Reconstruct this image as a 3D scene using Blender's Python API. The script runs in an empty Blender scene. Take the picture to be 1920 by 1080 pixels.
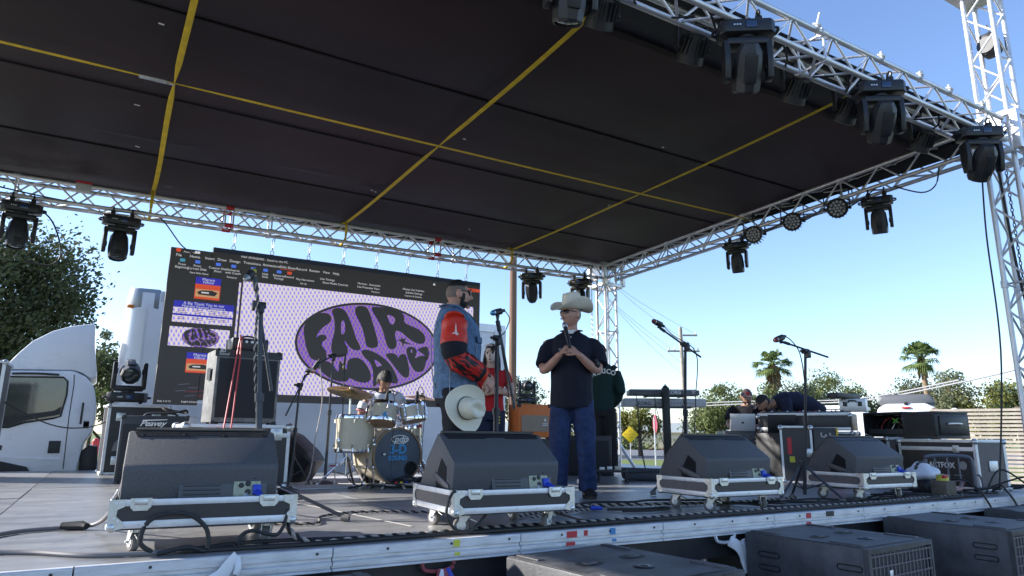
import bpy, bmesh, math, random
from mathutils import Vector as V, Matrix as M, noise as NZ
R = math.radians
sc = bpy.context.scene
COL = sc.collection
rnd = random.Random(7)

# ------------------------------------------------------------------ camera
cd = bpy.data.cameras.new('camera')
cam = bpy.data.objects.new('camera', cd); COL.objects.link(cam)
yaw, pit, rol = 0.533952, 0.214496, 0.0079108
fw = V((math.sin(yaw)*math.cos(pit), math.cos(yaw)*math.cos(pit), math.sin(pit)))
r0 = V((math.cos(yaw), -math.sin(yaw), 0)); u0 = r0.cross(fw)
rt = r0*math.cos(rol)+u0*math.sin(rol); up = u0*math.cos(rol)-r0*math.sin(rol)
cam.matrix_world = M(((rt.x, up.x, -fw.x, 0), (rt.y, up.y, -fw.y, 0), (rt.z, up.z, -fw.z, 1.73), (0, 0, 0, 1)))
cd.sensor_width = 36; cd.lens = 1275.7/1920*36; cd.clip_start = .05; cd.clip_end = 3000
sc.camera = cam

# ------------------------------------------------------------------ light
sd = V((-1.7, 1.2, 1.02)).normalized()          # towards the sun
SE = math.asin(sd.z); SA = math.atan2(sd.x, sd.y)
w = bpy.data.worlds.new('World'); sc.world = w; w.use_nodes = True
nt = w.node_tree; nt.nodes.clear()
sky = nt.nodes.new('ShaderNodeTexSky'); sky.sky_type = 'NISHITA'; sky.sun_disc = False
sky.sun_elevation = SE; sky.sun_rotation = SA
sky.air_density = 1.0; sky.dust_density = .35; sky.ozone_density = 3.0
bg = nt.nodes.new('ShaderNodeBackground'); bg.inputs[1].default_value = .15
wo = nt.nodes.new('ShaderNodeOutputWorld')
tint = nt.nodes.new('ShaderNodeMixRGB'); tint.blend_type = 'MULTIPLY'; tint.inputs[0].default_value = 1; tint.inputs[2].default_value = (.88, .87, .95, 1)   # the camera's cool white balance
nt.links.new(sky.outputs[0], tint.inputs[1]); nt.links.new(tint.outputs[0], bg.inputs[0]); nt.links.new(bg.outputs[0], wo.inputs[0])
sl = bpy.data.lights.new('sun', 'SUN'); sl.energy = 4.6; sl.angle = R(.53); sl.color = (1, .95, .88)
so = bpy.data.objects.new('sun', sl); COL.objects.link(so); so.rotation_euler = sd.to_track_quat('Z', 'Y').to_euler()
vs = sc.view_settings
vs.view_transform = 'Standard'; vs.look = 'None'; vs.gamma = 1; vs.use_curve_mapping = False; vs.exposure = 1.12

# ------------------------------------------------------------------ helpers
def mat(name, col, rough=.55, metal=0, var=0, vs=6, bump=0, bs=60, spec=.5, em=0, col2=None, stretch=(1, 1, 1), trans=0, dust=0):
    m = bpy.data.materials.new(name); m.use_nodes = True; t = m.node_tree; b = t.nodes['Principled BSDF']
    b.inputs['Base Color'].default_value = (*col, 1); b.inputs['Roughness'].default_value = rough
    b.inputs['Metallic'].default_value = metal; b.inputs['Specular IOR Level'].default_value = spec
    if em: b.inputs['Emission Color'].default_value = (*col, 1); b.inputs['Emission Strength'].default_value = em
    if trans: b.inputs['Transmission Weight'].default_value = trans
    if var or bump:
        tc = t.nodes.new('ShaderNodeTexCoord'); mp = t.nodes.new('ShaderNodeMapping'); mp.inputs['Scale'].default_value = stretch
        t.links.new(tc.outputs['Object'], mp.inputs[0])
    if var:
        n = t.nodes.new('ShaderNodeTexNoise'); n.inputs['Scale'].default_value = vs; n.inputs['Detail'].default_value = 6; n.inputs['Roughness'].default_value = .65
        t.links.new(mp.outputs[0], n.inputs[0])
        r = t.nodes.new('ShaderNodeValToRGB'); r.color_ramp.elements[0].position = .3; r.color_ramp.elements[1].position = .7
        c2 = col2 or tuple(min(1, c*(1+var)+dust) for c in col); c1 = col if col2 else tuple(c*(1-var) for c in col)
        r.color_ramp.elements[0].color = (*c1, 1); r.color_ramp.elements[1].color = (*c2, 1)
        t.links.new(n.outputs[0], r.inputs[0]); t.links.new(r.outputs[0], b.inputs['Base Color'])
        if em: t.links.new(r.outputs[0], b.inputs['Emission Color'])
        mr = t.nodes.new('ShaderNodeMapRange'); mr.inputs[3].default_value = max(0, rough-.12); mr.inputs[4].default_value = min(1, rough+.15)
        t.links.new(n.outputs[0], mr.inputs[0]); t.links.new(mr.outputs[0], b.inputs['Roughness'])
    if bump:
        n2 = t.nodes.new('ShaderNodeTexNoise'); n2.inputs['Scale'].default_value = bs; n2.inputs['Detail'].default_value = 3
        t.links.new(mp.outputs[0], n2.inputs[0])
        bu = t.nodes.new('ShaderNodeBump'); bu.inputs['Strength'].default_value = bump; bu.inputs['Distance'].default_value = .02
        t.links.new(n2.outputs[0], bu.inputs['Height']); t.links.new(bu.outputs[0], b.inputs['Normal'])
    return m

class MB:
    def __init__(s): s.bm = bmesh.new(); s.mi = 0
    def _f(s, vs_):
        try:
            f = s.bm.faces.new(vs_); f.material_index = s.mi; return f
        except ValueError: return None
    def box(s, c, d, rz=0, bev=0, rx=0, ry=0, seg=2):
        m = M.Translation(V(c)) @ M.Rotation(rz, 4, 'Z') @ M.Rotation(ry, 4, 'Y') @ M.Rotation(rx, 4, 'X')
        g = bmesh.ops.create_cube(s.bm, size=1, matrix=m @ M.Diagonal((*d, 1)))
        fs = {f for v in g['verts'] for f in v.link_faces}
        for f in fs: f.material_index = s.mi
        if bev:
            es = list({e for v in g['verts'] for e in v.link_edges})
            bmesh.ops.bevel(s.bm, geom=es, offset=bev, segments=seg, affect='EDGES', profile=.5, clamp_overlap=True, material=-1)
        return s
    def bb(s, a, b, bev=0): return s.box([(a[i]+b[i])/2 for i in range(3)], [abs(b[i]-a[i]) for i in range(3)], bev=bev)
    def ring(s, c, t, rx, ry, n, side=None):
        t = t.normalized(); sd_ = V(side) if side else (V((0, 0, 1)) if abs(t.z) < .9 else V((1, 0, 0)))
        x = sd_-t*sd_.dot(t)
        if x.length < 1e-4: x = V((0, 1, 0))-t*t.y
        x.normalize(); y = t.cross(x)
        return [s.bm.verts.new(c+x*rx*math.cos(2*math.pi*i/n)+y*ry*math.sin(2*math.pi*i/n)) for i in range(n)]
    def loft(s, pts, rads, n=12, side=None, cap=True, mis=None, closed=False):
        P = [V(p) for p in pts]; rs = []
        for i, p in enumerate(P):
            if closed: t = P[(i+1) % len(P)]-P[i-1]
            else: t = P[min(i+1, len(P)-1)]-P[max(i-1, 0)]
            r = rads[i] if isinstance(rads, list) else rads
            rx, ry = r if isinstance(r, (list, tuple)) else (r, r)
            rs.append(s.ring(p, t, rx, ry, n, side))
        m = len(rs) if closed else len(rs)-1
        for k in range(m):
            a, b = rs[k], rs[(k+1) % len(rs)]
            for i in range(n):
                f = s._f((a[i], a[(i+1) % n], b[(i+1) % n], b[i]))
                if f and mis: f.material_index = mis(k, i)
        if cap and not closed:
            s._f(list(reversed(rs[0]))); s._f(rs[-1])
        return s
    def cyl(s, a, b, r, r2=None, n=10, cap=True): return s.loft([a, b], [r, r if r2 is None else r2], n, cap=cap)
    def tube(s, pts, r, n=6, sub=4, closed=False): return s.loft(spl(pts, sub, closed) if sub > 1 else pts, r, n, closed=closed)
    def lathe(s, prof, c=(0, 0, 0), ax='Z', n=24, rot=None):
        c = V(c); q = rot or {'Z': M.Identity(3), 'Y': M.Rotation(R(-90), 3, 'X'), 'X': M.Rotation(R(90), 3, 'Y')}[ax]
        rs = []
        for r, h in prof:
            if r < 1e-5: rs.append([s.bm.verts.new(c+q @ V((0, 0, h)))])
            else: rs.append([s.bm.verts.new(c+q @ V((r*math.cos(2*math.pi*i/n), r*math.sin(2*math.pi*i/n), h))) for i in range(n)])
        for a, b in zip(rs, rs[1:]):
            for i in range(n):
                j = (i+1) % n
                if len(a) == 1 and len(b) == 1: continue
                if len(a) == 1: s._f((a[0], b[j], b[i]))
                elif len(b) == 1: s._f((a[i], a[j], b[0]))
                else: s._f((a[i], a[j], b[j], b[i]))
        return s
    def prism(s, poly, lo, hi, ax='Y', bev=0):
        def P(p, h): return {'Y': V((p[0], h, p[1])), 'X': V((h, p[0], p[1])), 'Z': V((p[0], p[1], h))}[ax]
        a = [s.bm.verts.new(P(p, lo)) for p in poly]; b = [s.bm.verts.new(P(p, hi)) for p in poly]; n = len(poly); fs = []
        fs.append(s._f(a)); fs.append(s._f(list(reversed(b))))
        for i in range(n): fs.append(s._f((a[i], b[i], b[(i+1) % n], a[(i+1) % n])))
        fs = [f for f in fs if f]; bmesh.ops.recalc_face_normals(s.bm, faces=fs)
        if bev:
            bmesh.ops.bevel(s.bm, geom=list({e for v in a+b for e in v.link_edges}), offset=bev, segments=2, affect='EDGES', profile=.5, clamp_overlap=True, material=-1)
        return s
    def ball(s, c, r, sc_=(1, 1, 1), u=16, v=10, rz=0):
        m = M.Translation(V(c)) @ M.Rotation(rz, 4, 'Z') @ M.Diagonal((*sc_, 1))
        g = bmesh.ops.create_uvsphere(s.bm, u_segments=u, v_segments=v, radius=r, matrix=m)
        for f in {f for vv in g['verts'] for f in vv.link_faces}: f.material_index = s.mi
        return s
    def quad(s, *p): s._f([s.bm.verts.new(V(q)) for q in p]); return s
    def xf(s, m): bmesh.ops.transform(s.bm, matrix=m, verts=s.bm.verts[:]); return s
    def mesh(s, name, mats, smooth=40, norm=True):
        if norm: bmesh.ops.recalc_face_normals(s.bm, faces=s.bm.faces[:])
        me = bpy.data.meshes.new(name); s.bm.to_mesh(me); s.bm.free()
        for m in (mats if isinstance(mats, (list, tuple)) else [mats]): me.materials.append(m)
        if smooth: me.shade_smooth(); me.set_sharp_from_angle(angle=R(smooth))
        return me
    def build(s, name, mats, parent=None, smooth=40, loc=(0, 0, 0), rz=0, norm=True): return link(name, s.mesh(name, mats, smooth, norm), parent, loc, rz)

def spl(pts, sub=4, closed=False):
    P = [V(p) for p in pts]; n = len(P); out = []
    for i in range(n if closed else n-1):
        g = (lambda k: P[k % n]) if closed else (lambda k: P[max(0, min(n-1, k))])
        a, b, c, d = g(i-1), g(i), g(i+1), g(i+2)
        for k in range(sub):
            t = k/sub
            out.append(.5*((2*b)+(c-a)*t+(2*a-5*b+4*c-d)*t*t+(3*b-a-3*c+d)*t**3))
    if not closed: out.append(P[-1])
    return out
def link(name, me, parent=None, loc=(0, 0, 0), rz=0):
    o = bpy.data.objects.new(name, me); COL.objects.link(o); o.location = loc; o.rotation_euler = (0, 0, rz)
    if parent: o.parent = parent
    return o
def tag(o, label=None, cat=None, group=None, kind=None):
    for k, v in (('label', label), ('category', cat), ('group', group), ('kind', kind)):
        if v: o[k] = v
    return o
def thing(name, label, cat, loc=(0, 0, 0), rz=0, group=None): return tag(link(name, None, None, loc, rz), label, cat, group)
def struct(o): o['kind'] = 'structure'; return o
def kids(o): return [c for c in list(COL.objects) if c.parent == o]
_kid = {}
def copy_tree(o, loc, rz=None, label=None, group=None):
    r = o.copy(); COL.objects.link(r); r.location = loc
    if rz is not None: r.rotation_euler = (0, 0, rz)
    if label: r['label'] = label
    if group: r['group'] = group
    for ch in o.children:
        c = ch.copy(); COL.objects.link(c); c.parent = r
        for g in ch.children:
            d = g.copy(); COL.objects.link(d); d.parent = c
    return r
def ev(o):          # freeze an object's modifiers into its mesh
    bpy.context.view_layer.update()
    me = bpy.data.meshes.new_from_object(o.evaluated_get(bpy.context.evaluated_depsgraph_get()))
    o.modifiers.clear(); o.data = me; return o
def txt(s, size, mt, parent=None, m=None, name='lettering', ext=.0015, align='CENTER', bold=0, shear=0, sx=1):
    c = bpy.data.curves.new(name, 'FONT'); c.body = s; c.size = size; c.extrude = ext; c.align_x = align; c.align_y = 'CENTER'; c.offset = bold; c.shear = shear; c.resolution_u = 3
    o = bpy.data.objects.new(name, c); COL.objects.link(o); bpy.context.view_layer.update()
    me = bpy.data.meshes.new_from_object(o.evaluated_get(bpy.context.evaluated_depsgraph_get()))
    bpy.data.objects.remove(o); me.transform((m or M.Identity(4)) @ M.Diagonal((sx, 1, 1, 1))); me.materials.clear(); me.materials.append(mt)
    return link(name, me, parent)
FRONT = M.Rotation(R(90), 4, 'X')                    # text standing up, read from -Y
def at_front(x, y, z, rz=0, roll=0): return M.Translation((x, y, z)) @ M.Rotation(rz, 4, 'Z') @ FRONT @ M.Rotation(roll, 4, 'Z')

# ------------------------------------------------------------------ materials
ALU = mat('aluminium', (.62, .63, .65), .42, .75, .12, 9)
ALUW = mat('aluminium bright', (.72, .73, .75), .45, .5, .1, 14)
STEEL = mat('zinc steel', (.6, .62, .62), .35, .85, .15, 25)
CHROME = mat('chrome', (.8, .8, .82), .12, 1)
BLACK = mat('black plastic', (.022, .023, .026), .45, 0, .25, 20)
BLKM = mat('black metal', (.025, .026, .03), .38, .2, .2, 12)
TOLEX = mat('speckled black paint', (.09, .09, .095), .6, 0, .22, 120, .22, 220)
PLY = mat('black laminate', (.035, .033, .036), .4, 0, .2, 15)
BRNPLY = mat('grey brown laminate', (.13, .115, .115), .5, 0, .15, 10)
RUB = mat('grey rubber', (.16, .15, .14), .7, 0, .2, 20)
BRUB = mat('black rubber', (.02, .02, .02), .6)
WHITE = mat('white paint', (.75, .76, .78), .35, 0, .04, 3)
RED = mat('red tape', (.5, .03, .04), .5)
BLUEP = mat('blue plug', (.02, .06, .5), .35)
YEL = mat('yellow strap', (.68, .48, .02), .7, 0, .2, 9)
GLASS = mat('dark glass', (.03, .045, .05), .06, 0, 0, spec=.8)
INK = mat('white ink', (.75, .75, .75), .6)
SCR = mat('small lcd', (.12, .2, .45), .2)
DZ = 1.2
# ================================================================== ground
def gmat(name, stops, scale, rough=.9, bump=.5, bs=40):
    m = mat(name, stops[0], rough, var=.3, vs=scale, bump=bump, bs=bs, col2=stops[1]); return m
def sheet(name, x0, y0, x1, y1, z, m):
    b = MB(); b.quad((x0, y0, z), (x1, y0, z), (x1, y1, z), (x0, y1, z)); return struct(b.build(name, m))
GRASS = gmat('lawn', ((.09, .13, .025), (.17, .21, .05)), .9, bump=.8, bs=25)
ASPH = gmat('asphalt', ((.055, .055, .06), (.085, .085, .09)), 3)
ROADM = gmat('road asphalt', ((.12, .12, .13), (.17, .17, .18)), .8)
sheet('ground', -1500, -300, 1500, 2500, 0, GRASS)
sheet('parking_lot', -30, -14, 26, 13.6, .004, ASPH)
# far road, in the direction the right side of the stage looks
dv = V((.66, .75, 0)); pv = V((.75, -.66, 0))
def along(d, s, z=0): return dv*d+pv*s+V((0, 0, z))
def strip(name, d0, d1, z, m, s0=-140, s1=140):
    b = MB(); b.quad(along(d0, s0, z), along(d0, s1, z), along(d1, s1, z), along(d1, s0, z)); return struct(b.build(name, m))
strip('road', 56, 101, .004, ROADM)
for i, d in enumerate((70, 84)):
    strip('road_marking', d, d+.35, .012, WHITE, -90, 40)
b = MB(); REDK = mat('red kerb paint', (.35, .05, .045), .7, 0, .2, 2)
b.loft([along(101.3, -140, .08), along(101.3, 140, .08)], [(.09, .3)]*2, 4)
struct(b.build('kerb', REDK, smooth=0))
SAND = gmat('dry verge', ((.2, .17, .09), (.14, .17, .05)), .6)
strip('verge', 102, 125, .01, SAND)

# ================================================================== stage
stage = thing('stage', 'low stage of grey plywood decking edged by an aluminium front rail', 'stage')
def deckmat():
    m = mat('worn grey plywood', (.165, .165, .168), .33, 0, .4, 1.9, .12, 30, col2=(.33, .325, .315), stretch=(.6, 3.2, 1)); t = m.node_tree; bs = t.nodes['Principled BSDF']
    src = bs.inputs['Base Color'].links[0].from_socket
    oi = t.nodes.new('ShaderNodeObjectInfo'); hs = t.nodes.new('ShaderNodeHueSaturation')
    mr = t.nodes.new('ShaderNodeMapRange'); mr.inputs[3].default_value = .82; mr.inputs[4].default_value = 1.15
    t.links.new(oi.outputs['Random'], mr.inputs[0]); t.links.new(mr.outputs[0], hs.inputs['Value'])
    # pale scuffs
    tc = t.nodes.new('ShaderNodeTexCoord'); mp = t.nodes.new('ShaderNodeMapping'); mp.inputs['Scale'].default_value = (1.2, 14, 1); mp.inputs['Rotation'].default_value = (0, 0, .12)
    n = t.nodes.new('ShaderNodeTexNoise'); n.inputs['Scale'].default_value = 3.1; n.inputs['Detail'].default_value = 8; n.inputs['Roughness'].default_value = .75
    rp = t.nodes.new('ShaderNodeValToRGB'); rp.color_ramp.elements[0].position = .58; rp.color_ramp.elements[1].position = .74
    mx = t.nodes.new('ShaderNodeMixRGB'); mx.inputs[2].default_value = (.43, .42, .40, 1)
    t.links.new(tc.outputs['Object'], mp.inputs[0]); t.links.new(mp.outputs[0], n.inputs[0]); t.links.new(n.outputs[0], rp.inputs[0])
    # dark stains and tracks
    n3 = t.nodes.new('ShaderNodeTexNoise'); n3.inputs['Scale'].default_value = 4.3; n3.inputs['Detail'].default_value = 7; n3.inputs['Roughness'].default_value = .8
    r3 = t.nodes.new('ShaderNodeValToRGB'); r3.color_ramp.elements[0].position = .33; r3.color_ramp.elements[0].color = (.62, .62, .63, 1); r3.color_ramp.elements[1].position = .48; r3.color_ramp.elements[1].color = (1, 1, 1, 1)
    tw = t.nodes.new('ShaderNodeNewGeometry'); t.links.new(tw.outputs['Position'], n3.inputs[0]); t.links.new(n3.outputs[0], r3.inputs[0]); t.links.new(tw.outputs['Position'], mp.inputs[0])
    m3 = t.nodes.new('ShaderNodeMixRGB'); m3.blend_type = 'MULTIPLY'; m3.inputs[0].default_value = 1; t.links.new(hs.outputs[0], m3.inputs[1]); t.links.new(r3.outputs[0], m3.inputs[2])
    mu = t.nodes.new('ShaderNodeMath'); mu.operation = 'MULTIPLY'; mu.inputs[1].default_value = .8
    t.links.new(rp.outputs[0], mu.inputs[0]); t.links.new(mu.outputs[0], mx.inputs[0]); t.links.new(src, hs.inputs['Color']); t.links.new(m3.outputs[0], mx.inputs[1]); t.links.new(mx.outputs[0], bs.inputs['Base Color'])
    return m
DECK = deckmat()
pw, pd = 2.44, 1.22
me_p = MB().box((0, 0, -.011), (pw-.006, pd-.006, .022), bev=.002, seg=1).mesh('deck_panel', DECK)
Y0 = 3.42
for r in range(7):
    for c in range(-2, 4):
        link('deck_panel', me_p, stage, (-.5+pw*(c+.5), Y0+pd*(r+.5), DZ-.0012*((r*5+c*3) % 4)))
b = MB()
b.bb((-4.15, Y0+.02, .95), (9.24, Y0+pd*7, 1.165)); b.build('deck_frame', BLKM, stage)
WORN = mat('scuffed rail aluminium', (.66, .67, .69), .5, .35, .22, 6, .1, 50, stretch=(1, 3, 6))
prof = [(0, 0), (-.03, 0), (-.034, -.004), (-.034, -.042), (-.02, -.046), (-.02, -.06), (-.034, -.066), (-.034, -.082), (-.012, -.086), (-.012, -.094), (-.034, -.097), (-.034, -.107), (0, -.107)]
me_r = MB().prism(prof, -.522, .522, 'X').mesh('rail_section', WORN, 20)
x = -3.7
while x < 9.2:
    link('rail_section', me_r, stage, (x, Y0+.005, DZ+.002)); x += 1.05
# paint marks, bolts, hooks on the rail
for X, w_, h_, z, col in ((2.42, .07, .035, -.022, 'r'), (2.41, .06, .02, -.073, 'r'), (2.52, .025, .03, -.02, 'r'), (1.68, .035, .035, -.02, 'y'), (1.685, .03, .015, -.073, 'y'), (2.72, .04, .036, -.022, 'b'), (2.73, .03, .015, -.073, 'b'), (4.55, .05, .038, -.022, 'r'), (4.545, .05, .015, -.073, 'r'), (4.8, .09, .1, -.02, 'k')):
    m = {'r': RED, 'y': mat('yellow chalk', (.6, .6, .08), .8), 'b': mat('blue tape', (.05, .22, .5), .6), 'k': BLACK}[col]
    b = MB(); b.box((X, Y0-.031, DZ+z), (w_, .004, min(h_, .036)), rz=0); b.build('paint_mark', m, stage)
for i in range(30):
    X = -2.2+i*.35; b = MB(); b.lathe([(0, 0), (.006, .001), (.007, .004)], (X, Y0-.0345, DZ-.02), 'Y', 8); b.build('bolt', BLKM, stage)
RP = mat('red handle paint', (.3, .05, .06), .5, 0, .4, 20)
for X, m in ((.53, RP), (1.58, RP), (2.63, ALUW), (3.68, ALUW), (4.73, RP), (5.78, RP)):
    b = MB(); b.tube([(X-.09, Y0-.02, DZ-.105), (X-.075, Y0-.025, DZ-.14), (X, Y0-.025, DZ-.152), (X+.075, Y0-.025, DZ-.14), (X+.09, Y0-.02, DZ-.105)], .011, 6); b.build('rail_handle', m, stage)
# legs
lg = MB().cyl((0, 0, 0), (0, 0, 1.07), .028, n=12).mesh('leg', ALU)
for X, Yy in [(1.32, 3.6), (1.5, 3.62), (1.63, 3.75), (1.8, 3.95), (3.5, 3.62), (3.58, 3.66), (3.78, 3.7), (3.86, 3.9), (4.0, 4.3), (2.4, 3.9), (2.75, 3.9), (2.9, 4.3), (4.9, 3.7), (5.05, 3.8), (5.4, 4.3), (5.6, 4.4), (.3, 3.7), (.75, 3.7), (.9, 4.2), (6.8, 3.7), (7.9, 3.7), (-1.5, 3.7)]:
    link('leg', lg, stage, (X, Yy, 0))
b = MB(); b.bb((-4.1, 6.2, 0), (9.2, 6.25, .95)); b.build('skirt', mat('black shade backdrop', (.012, .012, .014), .9, 0, .3, 4, .4, 6), stage)  # black sheet added under the deck to paint the dark there
def strand(parent, name, pts, r, mt, n=6, sub=5): b = MB(); b.tube(pts, r, n, sub); return b.build(name, mt, parent)
ribb = thing('tied_rag', 'red white and blue cloth strips tied under the rail joint', 'rag', (1.6, Y0-.04, 1.06))
for i, (dx, mt) in enumerate(((-.02, WHITE), (.03, RP), (.055, BLUEP), (-.05, RP))):
    b = MB(); b.loft(spl([(dx*.3, 0, 0), (dx, -.02, -.08), (dx*2+.02, -.01, -.2), (dx*2.4+.04, -.015, -.32)], 4), [(.02, .004)]*13, 6); b.build('cloth_strip', mt, ribb)
for X, lab in ((.56, 'crumpled white flag bunched on the left rail joint'), (3.78, 'torn white rag hanging at the middle rail joint')):
    t = thing('tied_rag', lab, 'rag', (X, Y0-.04, DZ-.02)); b = MB()
    if X < 1: b.loft(spl([(.03, 0, .02), (.0, -.015, -.01), (-.03, -.018, -.05), (-.07, -.012, -.075)], 4), [(.028, .006)]*13, 8); b.loft(spl([(.03, 0, .02), (.035, -.018, -.03), (.02, -.012, -.07)], 4), [(.014, .006)]*9, 8)
    else: b.loft(spl([(-.08, 0, -.12), (-.02, -.02, -.16), (.03, -.015, -.24), (.06, -.02, -.32)], 4), [(.035, .008)]*13, 8); b.loft(spl([(.04, 0, -.12), (.05, -.02, -.18), (.07, -.015, -.33)], 4), [(.02, .006)]*9, 8)
    b.build('cloth', WHITE, t)
# riser mat under the drums
rug = MB(); rug.bb((1.75, 7.0, DZ+.002), (3.75, 8.95, DZ+.012)); tag(rug.build('drum_rug', mat('pale rug', (.5, .5, .52), .9, 0, .2, 4)), 'pale grey rug spread under the drum kit', 'rug')
b = MB(); b.loft([(1.17, 7.25, DZ+.003), (1.66, 3.95, DZ+.003)], [(.013, .0012)]*2, 4, side=(1, 0, 0)); tag(b.build('tape_line', mat('white tape', (.6, .58, .53), .7)), 'thin white tape line running slantwise over the sunlit deck', 'tape')

# ================================================================== trusses
GALV = mat('truss aluminium', (.68, .68, .69), .4, .6, .15, 7)
me_b1 = MB().cyl((0, 0, 0), (0, 0, 1), .011, n=8).mesh('brace', GALV)
def truss(name, label, p0, p1, upv=(0, 0, 1), h=.12, step=.25, cat='truss', ends=True):
    p0, p1 = V(p0), V(p1); t = (p1-p0); L = t.length; t.normalize(); u = V(upv); u = (u-t*u.dot(t)).normalized(); s = t.cross(u)
    o = thing(name, label, cat, p0)
    cs = [s*h+u*h, s*h-u*h, -s*h-u*h, -s*h+u*h]
    for c in cs:
        b = MB(); b.cyl(c, c+t*L, .025, n=12); b.build('chord', GALV, o)
    def br(a, b_):
        d = b_-a; q = link('brace', me_b1, o, a); q.rotation_euler = d.to_track_quat('Z', 'Y').to_euler(); q.scale = (1, 1, d.length)
    n = max(2, round(L/step))
    for f in range(4):
        a, c = cs[f], cs[(f+1) % 4]
        for k in range(n):
            x0, x1 = L*k/n, L*(k+1)/n
            if (k+f) % 2: br(a+t*x0, c+t*x1)
            else: br(c+t*x0, a+t*x1)
    for x in [L*i/4 for i in range(5)] if ends else []:
        for f in range(4): 
            if .02 < x < L-.02: br(cs[f]+t*x, cs[(f+1) % 4]+t*x)
    b = MB()
    for x in [L*i/4 for i in range(1, 4)]:
        for c in cs: b.cyl(c+t*(x-.035), c+t*(x+.035), .034, n=12)
    b.build('coupler', ALUW, o)
    return o
BT0, BT1 = V((-4.0, 9.4, 4.47)), V((7.38, 9.4, 4.60))
truss('roof_truss', 'back roof truss above the video screen', BT0, BT1)
truss('roof_truss', 'front roof truss crossing the upper right sky with four moving lights', (-4.0, 3.12, 4.84), (7.6, 3.12, 4.84))
truss('roof_truss', 'right side roof truss carrying three round lights', (7.78, 3.34, 4.83), (7.54, 9.26, 4.60))
truss('truss_tower', 'near right truss tower rising above the roof corner', (7.86, 3.12, 0), (7.86, 3.12, 6.55), (0, 1, 0), .13, .27)
truss('truss_tower', 'far right truss tower behind the hatted man', (7.54, 9.42, 0), (7.54, 9.42, 4.72), (0, 1, 0), .12, .27)
for (X, Yy, Z, s, lab) in ((7.86, 3.12, 4.82, .44, 'aluminium sleeve block on the near right tower'), (7.54, 9.42, 4.56, .42, 'aluminium sleeve block on the far right tower')):
    t = thing('sleeve_block', lab, 'truss block', (X, Yy, Z)); h = s/2
    for dx in (-h, h):
        for dy in (-h, h):
            b = MB(); b.box((dx, dy, 0), (.07, .07, .42), bev=.006); b.build('corner_post', GALV, t)
    for dz in (-.2, .2):
        for dx in (-h, h): b = MB(); b.box((dx, 0, dz), (.05, s-.08, .06), bev=.004); b.build('side_bar', GALV, t)
        for dy in (-h, h): b = MB(); b.box((0, dy, dz), (s-.08, .05, .06), bev=.004); b.build('side_bar', GALV, t)
    b = MB(); b.box((-h-.02, 0, .05), (.012, .2, .3)); b.build('side_plate', GALV, t)
t = thing('tower_top_plate', 'square grey top plate on the near right tower', 'plate', (7.86, 3.12, 6.56)); b = MB(); b.box((0, 0, .012), (.52, .52, .02), bev=.004); b.build('plate', GALV, t)
b = MB(); b.box((0, 0, .06), (.3, .5, .07), bev=.01); b.build('motor_mount', GALV, t)
# braces and bars at the near right tower
t = thing('roof_truss', 'short truss arm leaving the near right tower to the right', 'truss', (8.1, 3.1, 4.85))
for dz in (-.12, .12):
    for dy in (-.12, .12): b = MB(); b.cyl((0, dy, dz), (1.6, dy, dz), .025, n=12); b.build('chord', GALV, t)
for k in range(6): b = MB(); b.cyl((k*.26, -.12, -.12 if k % 2 else .12), (k*.26+.26, -.12, .12 if k % 2 else -.12), .011, n=8); b.build('brace', GALV, t)
t = thing('outrigger', 'pale diagonal strut bracing the far right tower', 'strut', (7.66, 9.6, 1.9)); b = MB(); b.cyl((0, 0, 0), (1.15, .4, -1.0), .03, n=10); b.build('tube', ALUW, t); b = MB(); b.box((0, 0, 0), (.1, .1, .1), bev=.01); b.build('clamp', ALUW, t)
def chain(label, x, y, z0, z1, mt=BLKM):
    t = thing('hanging_chain', label, 'chain', (x, y, z1)); n = int((z0-z1)/.042); me = MB().loft([V((math.cos(a)*.012, 0, math.sin(a)*.026)) for a in [i*2*math.pi/10 for i in range(10)]], .005, 5, side=(0, 1, 0), closed=True).mesh('link', mt)
    for i in range(min(n, 95)): link('link', me, t, (0, 0, .042*i+.02), (i % 2)*R(90))
chain('black hoist chain hanging beside the near right tower', 8.12, 3.24, 4.6, 1.3)
chain('black hoist chain hanging left of the far right tower', 7.2, 9.25, 4.5, 1.5)
chain('pale steel chain hanging behind the hatted man', 7.0, 9.15, 4.5, 1.6, STEEL)
t = thing('chain_hoist', 'dark chain hoist hanging inside the near right tower top', 'hoist', (7.9, 3.12, 5.95)); b = MB(); b.box((0, 0, 0), (.16, .14, .26), bev=.03); b.lathe([(0, -.1), (.09, -.1), (.09, .1), (0, .1)], (0, 0, -.02), 'X', 16); b.build('housing', BLKM, t); b = MB(); b.tube([(0, 0, .13), (.03, 0, .2), (0, 0, .25)], .012); b.build('hook', STEEL, t)

# lighting pipe behind the front truss
t = thing('lighting_pipe', 'round lighting pipe carrying the finned par lights behind the front truss', 'pipe', (2.2, 3.36, 4.94)); b = MB(); b.cyl((0, 0, 0), (5.2, 0, 0), .024, n=12); b.build('tube', GALV, t)
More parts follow.
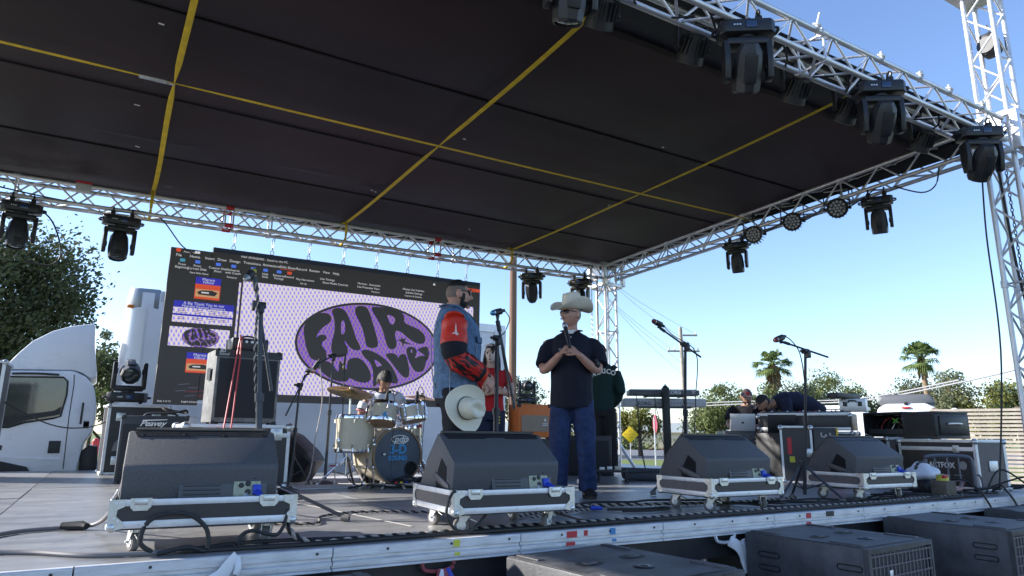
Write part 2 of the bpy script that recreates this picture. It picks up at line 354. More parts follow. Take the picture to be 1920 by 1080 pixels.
# ================================================================== roof
roof = thing('stage_roof', 'dark brown tarpaulin roof sewn from long strips over the stage', 'roof')
TARP = mat('tarpaulin', (.028, .0155, .016), .5, 0, .45, .7, .25, 2.2, stretch=(.35, 1, 1))
TARP2 = mat('navy tarpaulin band', (.01, .013, .02), .6, 0, .3, 1.5)
def rz_(y): return 4.985-(y-3.2)*.0365
ys = [3.86, 5.35, 6.8, 8.25, 9.62]
for a, c in zip(ys, ys[1:]):
    b = MB(); nx = 48; ny = 6; g = []
    for j in range(ny+1):
        y = a-.012+(c-a+.024)*j/ny; row = []
        for i in range(nx+1):
            x_ = -4.1+11.85*i/nx
            sag = .018*math.sin(j/ny*math.pi)+.006*NZ.noise(V((x_*1.3, y*1.6, 0)))+.012*math.sin(x_*2.13+1)**2*math.sin(j/ny*math.pi)
            row.append(b.bm.verts.new((x_, y, rz_(y)-sag+.009*(ys.index(a) % 2))))
        g.append(row)
    for j in range(ny):
        for i in range(nx): b._f((g[j][i], g[j][i+1], g[j+1][i+1], g[j+1][i]))
    bmesh.ops.solidify(b.bm, geom=b.bm.faces[:], thickness=.006)
    b.build('tarp_strip', TARP, roof)
for y in ys[1:-1]:
    b = MB(); b.loft([(-4.1, y, rz_(y)-.008), (7.74, y, rz_(y)-.008)], [(.008, .014)]*2, 8); b.build('seam', mat('seam cord', (.006, .006, .007), .8), roof)
b = MB(); b.bb((-4.1, 3.2, rz_(3.6)+.02), (7.76, 3.95, rz_(3.6)+.026)); b.build('front_band', TARP2, roof)
b = MB(); b.bb((7.752, 3.3, 4.78), (7.76, 9.6, 4.97)); b.build('side_edge', TARP2, roof)
b = MB(); b.cyl((-4.1, 9.63, rz_(9.63)), (7.7, 9.63, rz_(9.63)), .03, n=10); b.build('edge_pole', BLKM, roof)
# pale flecks painted in place of daylight through pin holes
PINLIGHT = mat('painted daylight', (.7, .72, .75), .7)
# scuffed paler patches on the cloth
PATCH = mat('scuffed tarpaulin', (.05, .043, .046), .55, 0, .3, 3)
for x_, y, lx, ly in ((.15, 7.75, 1.0, .025), (1.75, 7.75, .8, .025), (2.6, 7.9, .4, .02)):
    b = MB(); n = 18
    b.prism([(x_+lx/2*math.cos(i*2*math.pi/n)*(1+.2*math.sin(i*2.3)), y+ly/2*math.sin(i*2*math.pi/n)*(1+.15*math.cos(i*3.1))) for i in range(n)], rz_(y)-.052, rz_(y)-.05, 'Z'); b.build('worn_patch', PATCH, roof)
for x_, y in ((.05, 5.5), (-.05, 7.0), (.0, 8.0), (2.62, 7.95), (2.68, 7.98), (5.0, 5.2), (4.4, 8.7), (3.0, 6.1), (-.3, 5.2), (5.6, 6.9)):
    b = MB(); b.box((x_, y, rz_(y)-.045), (.03+.03*rnd.random(), .018, .003), rz=rnd.random()); b.build('daylight_fleck', PINLIGHT, roof)
def strap(label, a, c, n=40, tw=(), sagz=.02, w_=.05):
    t = thing('ratchet_strap', label, 'strap', a); a, c = V(a), V(c); pts = []; rr = []
    for i in range(n+1):
        f = i/n; p = (c-a)*f+V((.012*math.sin(f*9), 0, -sagz*math.sin(f*math.pi))); pts.append(p)
        k = min([abs(f-q) for q in tw]+[1]); rr.append((w_/2*min(1, .25+k*14), .002+.004*max(0, 1-k*14)))
    dr = (c-a).normalized(); b = MB(); b.loft(pts, rr, 8, side=dr.cross(V((0, 0, 1)))); b.build('webbing', YEL, t); return t
def zc(y, d=.06): return rz_(y)-d
for X, xf_, lab in ((.232, .225, 'yellow ratchet strap under the left part of the roof'), (2.70, 2.885, 'yellow ratchet strap under the middle of the roof'), (5.456, 5.755, 'yellow ratchet strap under the right part of the roof')):
    t = strap(lab, (xf_, 3.35, zc(3.35)), (X, 9.5, zc(9.5, .04)), tw=(.475,), sagz=.05)
    b = MB(); p = V((X, 9.4, 4.55 + .0115*(X)))-V((xf_, 3.35, zc(3.35))); b.tube([p+V((0, .13, .16)), p+V((0, -.135, .12)), p+V((0, -.14, -.12)), p+V((0, .1, -.16))], .018, 6); b.build('wrapped_end', YEL, t)
t = strap('long yellow ratchet strap crossing the three others sideways', (-4.0, 6.29, zc(6.29, .1)), (7.6, 6.25, zc(6.25, .1)), 60, (.3585,), .01, .045)
b = MB(); b.box((4.05, 0, -.008), (.22, .055, .02), bev=.006); b.tube([(4.16, -.02, -.01), (4.22, 0, -.015), (4.16, .02, -.01)], .006); b.build('ratchet', STEEL, t)
# ================================================================== video screen
SX, SY, SZ = .52, 9.5, 2.15
scr = thing('led_screen', 'large video wall showing a slide editor and a purple oval logo in bubble letters', 'video screen', (SX, SY, SZ))
def emis(name, col, st=1.0):
    return mat(name, col, .5, em=st)
DARKP = mat('screen dark grey', (.022, .022, .024), .5, em=.35)
def led_mat(name, base, dot, alt, st, mixn=.5, jag=0):
    m = bpy.data.materials.new(name); m.use_nodes = True; t = m.node_tree; bs = t.nodes['Principled BSDF']; N = t.nodes.new; Lk = t.links.new
    tc = N('ShaderNodeTexCoord'); mp = N('ShaderNodeMapping'); mp.inputs['Rotation'].default_value = (0, R(7), 0); Lk(tc.outputs['Object'], mp.inputs[0])
    sp = N('ShaderNodeSeparateXYZ'); Lk(mp.outputs[0], sp.inputs[0])
    nz = N('ShaderNodeTexNoise'); nz.inputs['Scale'].default_value = 1.3; Lk(tc.outputs['Object'], nz.inputs[0])
    def ml(a, k, op='MULTIPLY'):
        q = N('ShaderNodeMath'); q.operation = op
        for i, v_ in enumerate((a, k)):
            if isinstance(v_, (int, float)): q.inputs[i].default_value = v_
            else: Lk(v_, q.inputs[i])
        return q.outputs[0]
    ph = ml(nz.outputs[0], 5)
    a = ml(ml(ml(sp.outputs[0], 112), ph, 'ADD'), 0, 'SINE'); c = ml(ml(ml(sp.outputs[2], 60), ph, 'ADD'), 0, 'SINE')
    pr = ml(a, c); mr = N('ShaderNodeMapRange'); mr.inputs[1].default_value = .05; mr.inputs[2].default_value = .8; Lk(pr, mr.inputs[0])
    mr2 = N('ShaderNodeMapRange'); mr2.inputs[1].default_value = -.05; mr2.inputs[2].default_value = -.9; Lk(pr, mr2.inputs[0])
    m1 = N('ShaderNodeMixRGB'); m1.inputs[1].default_value = (*base, 1); m1.inputs[2].default_value = (*dot, 1); Lk(mr.outputs[0], m1.inputs[0])
    m2 = N('ShaderNodeMixRGB'); m2.inputs[2].default_value = (*alt, 1); Lk(m1.outputs[0], m2.inputs[1]); Lk(ml(mr2.outputs[0], mixn), m2.inputs[0])
    out = m2.outputs[0]
    bs.inputs['Base Color'].default_value = (.02, .02, .02, 1); bs.inputs['Roughness'].default_value = .6
    Lk(out, bs.inputs['Emission Color']); bs.inputs['Emission Strength'].default_value = st
    return m
LEDW = led_mat('led white', (.35, .32, .36), (.13, .12, .46), (.50, .40, .36), .86)
LEDP = led_mat('led purple', (.14, .085, .20), (.07, .02, .40), (.22, .12, .17), .8)
LEDB = emis('led blue', (.02, .02, .26), .5)
me_c = MB().box((0, .045, 0), (.498, .085, .498), bev=.004, seg=1).mesh('screen_panel', BLACK)
for i in range(9):
    for j in range(4):
        link('screen_panel', me_c, scr, (i*.5+.25, 0, j*.5+.25-(.07 if i == 0 else 0)))
def srect(name, x0, z0, x1, z1, m, d=.004, sl=0):
    b = MB(); b.prism([(x0, z0), (x1, z0+sl), (x1, z1+sl), (x0, z1)], -d-.0008, -d, 'Y'); return b.build(name, m, scr, 0)
srect('display_face', .003, -.067, .497, 1.927, DARKP, .002); srect('display_face', .503, .003, 4.497, 1.997, DARKP, .002)
srect('top_bar', .503, 1.935, 4.497, 1.996, mat('screen navy', (.006, .011, .022), .5, em=.35), .004)
sfr = srect('slide', .91, .1, 4.38, 1.585, LEDW, .004)
srect('scroll_bar', .86, .55, .885, 1.56, LEDW, .004)
def curve(pts, sub=4): return [(p.x, p.y) for p in spl([(a, b_, 0) for a, b_ in pts], sub, True)]
def ell(cx, cz, a, b_, n=64): return [(cx+a*math.cos(i*2*math.pi/n), cz+b_*math.sin(i*2*math.pi/n)) for i in range(n)]
OV = (2.715, .84, 1.075, .632)
def shape2d(name, outer, holes, mt, d, parent=scr, m=None):
    b = MB(); bm = b.bm; es = []
    for lp in [outer]+holes:
        vv = [bm.verts.new((p[0], -d, p[1])) for p in lp]; es += [bm.edges.new((vv[i], vv[(i+1) % len(vv)])) for i in range(len(vv))]
    bmesh.ops.triangle_fill(bm, use_beauty=True, use_dissolve=False, edges=es)
    if m: b.xf(m)
    bmesh.ops.recalc_face_normals(bm, faces=bm.faces[:])
    me = bpy.data.meshes.new(name); bm.to_mesh(me); bm.free(); me.materials.append(mt); return link(name, me, parent)
LOGO = {'F':[[(1.749,0.983),(1.762,1.076),(1.82,1.174),(1.907,1.235),(2.011,1.259),(2.085,1.246),(2.122,1.195),(2.106,1.133),(2.036,1.074),(1.975,1.008),(1.94,0.946),(1.933,0.906),(1.967,0.935),(2.018,0.952),(2.066,0.929),(2.068,0.89),(2.031,0.86),(2.01,0.819),(2.03,0.775),(2.072,0.731),(2.086,0.68),(2.086,0.621),(2.03,0.584),(1.938,0.589),(1.872,0.613),(1.821,0.701),(1.78,0.828)]],'A':[[(2.122,1.297),(2.153,1.334),(2.22,1.352),(2.289,1.334),(2.34,1.284),(2.386,1.2),(2.442,1.082),(2.491,0.95),(2.545,0.859),(2.572,0.8),(2.55,0.77),(2.488,0.767),(2.418,0.796),(2.366,0.853),(2.337,0.887),(2.339,0.857),(2.377,0.793),(2.388,0.727),(2.357,0.678),(2.278,0.646),(2.21,0.655),(2.167,0.698),(2.147,0.763),(2.15,0.856),(2.175,0.992),(2.173,1.126),(2.146,1.232)],[(2.267,1.135),(2.285,1.174),(2.309,1.165),(2.325,1.099),(2.326,1.018),(2.304,0.98),(2.281,0.987),(2.27,1.054)]],'I':[[(2.46,1.365),(2.493,1.403),(2.548,1.416),(2.619,1.402),(2.665,1.351),(2.705,1.257),(2.755,1.123),(2.806,0.975),(2.828,0.88),(2.807,0.831),(2.737,0.812),(2.672,0.828),(2.641,0.88),(2.614,0.987),(2.565,1.12),(2.495,1.238),(2.463,1.303)]],'R':[[(2.705,1.397),(2.732,1.421),(2.862,1.427),(3.008,1.428),(3.113,1.41),(3.19,1.36),(3.22,1.292),(3.225,1.235),(3.318,1.194),(3.441,1.154),(3.535,1.091),(3.569,1.021),(3.556,0.956),(3.495,0.93),(3.404,0.945),(3.296,1.0),(3.188,1.076),(3.113,1.098),(3.089,1.075),(3.087,1.012),(3.113,0.93),(3.109,0.859),(3.06,0.817),(3.008,0.824),(2.962,0.876),(2.929,0.971),(2.878,1.106),(2.8,1.238),(2.73,1.336)],[(2.948,1.316),(2.999,1.318),(3.059,1.291),(3.073,1.25),(3.056,1.199),(3.02,1.186),(2.989,1.214),(2.965,1.268)]],'star':[[(3.16,1.024),(3.199,0.985),(3.263,0.997),(3.238,0.953),(3.367,0.906),(3.232,0.917),(3.216,0.853),(3.194,0.929),(3.126,0.966),(3.185,0.977)]],'W':[[(1.936,0.533),(1.991,0.572),(2.082,0.585),(2.149,0.565),(2.206,0.51),(2.263,0.447),(2.273,0.507),(2.278,0.597),(2.316,0.569),(2.36,0.505),(2.384,0.489),(2.39,0.58),(2.414,0.628),(2.481,0.655),(2.564,0.651),(2.65,0.589),(2.719,0.492),(2.747,0.399),(2.727,0.338),(2.666,0.311),(2.569,0.317),(2.485,0.346),(2.43,0.364),(2.412,0.33),(2.365,0.312),(2.258,0.316),(2.136,0.362),(2.026,0.441)]],'a':[[(2.586,0.747),(2.626,0.781),(2.71,0.776),(2.826,0.736),(2.959,0.656),(3.065,0.552),(3.136,0.432),(3.159,0.351),(3.134,0.32),(3.061,0.326),(2.917,0.354),(2.822,0.275),(2.787,0.267),(2.78,0.387),(2.768,0.495),(2.72,0.6),(2.632,0.676)],[(2.785,0.647),(2.846,0.621),(2.898,0.573),(2.835,0.549),(2.813,0.578)]],'v':[[(2.955,0.724),(2.997,0.754),(3.07,0.759),(3.13,0.729),(3.149,0.695),(3.173,0.738),(3.217,0.759),(3.27,0.738),(3.303,0.649),(3.33,0.539),(3.327,0.442),(3.291,0.413),(3.231,0.43),(3.14,0.515),(3.047,0.62)]],'e':[[(3.27,0.829),(3.316,0.872),(3.392,0.869),(3.436,0.826),(3.433,0.77),(3.416,0.712),(3.488,0.745),(3.548,0.756),(3.595,0.724),(3.591,0.639),(3.557,0.538),(3.482,0.506),(3.406,0.53),(3.342,0.624),(3.296,0.719)],[(3.342,0.827),(3.363,0.831),(3.365,0.79),(3.347,0.789)]],'s':[[(3.453,0.842),(3.528,0.883),(3.612,0.889),(3.639,0.798),(3.627,0.712),(3.589,0.688),(3.563,0.764),(3.485,0.809)]]}
def logo(cx, cz, k, d):
    f = lambda p: ((p[0]-OV[0])*k+cx, (p[1]-OV[1])*k+cz)
    shape2d('logo_rim', ell(cx, cz, OV[2]*k, OV[3]*k), [], DARKP, d)
    shape2d('logo_oval', ell(cx, cz, (OV[2]-.033)*k, (OV[3]-.033)*k), [], LEDP, d+.002)
    for nm, cs in LOGO.items():
        cv = [[f(p) for p in (c if nm == 'star' else curve(c))] for c in cs]
        shape2d('logo_letter' if nm != 'star' else 'logo_star', cv[0], cv[1:], DARKP, d+.004)
logo(OV[0], OV[1], 1, .007)
srect('thumbnail', .09, .66, .80, .905, LEDW, .004); logo(.46, .785, .205, .006)
LRED = emis('led red', (.42, .05, .02), .5); LTAN = emis('led tan', (.36, .2, .1), .5); UI = emis('ui grey', (.4, .4, .42), .55); LCY = emis('led teal', (.04, .2, .3), .5)
for (x0, z0, x1, z1) in ((.33, 1.285, .635, 1.575), (.32, .335, .625, .59)):
    h = z1-z0
    srect('poster_blue', x0, z0+h*.68, x1, z1, LEDB); srect('poster_red', x0, z0, x1, z0+h*.68, LRED); srect('poster_tan', x0+.01, z0+h*.1, x1-.01, z0+h*.45, LTAN, .006)
    for k in range(2):
        txt(('Migrant', 'Festival')[k], .05-.006*k, UI, scr, at_front((x0+x1)/2, -.008, z1-.03-.037*k), 'poster_text', 0)
    b = MB(); b.prism([(x0+.05, z0+h*.2), (x1-.06, z0+h*.18), (x1-.03, z0+h*.34), (x1-.1, z0+h*.42), (x0+.08, z0+h*.4), (x0+.03, z0+h*.3)], -.0085, -.008); b.build('poster_car', DARKP, scr)
    srect('poster_car_light', x0+.08, z0+h*.27, x0+.17, z0+h*.33, UI, .009)
srect('thumbnail', .105, .965, .82, 1.155, LEDW, .004); srect('thumbnail_band', .105, 1.155, .825, 1.24, LEDB, .004); srect('thumbnail_band', .105, 1.05, .82, 1.075, LEDB, .006)
txt('A Big Thank You to our', .05, UI, scr, at_front(.46, -.006, 1.215), 'screen_text', 0); txt('Migrant Festival Sponsors', .05, UI, scr, at_front(.46, -.006, 1.175), 'screen_text', 0)
SMALL = emis('small slide text', (.14, .1, .2), .4)
for k in range(5):
    for q in range(4):
        X = .16+.165*q+.02*((k*3+q) % 3); zz = 1.135-.022*k if k < 3 else 1.03-.022*(k-3)
        b = MB(); b.box((X+.05, -.0058, zz), (.07+.03*((k+q) % 3), .0008, .008)); b.build('text_stroke', SMALL, scr)
def ui(s, x, z, size=.042, al='CENTER', m=None): txt(s, size, m or UI, scr, at_front(x, -.006, z), 'screen_text', 0, al)
for s, x in (('File', .1), ('Home', .29), ('Insert', .47), ('Draw', .62), ('Design', .78), ('Transitions', 1.0), ('Animations', 1.25), ('Slide Show', 1.47), ('Record', 1.66), ('Review', 1.84), ('View', 2.01), ('Help', 2.15)):
    ui(s, x, 1.83+.01*min(x, 1.5), .05)
srect('underline', 1.37, 1.812, 1.57, 1.818, LRED, .006)
for x, a, c in ((.15, 'From', 'Beginning'), (.33, 'From', 'Current Slide'), (.58, 'Custom Slide', 'Show'), (.77, 'Rehearse', 'with Coach'), (1.02, '', 'Show'), (1.18, 'Hide', 'Slide'), (1.36, 'Rehearse', 'Timings'), (1.5, 'Record', '')):
    ui(a, x, 1.715, .042); ui(c, x, 1.675, .042)
    b = MB(); b.box((x, -.0055, 1.77), (.06, .001, .04)); b.build('ui_icon', LCY if x < .2 else (LRED if x > 1.45 else emis('icon blue', (.05, .12, .5), .5)), scr)
for s, x, z, sz in (('Start Slide Show', .36, 1.62, .034), ('Rehearse', .76, 1.615, .034), ('Play Narrations', 1.72, 1.7, .04), ('Set Up', 1.7, 1.645, .034), ('Use Timings', 2.03, 1.745, .042), ('Show Media Controls', 2.15, 1.695, .042), ('Monitor:  Automatic', 2.65, 1.745, .042), ('Use Presenter View', 2.64, 1.695, .042), ('Monitors', 2.75, 1.645, .034), ('Always Use Subtitles', 3.35, 1.745, .042), ('Subtitle Settings', 3.36, 1.695, .042), ('Captions & Subtitles', 3.35, 1.645, .034), ('AutoSave', .22, 1.885, .036), ('MAF SPONSORS - Saved to this PC', 1.16, 1.915, .042)):
    ui(s, x, z, sz)
srect('share_button', 4.26, 1.835, 4.49, 1.885, LRED, .005); txt('Share', .04, DARKP, scr, at_front(4.37, -.007, 1.86), 'screen_text', 0)
b = MB(); b.lathe([(0, .001), (.03, .001), (.03, 0)], (.09, -.005, 1.9), 'Y', 16); b.build('ui_dot', LRED, scr)
for x in (.3, .33): b = MB(); b.lathe([(0, .001), (.018, .001), (.018, 0)], (x, -.005, 1.895), 'Y', 16); b.build('ui_dot', UI, scr)
ui('Slide 3 of 12', .12, -.03, .03); ui('English (United States)', .45, -.03, .03)
for k in range(9):
    b = MB(); p = [(.2+.3*rnd.random(), .03+.22*rnd.random()) for _ in range(2)]; b.loft([(p[0][0], -.006, p[0][1]), (p[0][0]+.12, -.006, p[0][1]+.05*(rnd.random()-.3))], [(.003, .0005)]*2, 4, side=(0, 0, 1)); b.build('dim_streak', (emis('dim red', (.1, .02, .03), .5), emis('dim grey', (.08, .08, .12), .5))[k % 2], scr)
b = MB(); b.prism([(3.345+.32, 1.86), (3.69, 1.9), (3.715, 1.86)], -.0055, -.005); b.build('ui_icon', UI, scr)
for i in range(8):
    X = .75+i*.5; b = MB(); zt = 4.36+.0115*X-SZ
    b.tube([(X+.01, -.08, zt+.02), (X-.016, 0, zt-.04), (X+.0, 0, 2.06), (X+.014, 0, zt-.04), (X+.01, -.1, zt+.02)], .006, 6); b.loft([V((X+math.cos(a)*.024, .02, 2.03+math.sin(a)*.03)) for a in [k*2*math.pi/12 for k in range(12)]], .006, 6, closed=True, side=(0, 1, 0)); b.build('hanging_hook', STEEL, scr)

# ================================================================== stage lights
SCR2 = mat('small dark lcd', (.03, .06, .14), .15)
def moving_head(label, loc, pan=0, tilt=0, hang=True, s=1.0, group='moving head stage lights'):
    o = thing('moving_head_light', label, 'stage light', loc, pan, group); f = -1 if hang else 1
    b = MB(); b.prism([(-.2*s, -.06*s), (-.16*s, -.1*s), (.16*s, -.1*s), (.2*s, -.06*s), (.2*s, .06*s), (.16*s, .1*s), (-.16*s, .1*s), (-.2*s, .06*s)], -.05*s, .05*s, 'Z', .008); b.xf(M.Translation((0, 0, f*.05*s))); b.build('base', BLKM, o)
    b = MB(); b.box((.02*s, -.104*s, f*.05*s), (.075*s, .008, .05*s), bev=.002); b.build('display', SCR2, o)
    b = MB()
    for k in range(3): b.box((-.06*s-.02*k, -.103*s, f*.05*s), (.012*s, .006, .012*s))
    b.build('button', ALU, o)
    for sx_ in (-1, 1): b = MB(); b.tube([(sx_*.17*s, -.05*s, f*.05*s), (sx_*.225*s, -.04*s, f*.05*s), (sx_*.225*s, .04*s, f*.05*s), (sx_*.17*s, .05*s, f*.05*s)], .012*s, 6); b.build('carry_handle', BLACK, o)
    z0, z1 = f*.105*s, f*.2*s
    b = MB(); b.lathe([(0, 0), (.07*s, 0), (.07*s, .02), (0, .02)], (0, 0, z0-(.02 if f < 0 else 0)), n=20); b.box((0, 0, f*.15*s), (.3*s, .13*s, .06*s), bev=.015*s)
    for sx_ in (-1, 1):
        b.prism([(-.06*s, f*.14*s), (.06*s, f*.14*s), (.065*s, f*.3*s), (.04*s, f*.44*s), (-.04*s, f*.44*s), (-.065*s, f*.3*s)], sx_*.15*s-.022*s, sx_*.15*s+.022*s, 'X', .01*s)
    b.build('yoke', BLKM, o)
    h = MB(); q = M.Translation((0, 0, f*.34*s)) @ M.Rotation(tilt, 4, 'X')
    h.lathe([(0, -.17*s), (.06*s, -.17*s), (.095*s, -.11*s), (.105*s, 0), (.108*s, .06*s), (.1*s, .16*s), (.09*s, .175*s), (.083*s, .17*s), (.083*s, .15*s)], n=10); h.box((0, .1*s, 0), (.09*s, .03*s, .2*s), bev=.01); h.xf(q)
    hd = h.build('lamp_head', BLACK, o, 25)
    b = MB(); b.lathe([(.085*s, .152*s), (.06*s, .168*s), (0, .175*s)], n=20); b.xf(q); b.build('lens', GLASS, hd)
    b = MB()
    for sx_ in (-1, 1): b.cyl((sx_*.12*s, 0, f*.34*s), (sx_*.155*s, 0, f*.34*s), .03*s, n=12)
    b.build('pivot', BLKM, o)
    if hang:
        for sx_ in (-1, 1):
            b = MB(); b.box((sx_*.1*s, 0, .035), (.05, .06, .07), bev=.01); b.loft([V((sx_*.1*s, math.cos(a)*.034, .085+math.sin(a)*.034)) for a in [k*2*math.pi/10 for k in range(10)]], .011, 6, closed=True, side=(1, 0, 0)); b.build('clamp', BLKM, o)
    else:
        b = MB()
        for sx_ in (-1, 1):
            for sy_ in (-1, 1): b.cyl((sx_*.14*s, sy_*.06*s, -.02), (sx_*.14*s, sy_*.06*s, .01), .018, n=8)
        b.build('foot', BRUB, o)
    return o
moving_head('leftmost black moving light under the back truss, in front of the tree', (-1.06, 9.27, 4.29), R(8), R(170))
moving_head('black moving light under the back truss against sky, left of the screen', (-.06, 9.27, 4.30), R(5), R(168), s=1.02)
moving_head('black moving light under the back truss beside the wooden utility pole', (5.86, 9.27, 4.36), R(-40), R(35), s=.95)
moving_head('black moving light under the back truss behind the cowboy hat', (6.84, 9.27, 4.38), R(-55), R(165), s=.95)
moving_head('leftmost moving light on the front truss, cut by the top of the picture', (2.17, 3.0, 4.70), R(-15), R(200), s=.98)
moving_head('second moving light from the left on the front truss, yellow label on its base', (3.75, 3.0, 4.70), R(-35), R(215), s=1.0)
moving_head('third moving light on the front truss with a red dot on its arm', (5.41, 3.0, 4.70), R(-35), R(218), s=1.0)
moving_head('rightmost moving light on the front truss beside the near tower', (7.07, 3.0, 4.70), R(-35), R(222), s=1.0)
moving_head('small rounded moving light nearer the corner on the right side truss', (7.6, 6.5, 4.48), R(-60), R(195), s=.85)
moving_head('small rounded moving light nearer the front on the right side truss', (7.66, 4.42, 4.54), R(-60), R(195), s=.85)
def par(label, loc, pan, tilt, s=1.0):
    o = thing('par_light', label, 'stage light', loc, pan, 'round par lights'); q = M.Translation((0, 0, -.2*s)) @ M.Rotation(tilt, 4, 'X')
    b = MB(); b.lathe([(0, -.12*s), (.07*s, -.12*s), (.09*s, -.05*s), (.11*s, .05*s), (.115*s, .1*s), (.105*s, .105*s), (.1*s, .085*s), (0, .085*s)], n=24)
    for k in range(18): a = k*2*math.pi/18; b.box((.1*s*math.cos(a), .1*s*math.sin(a), -.03*s), (.045*s, .006, .13*s), rz=a)
    b.xf(q); hd = b.build('lamp_body', BLACK, o)
    b = MB(); b.lathe([(.098*s, .088*s), (0, .089*s)], n=24); b.xf(q); b.build('lens_plate', mat('lens plate', (.03, .03, .035), .3), hd)
    me = MB().lathe([(.017*s, 0), (.013*s, .008*s), (0, .01*s)], n=10).mesh('led_lens', mat('led lens', (.5, .52, .55), .15))
    for rr_, n in ((0, 1), (.038*s, 6), (.075*s, 12)):
        for k in range(n):
            a = k*2*math.pi/n; l = link('led_lens', me, hd); l.matrix_local = q @ M.Translation((rr_*math.cos(a), rr_*math.sin(a), .089*s))
    b = MB()
    for sx_ in (-1, 1): b.box((sx_*.135*s, 0, -.1*s), (.012*s, .05*s, .24*s), bev=.003); b.cyl((sx_*.11*s, 0, -.2*s), (sx_*.15*s, 0, -.2*s), .02*s, n=10)
    b.box((0, 0, .02*s), (.28*s, .05*s, .012*s)); b.build('bracket', BLKM, o)
    b = MB(); b.box((0, 0, .05*s), (.04, .05, .06), bev=.006); b.loft([V((0, math.cos(a)*.032, .1*s+math.sin(a)*.032)) for a in [k*2*math.pi/10 for k in range(10)]], .01, 6, closed=True, side=(1, 0, 0)); b.build('clamp', BLKM, o)
par('round light full of small lenses, farthest of three on the side truss', (7.58, 6.15, 4.72), R(-62), R(100), 1.05)
par('middle one of three round lights with small lenses on the side truss', (7.6, 5.54, 4.75), R(-58), R(105), 1.05)
par('round light with small lenses, nearest of three on the side truss', (7.64, 4.92, 4.77), R(-55), R(105), 1.08)
for X, lab in ((2.70, 'black finned par light behind the leftmost front moving light'), (3.58, 'black finned par light left of the yellow labelled moving light'), (4.80, 'black finned par light between the two middle front moving lights'), (5.51, 'black finned par light just behind the red dotted moving light'), (6.72, 'black finned par light near the right end of the front truss')):
    par(lab, (X, 3.36, 4.83), R(-14), R(222), .95)
# ================================================================== wedges on wheeled trays
GRILL = mat('perforated grille', (.05, .05, .05), .45, .4)
PANEL = mat('connector panel', (.36, .38, .27), .5, 0, .35, 60)
GREYP = mat('grey metal panel', (.085, .088, .095), .45, .3, .12, 12)
def caster(parent, x, y, a, s=1.0):
    c = MB(); c.box((0, 0, -.008), (.085*s, .075*s, .008), bev=.002); c.lathe([(.03, -.03), (.03, -.012), (0, -.012)], n=14)
    for sx_ in (-1, 1): c.prism([(-.032, -.02), (.03, -.02), (.036, -.075*s), (.022, -.085*s), (-.0, -.06)], sx_*.021-.002, sx_*.021+.002, 'X')
    cy = .018; c.cyl((-.034, cy, -.072*s), (.034, cy, -.072*s), .006, n=8); c.box((.0, -.05, -.045), (.028, .04, .006), rx=.4)
    c.xf(M.Translation((x, y, 0)) @ M.Rotation(a, 4, 'Z')); o = c.build('caster', STEEL, parent)
    w_ = MB(); R_ = .046*s; w_.lathe([(.012, -.016), (R_-.006, -.016), (R_, -.01), (R_, .01), (R_-.006, .016), (.012, .016)], (0, cy, -.072*s), 'X', 20); w_.xf(M.Translation((x, y, 0)) @ M.Rotation(a, 4, 'Z')); w_.build('wheel', RUB, o)
    h = MB()
    for sx_ in (-1, 1): h.lathe([(0, sx_*.014), (.024, sx_*.014), (.026, sx_*.018), (.018, sx_*.02), (0, sx_*.02)], (0, cy, -.072*s), 'X', 16)
    h.xf(M.Translation((x, y, 0)) @ M.Rotation(a, 4, 'Z')); h.build('hub', ALUW, o)
def latch(parent, x, z, y, w_=.085):
    b = MB(); b.prism([(-w_/2, .02), (w_/2, .02), (w_/2, -.018), (w_/2-.015, -.034), (-w_/2+.015, -.034), (-w_/2, -.018)], -.006, 0); b.box((0, -.008, .004), (w_*.62, .008, .026), bev=.002); b.xf(M.Translation((x, y, z))); o = b.build('latch', STEEL, parent)
    r = MB()
    for q in ((-.4, .006), (.4, .006), (-.38, -.016), (.38, -.016), (0, -.024)): r.lathe([(0, .003), (.006, .002), (.0065, 0)], (x+q[0]*w_, y-.0065, z+q[1]), 'Y', 8)
    r.build('rivets', ALUW, o)['kind'] = 'stuff'
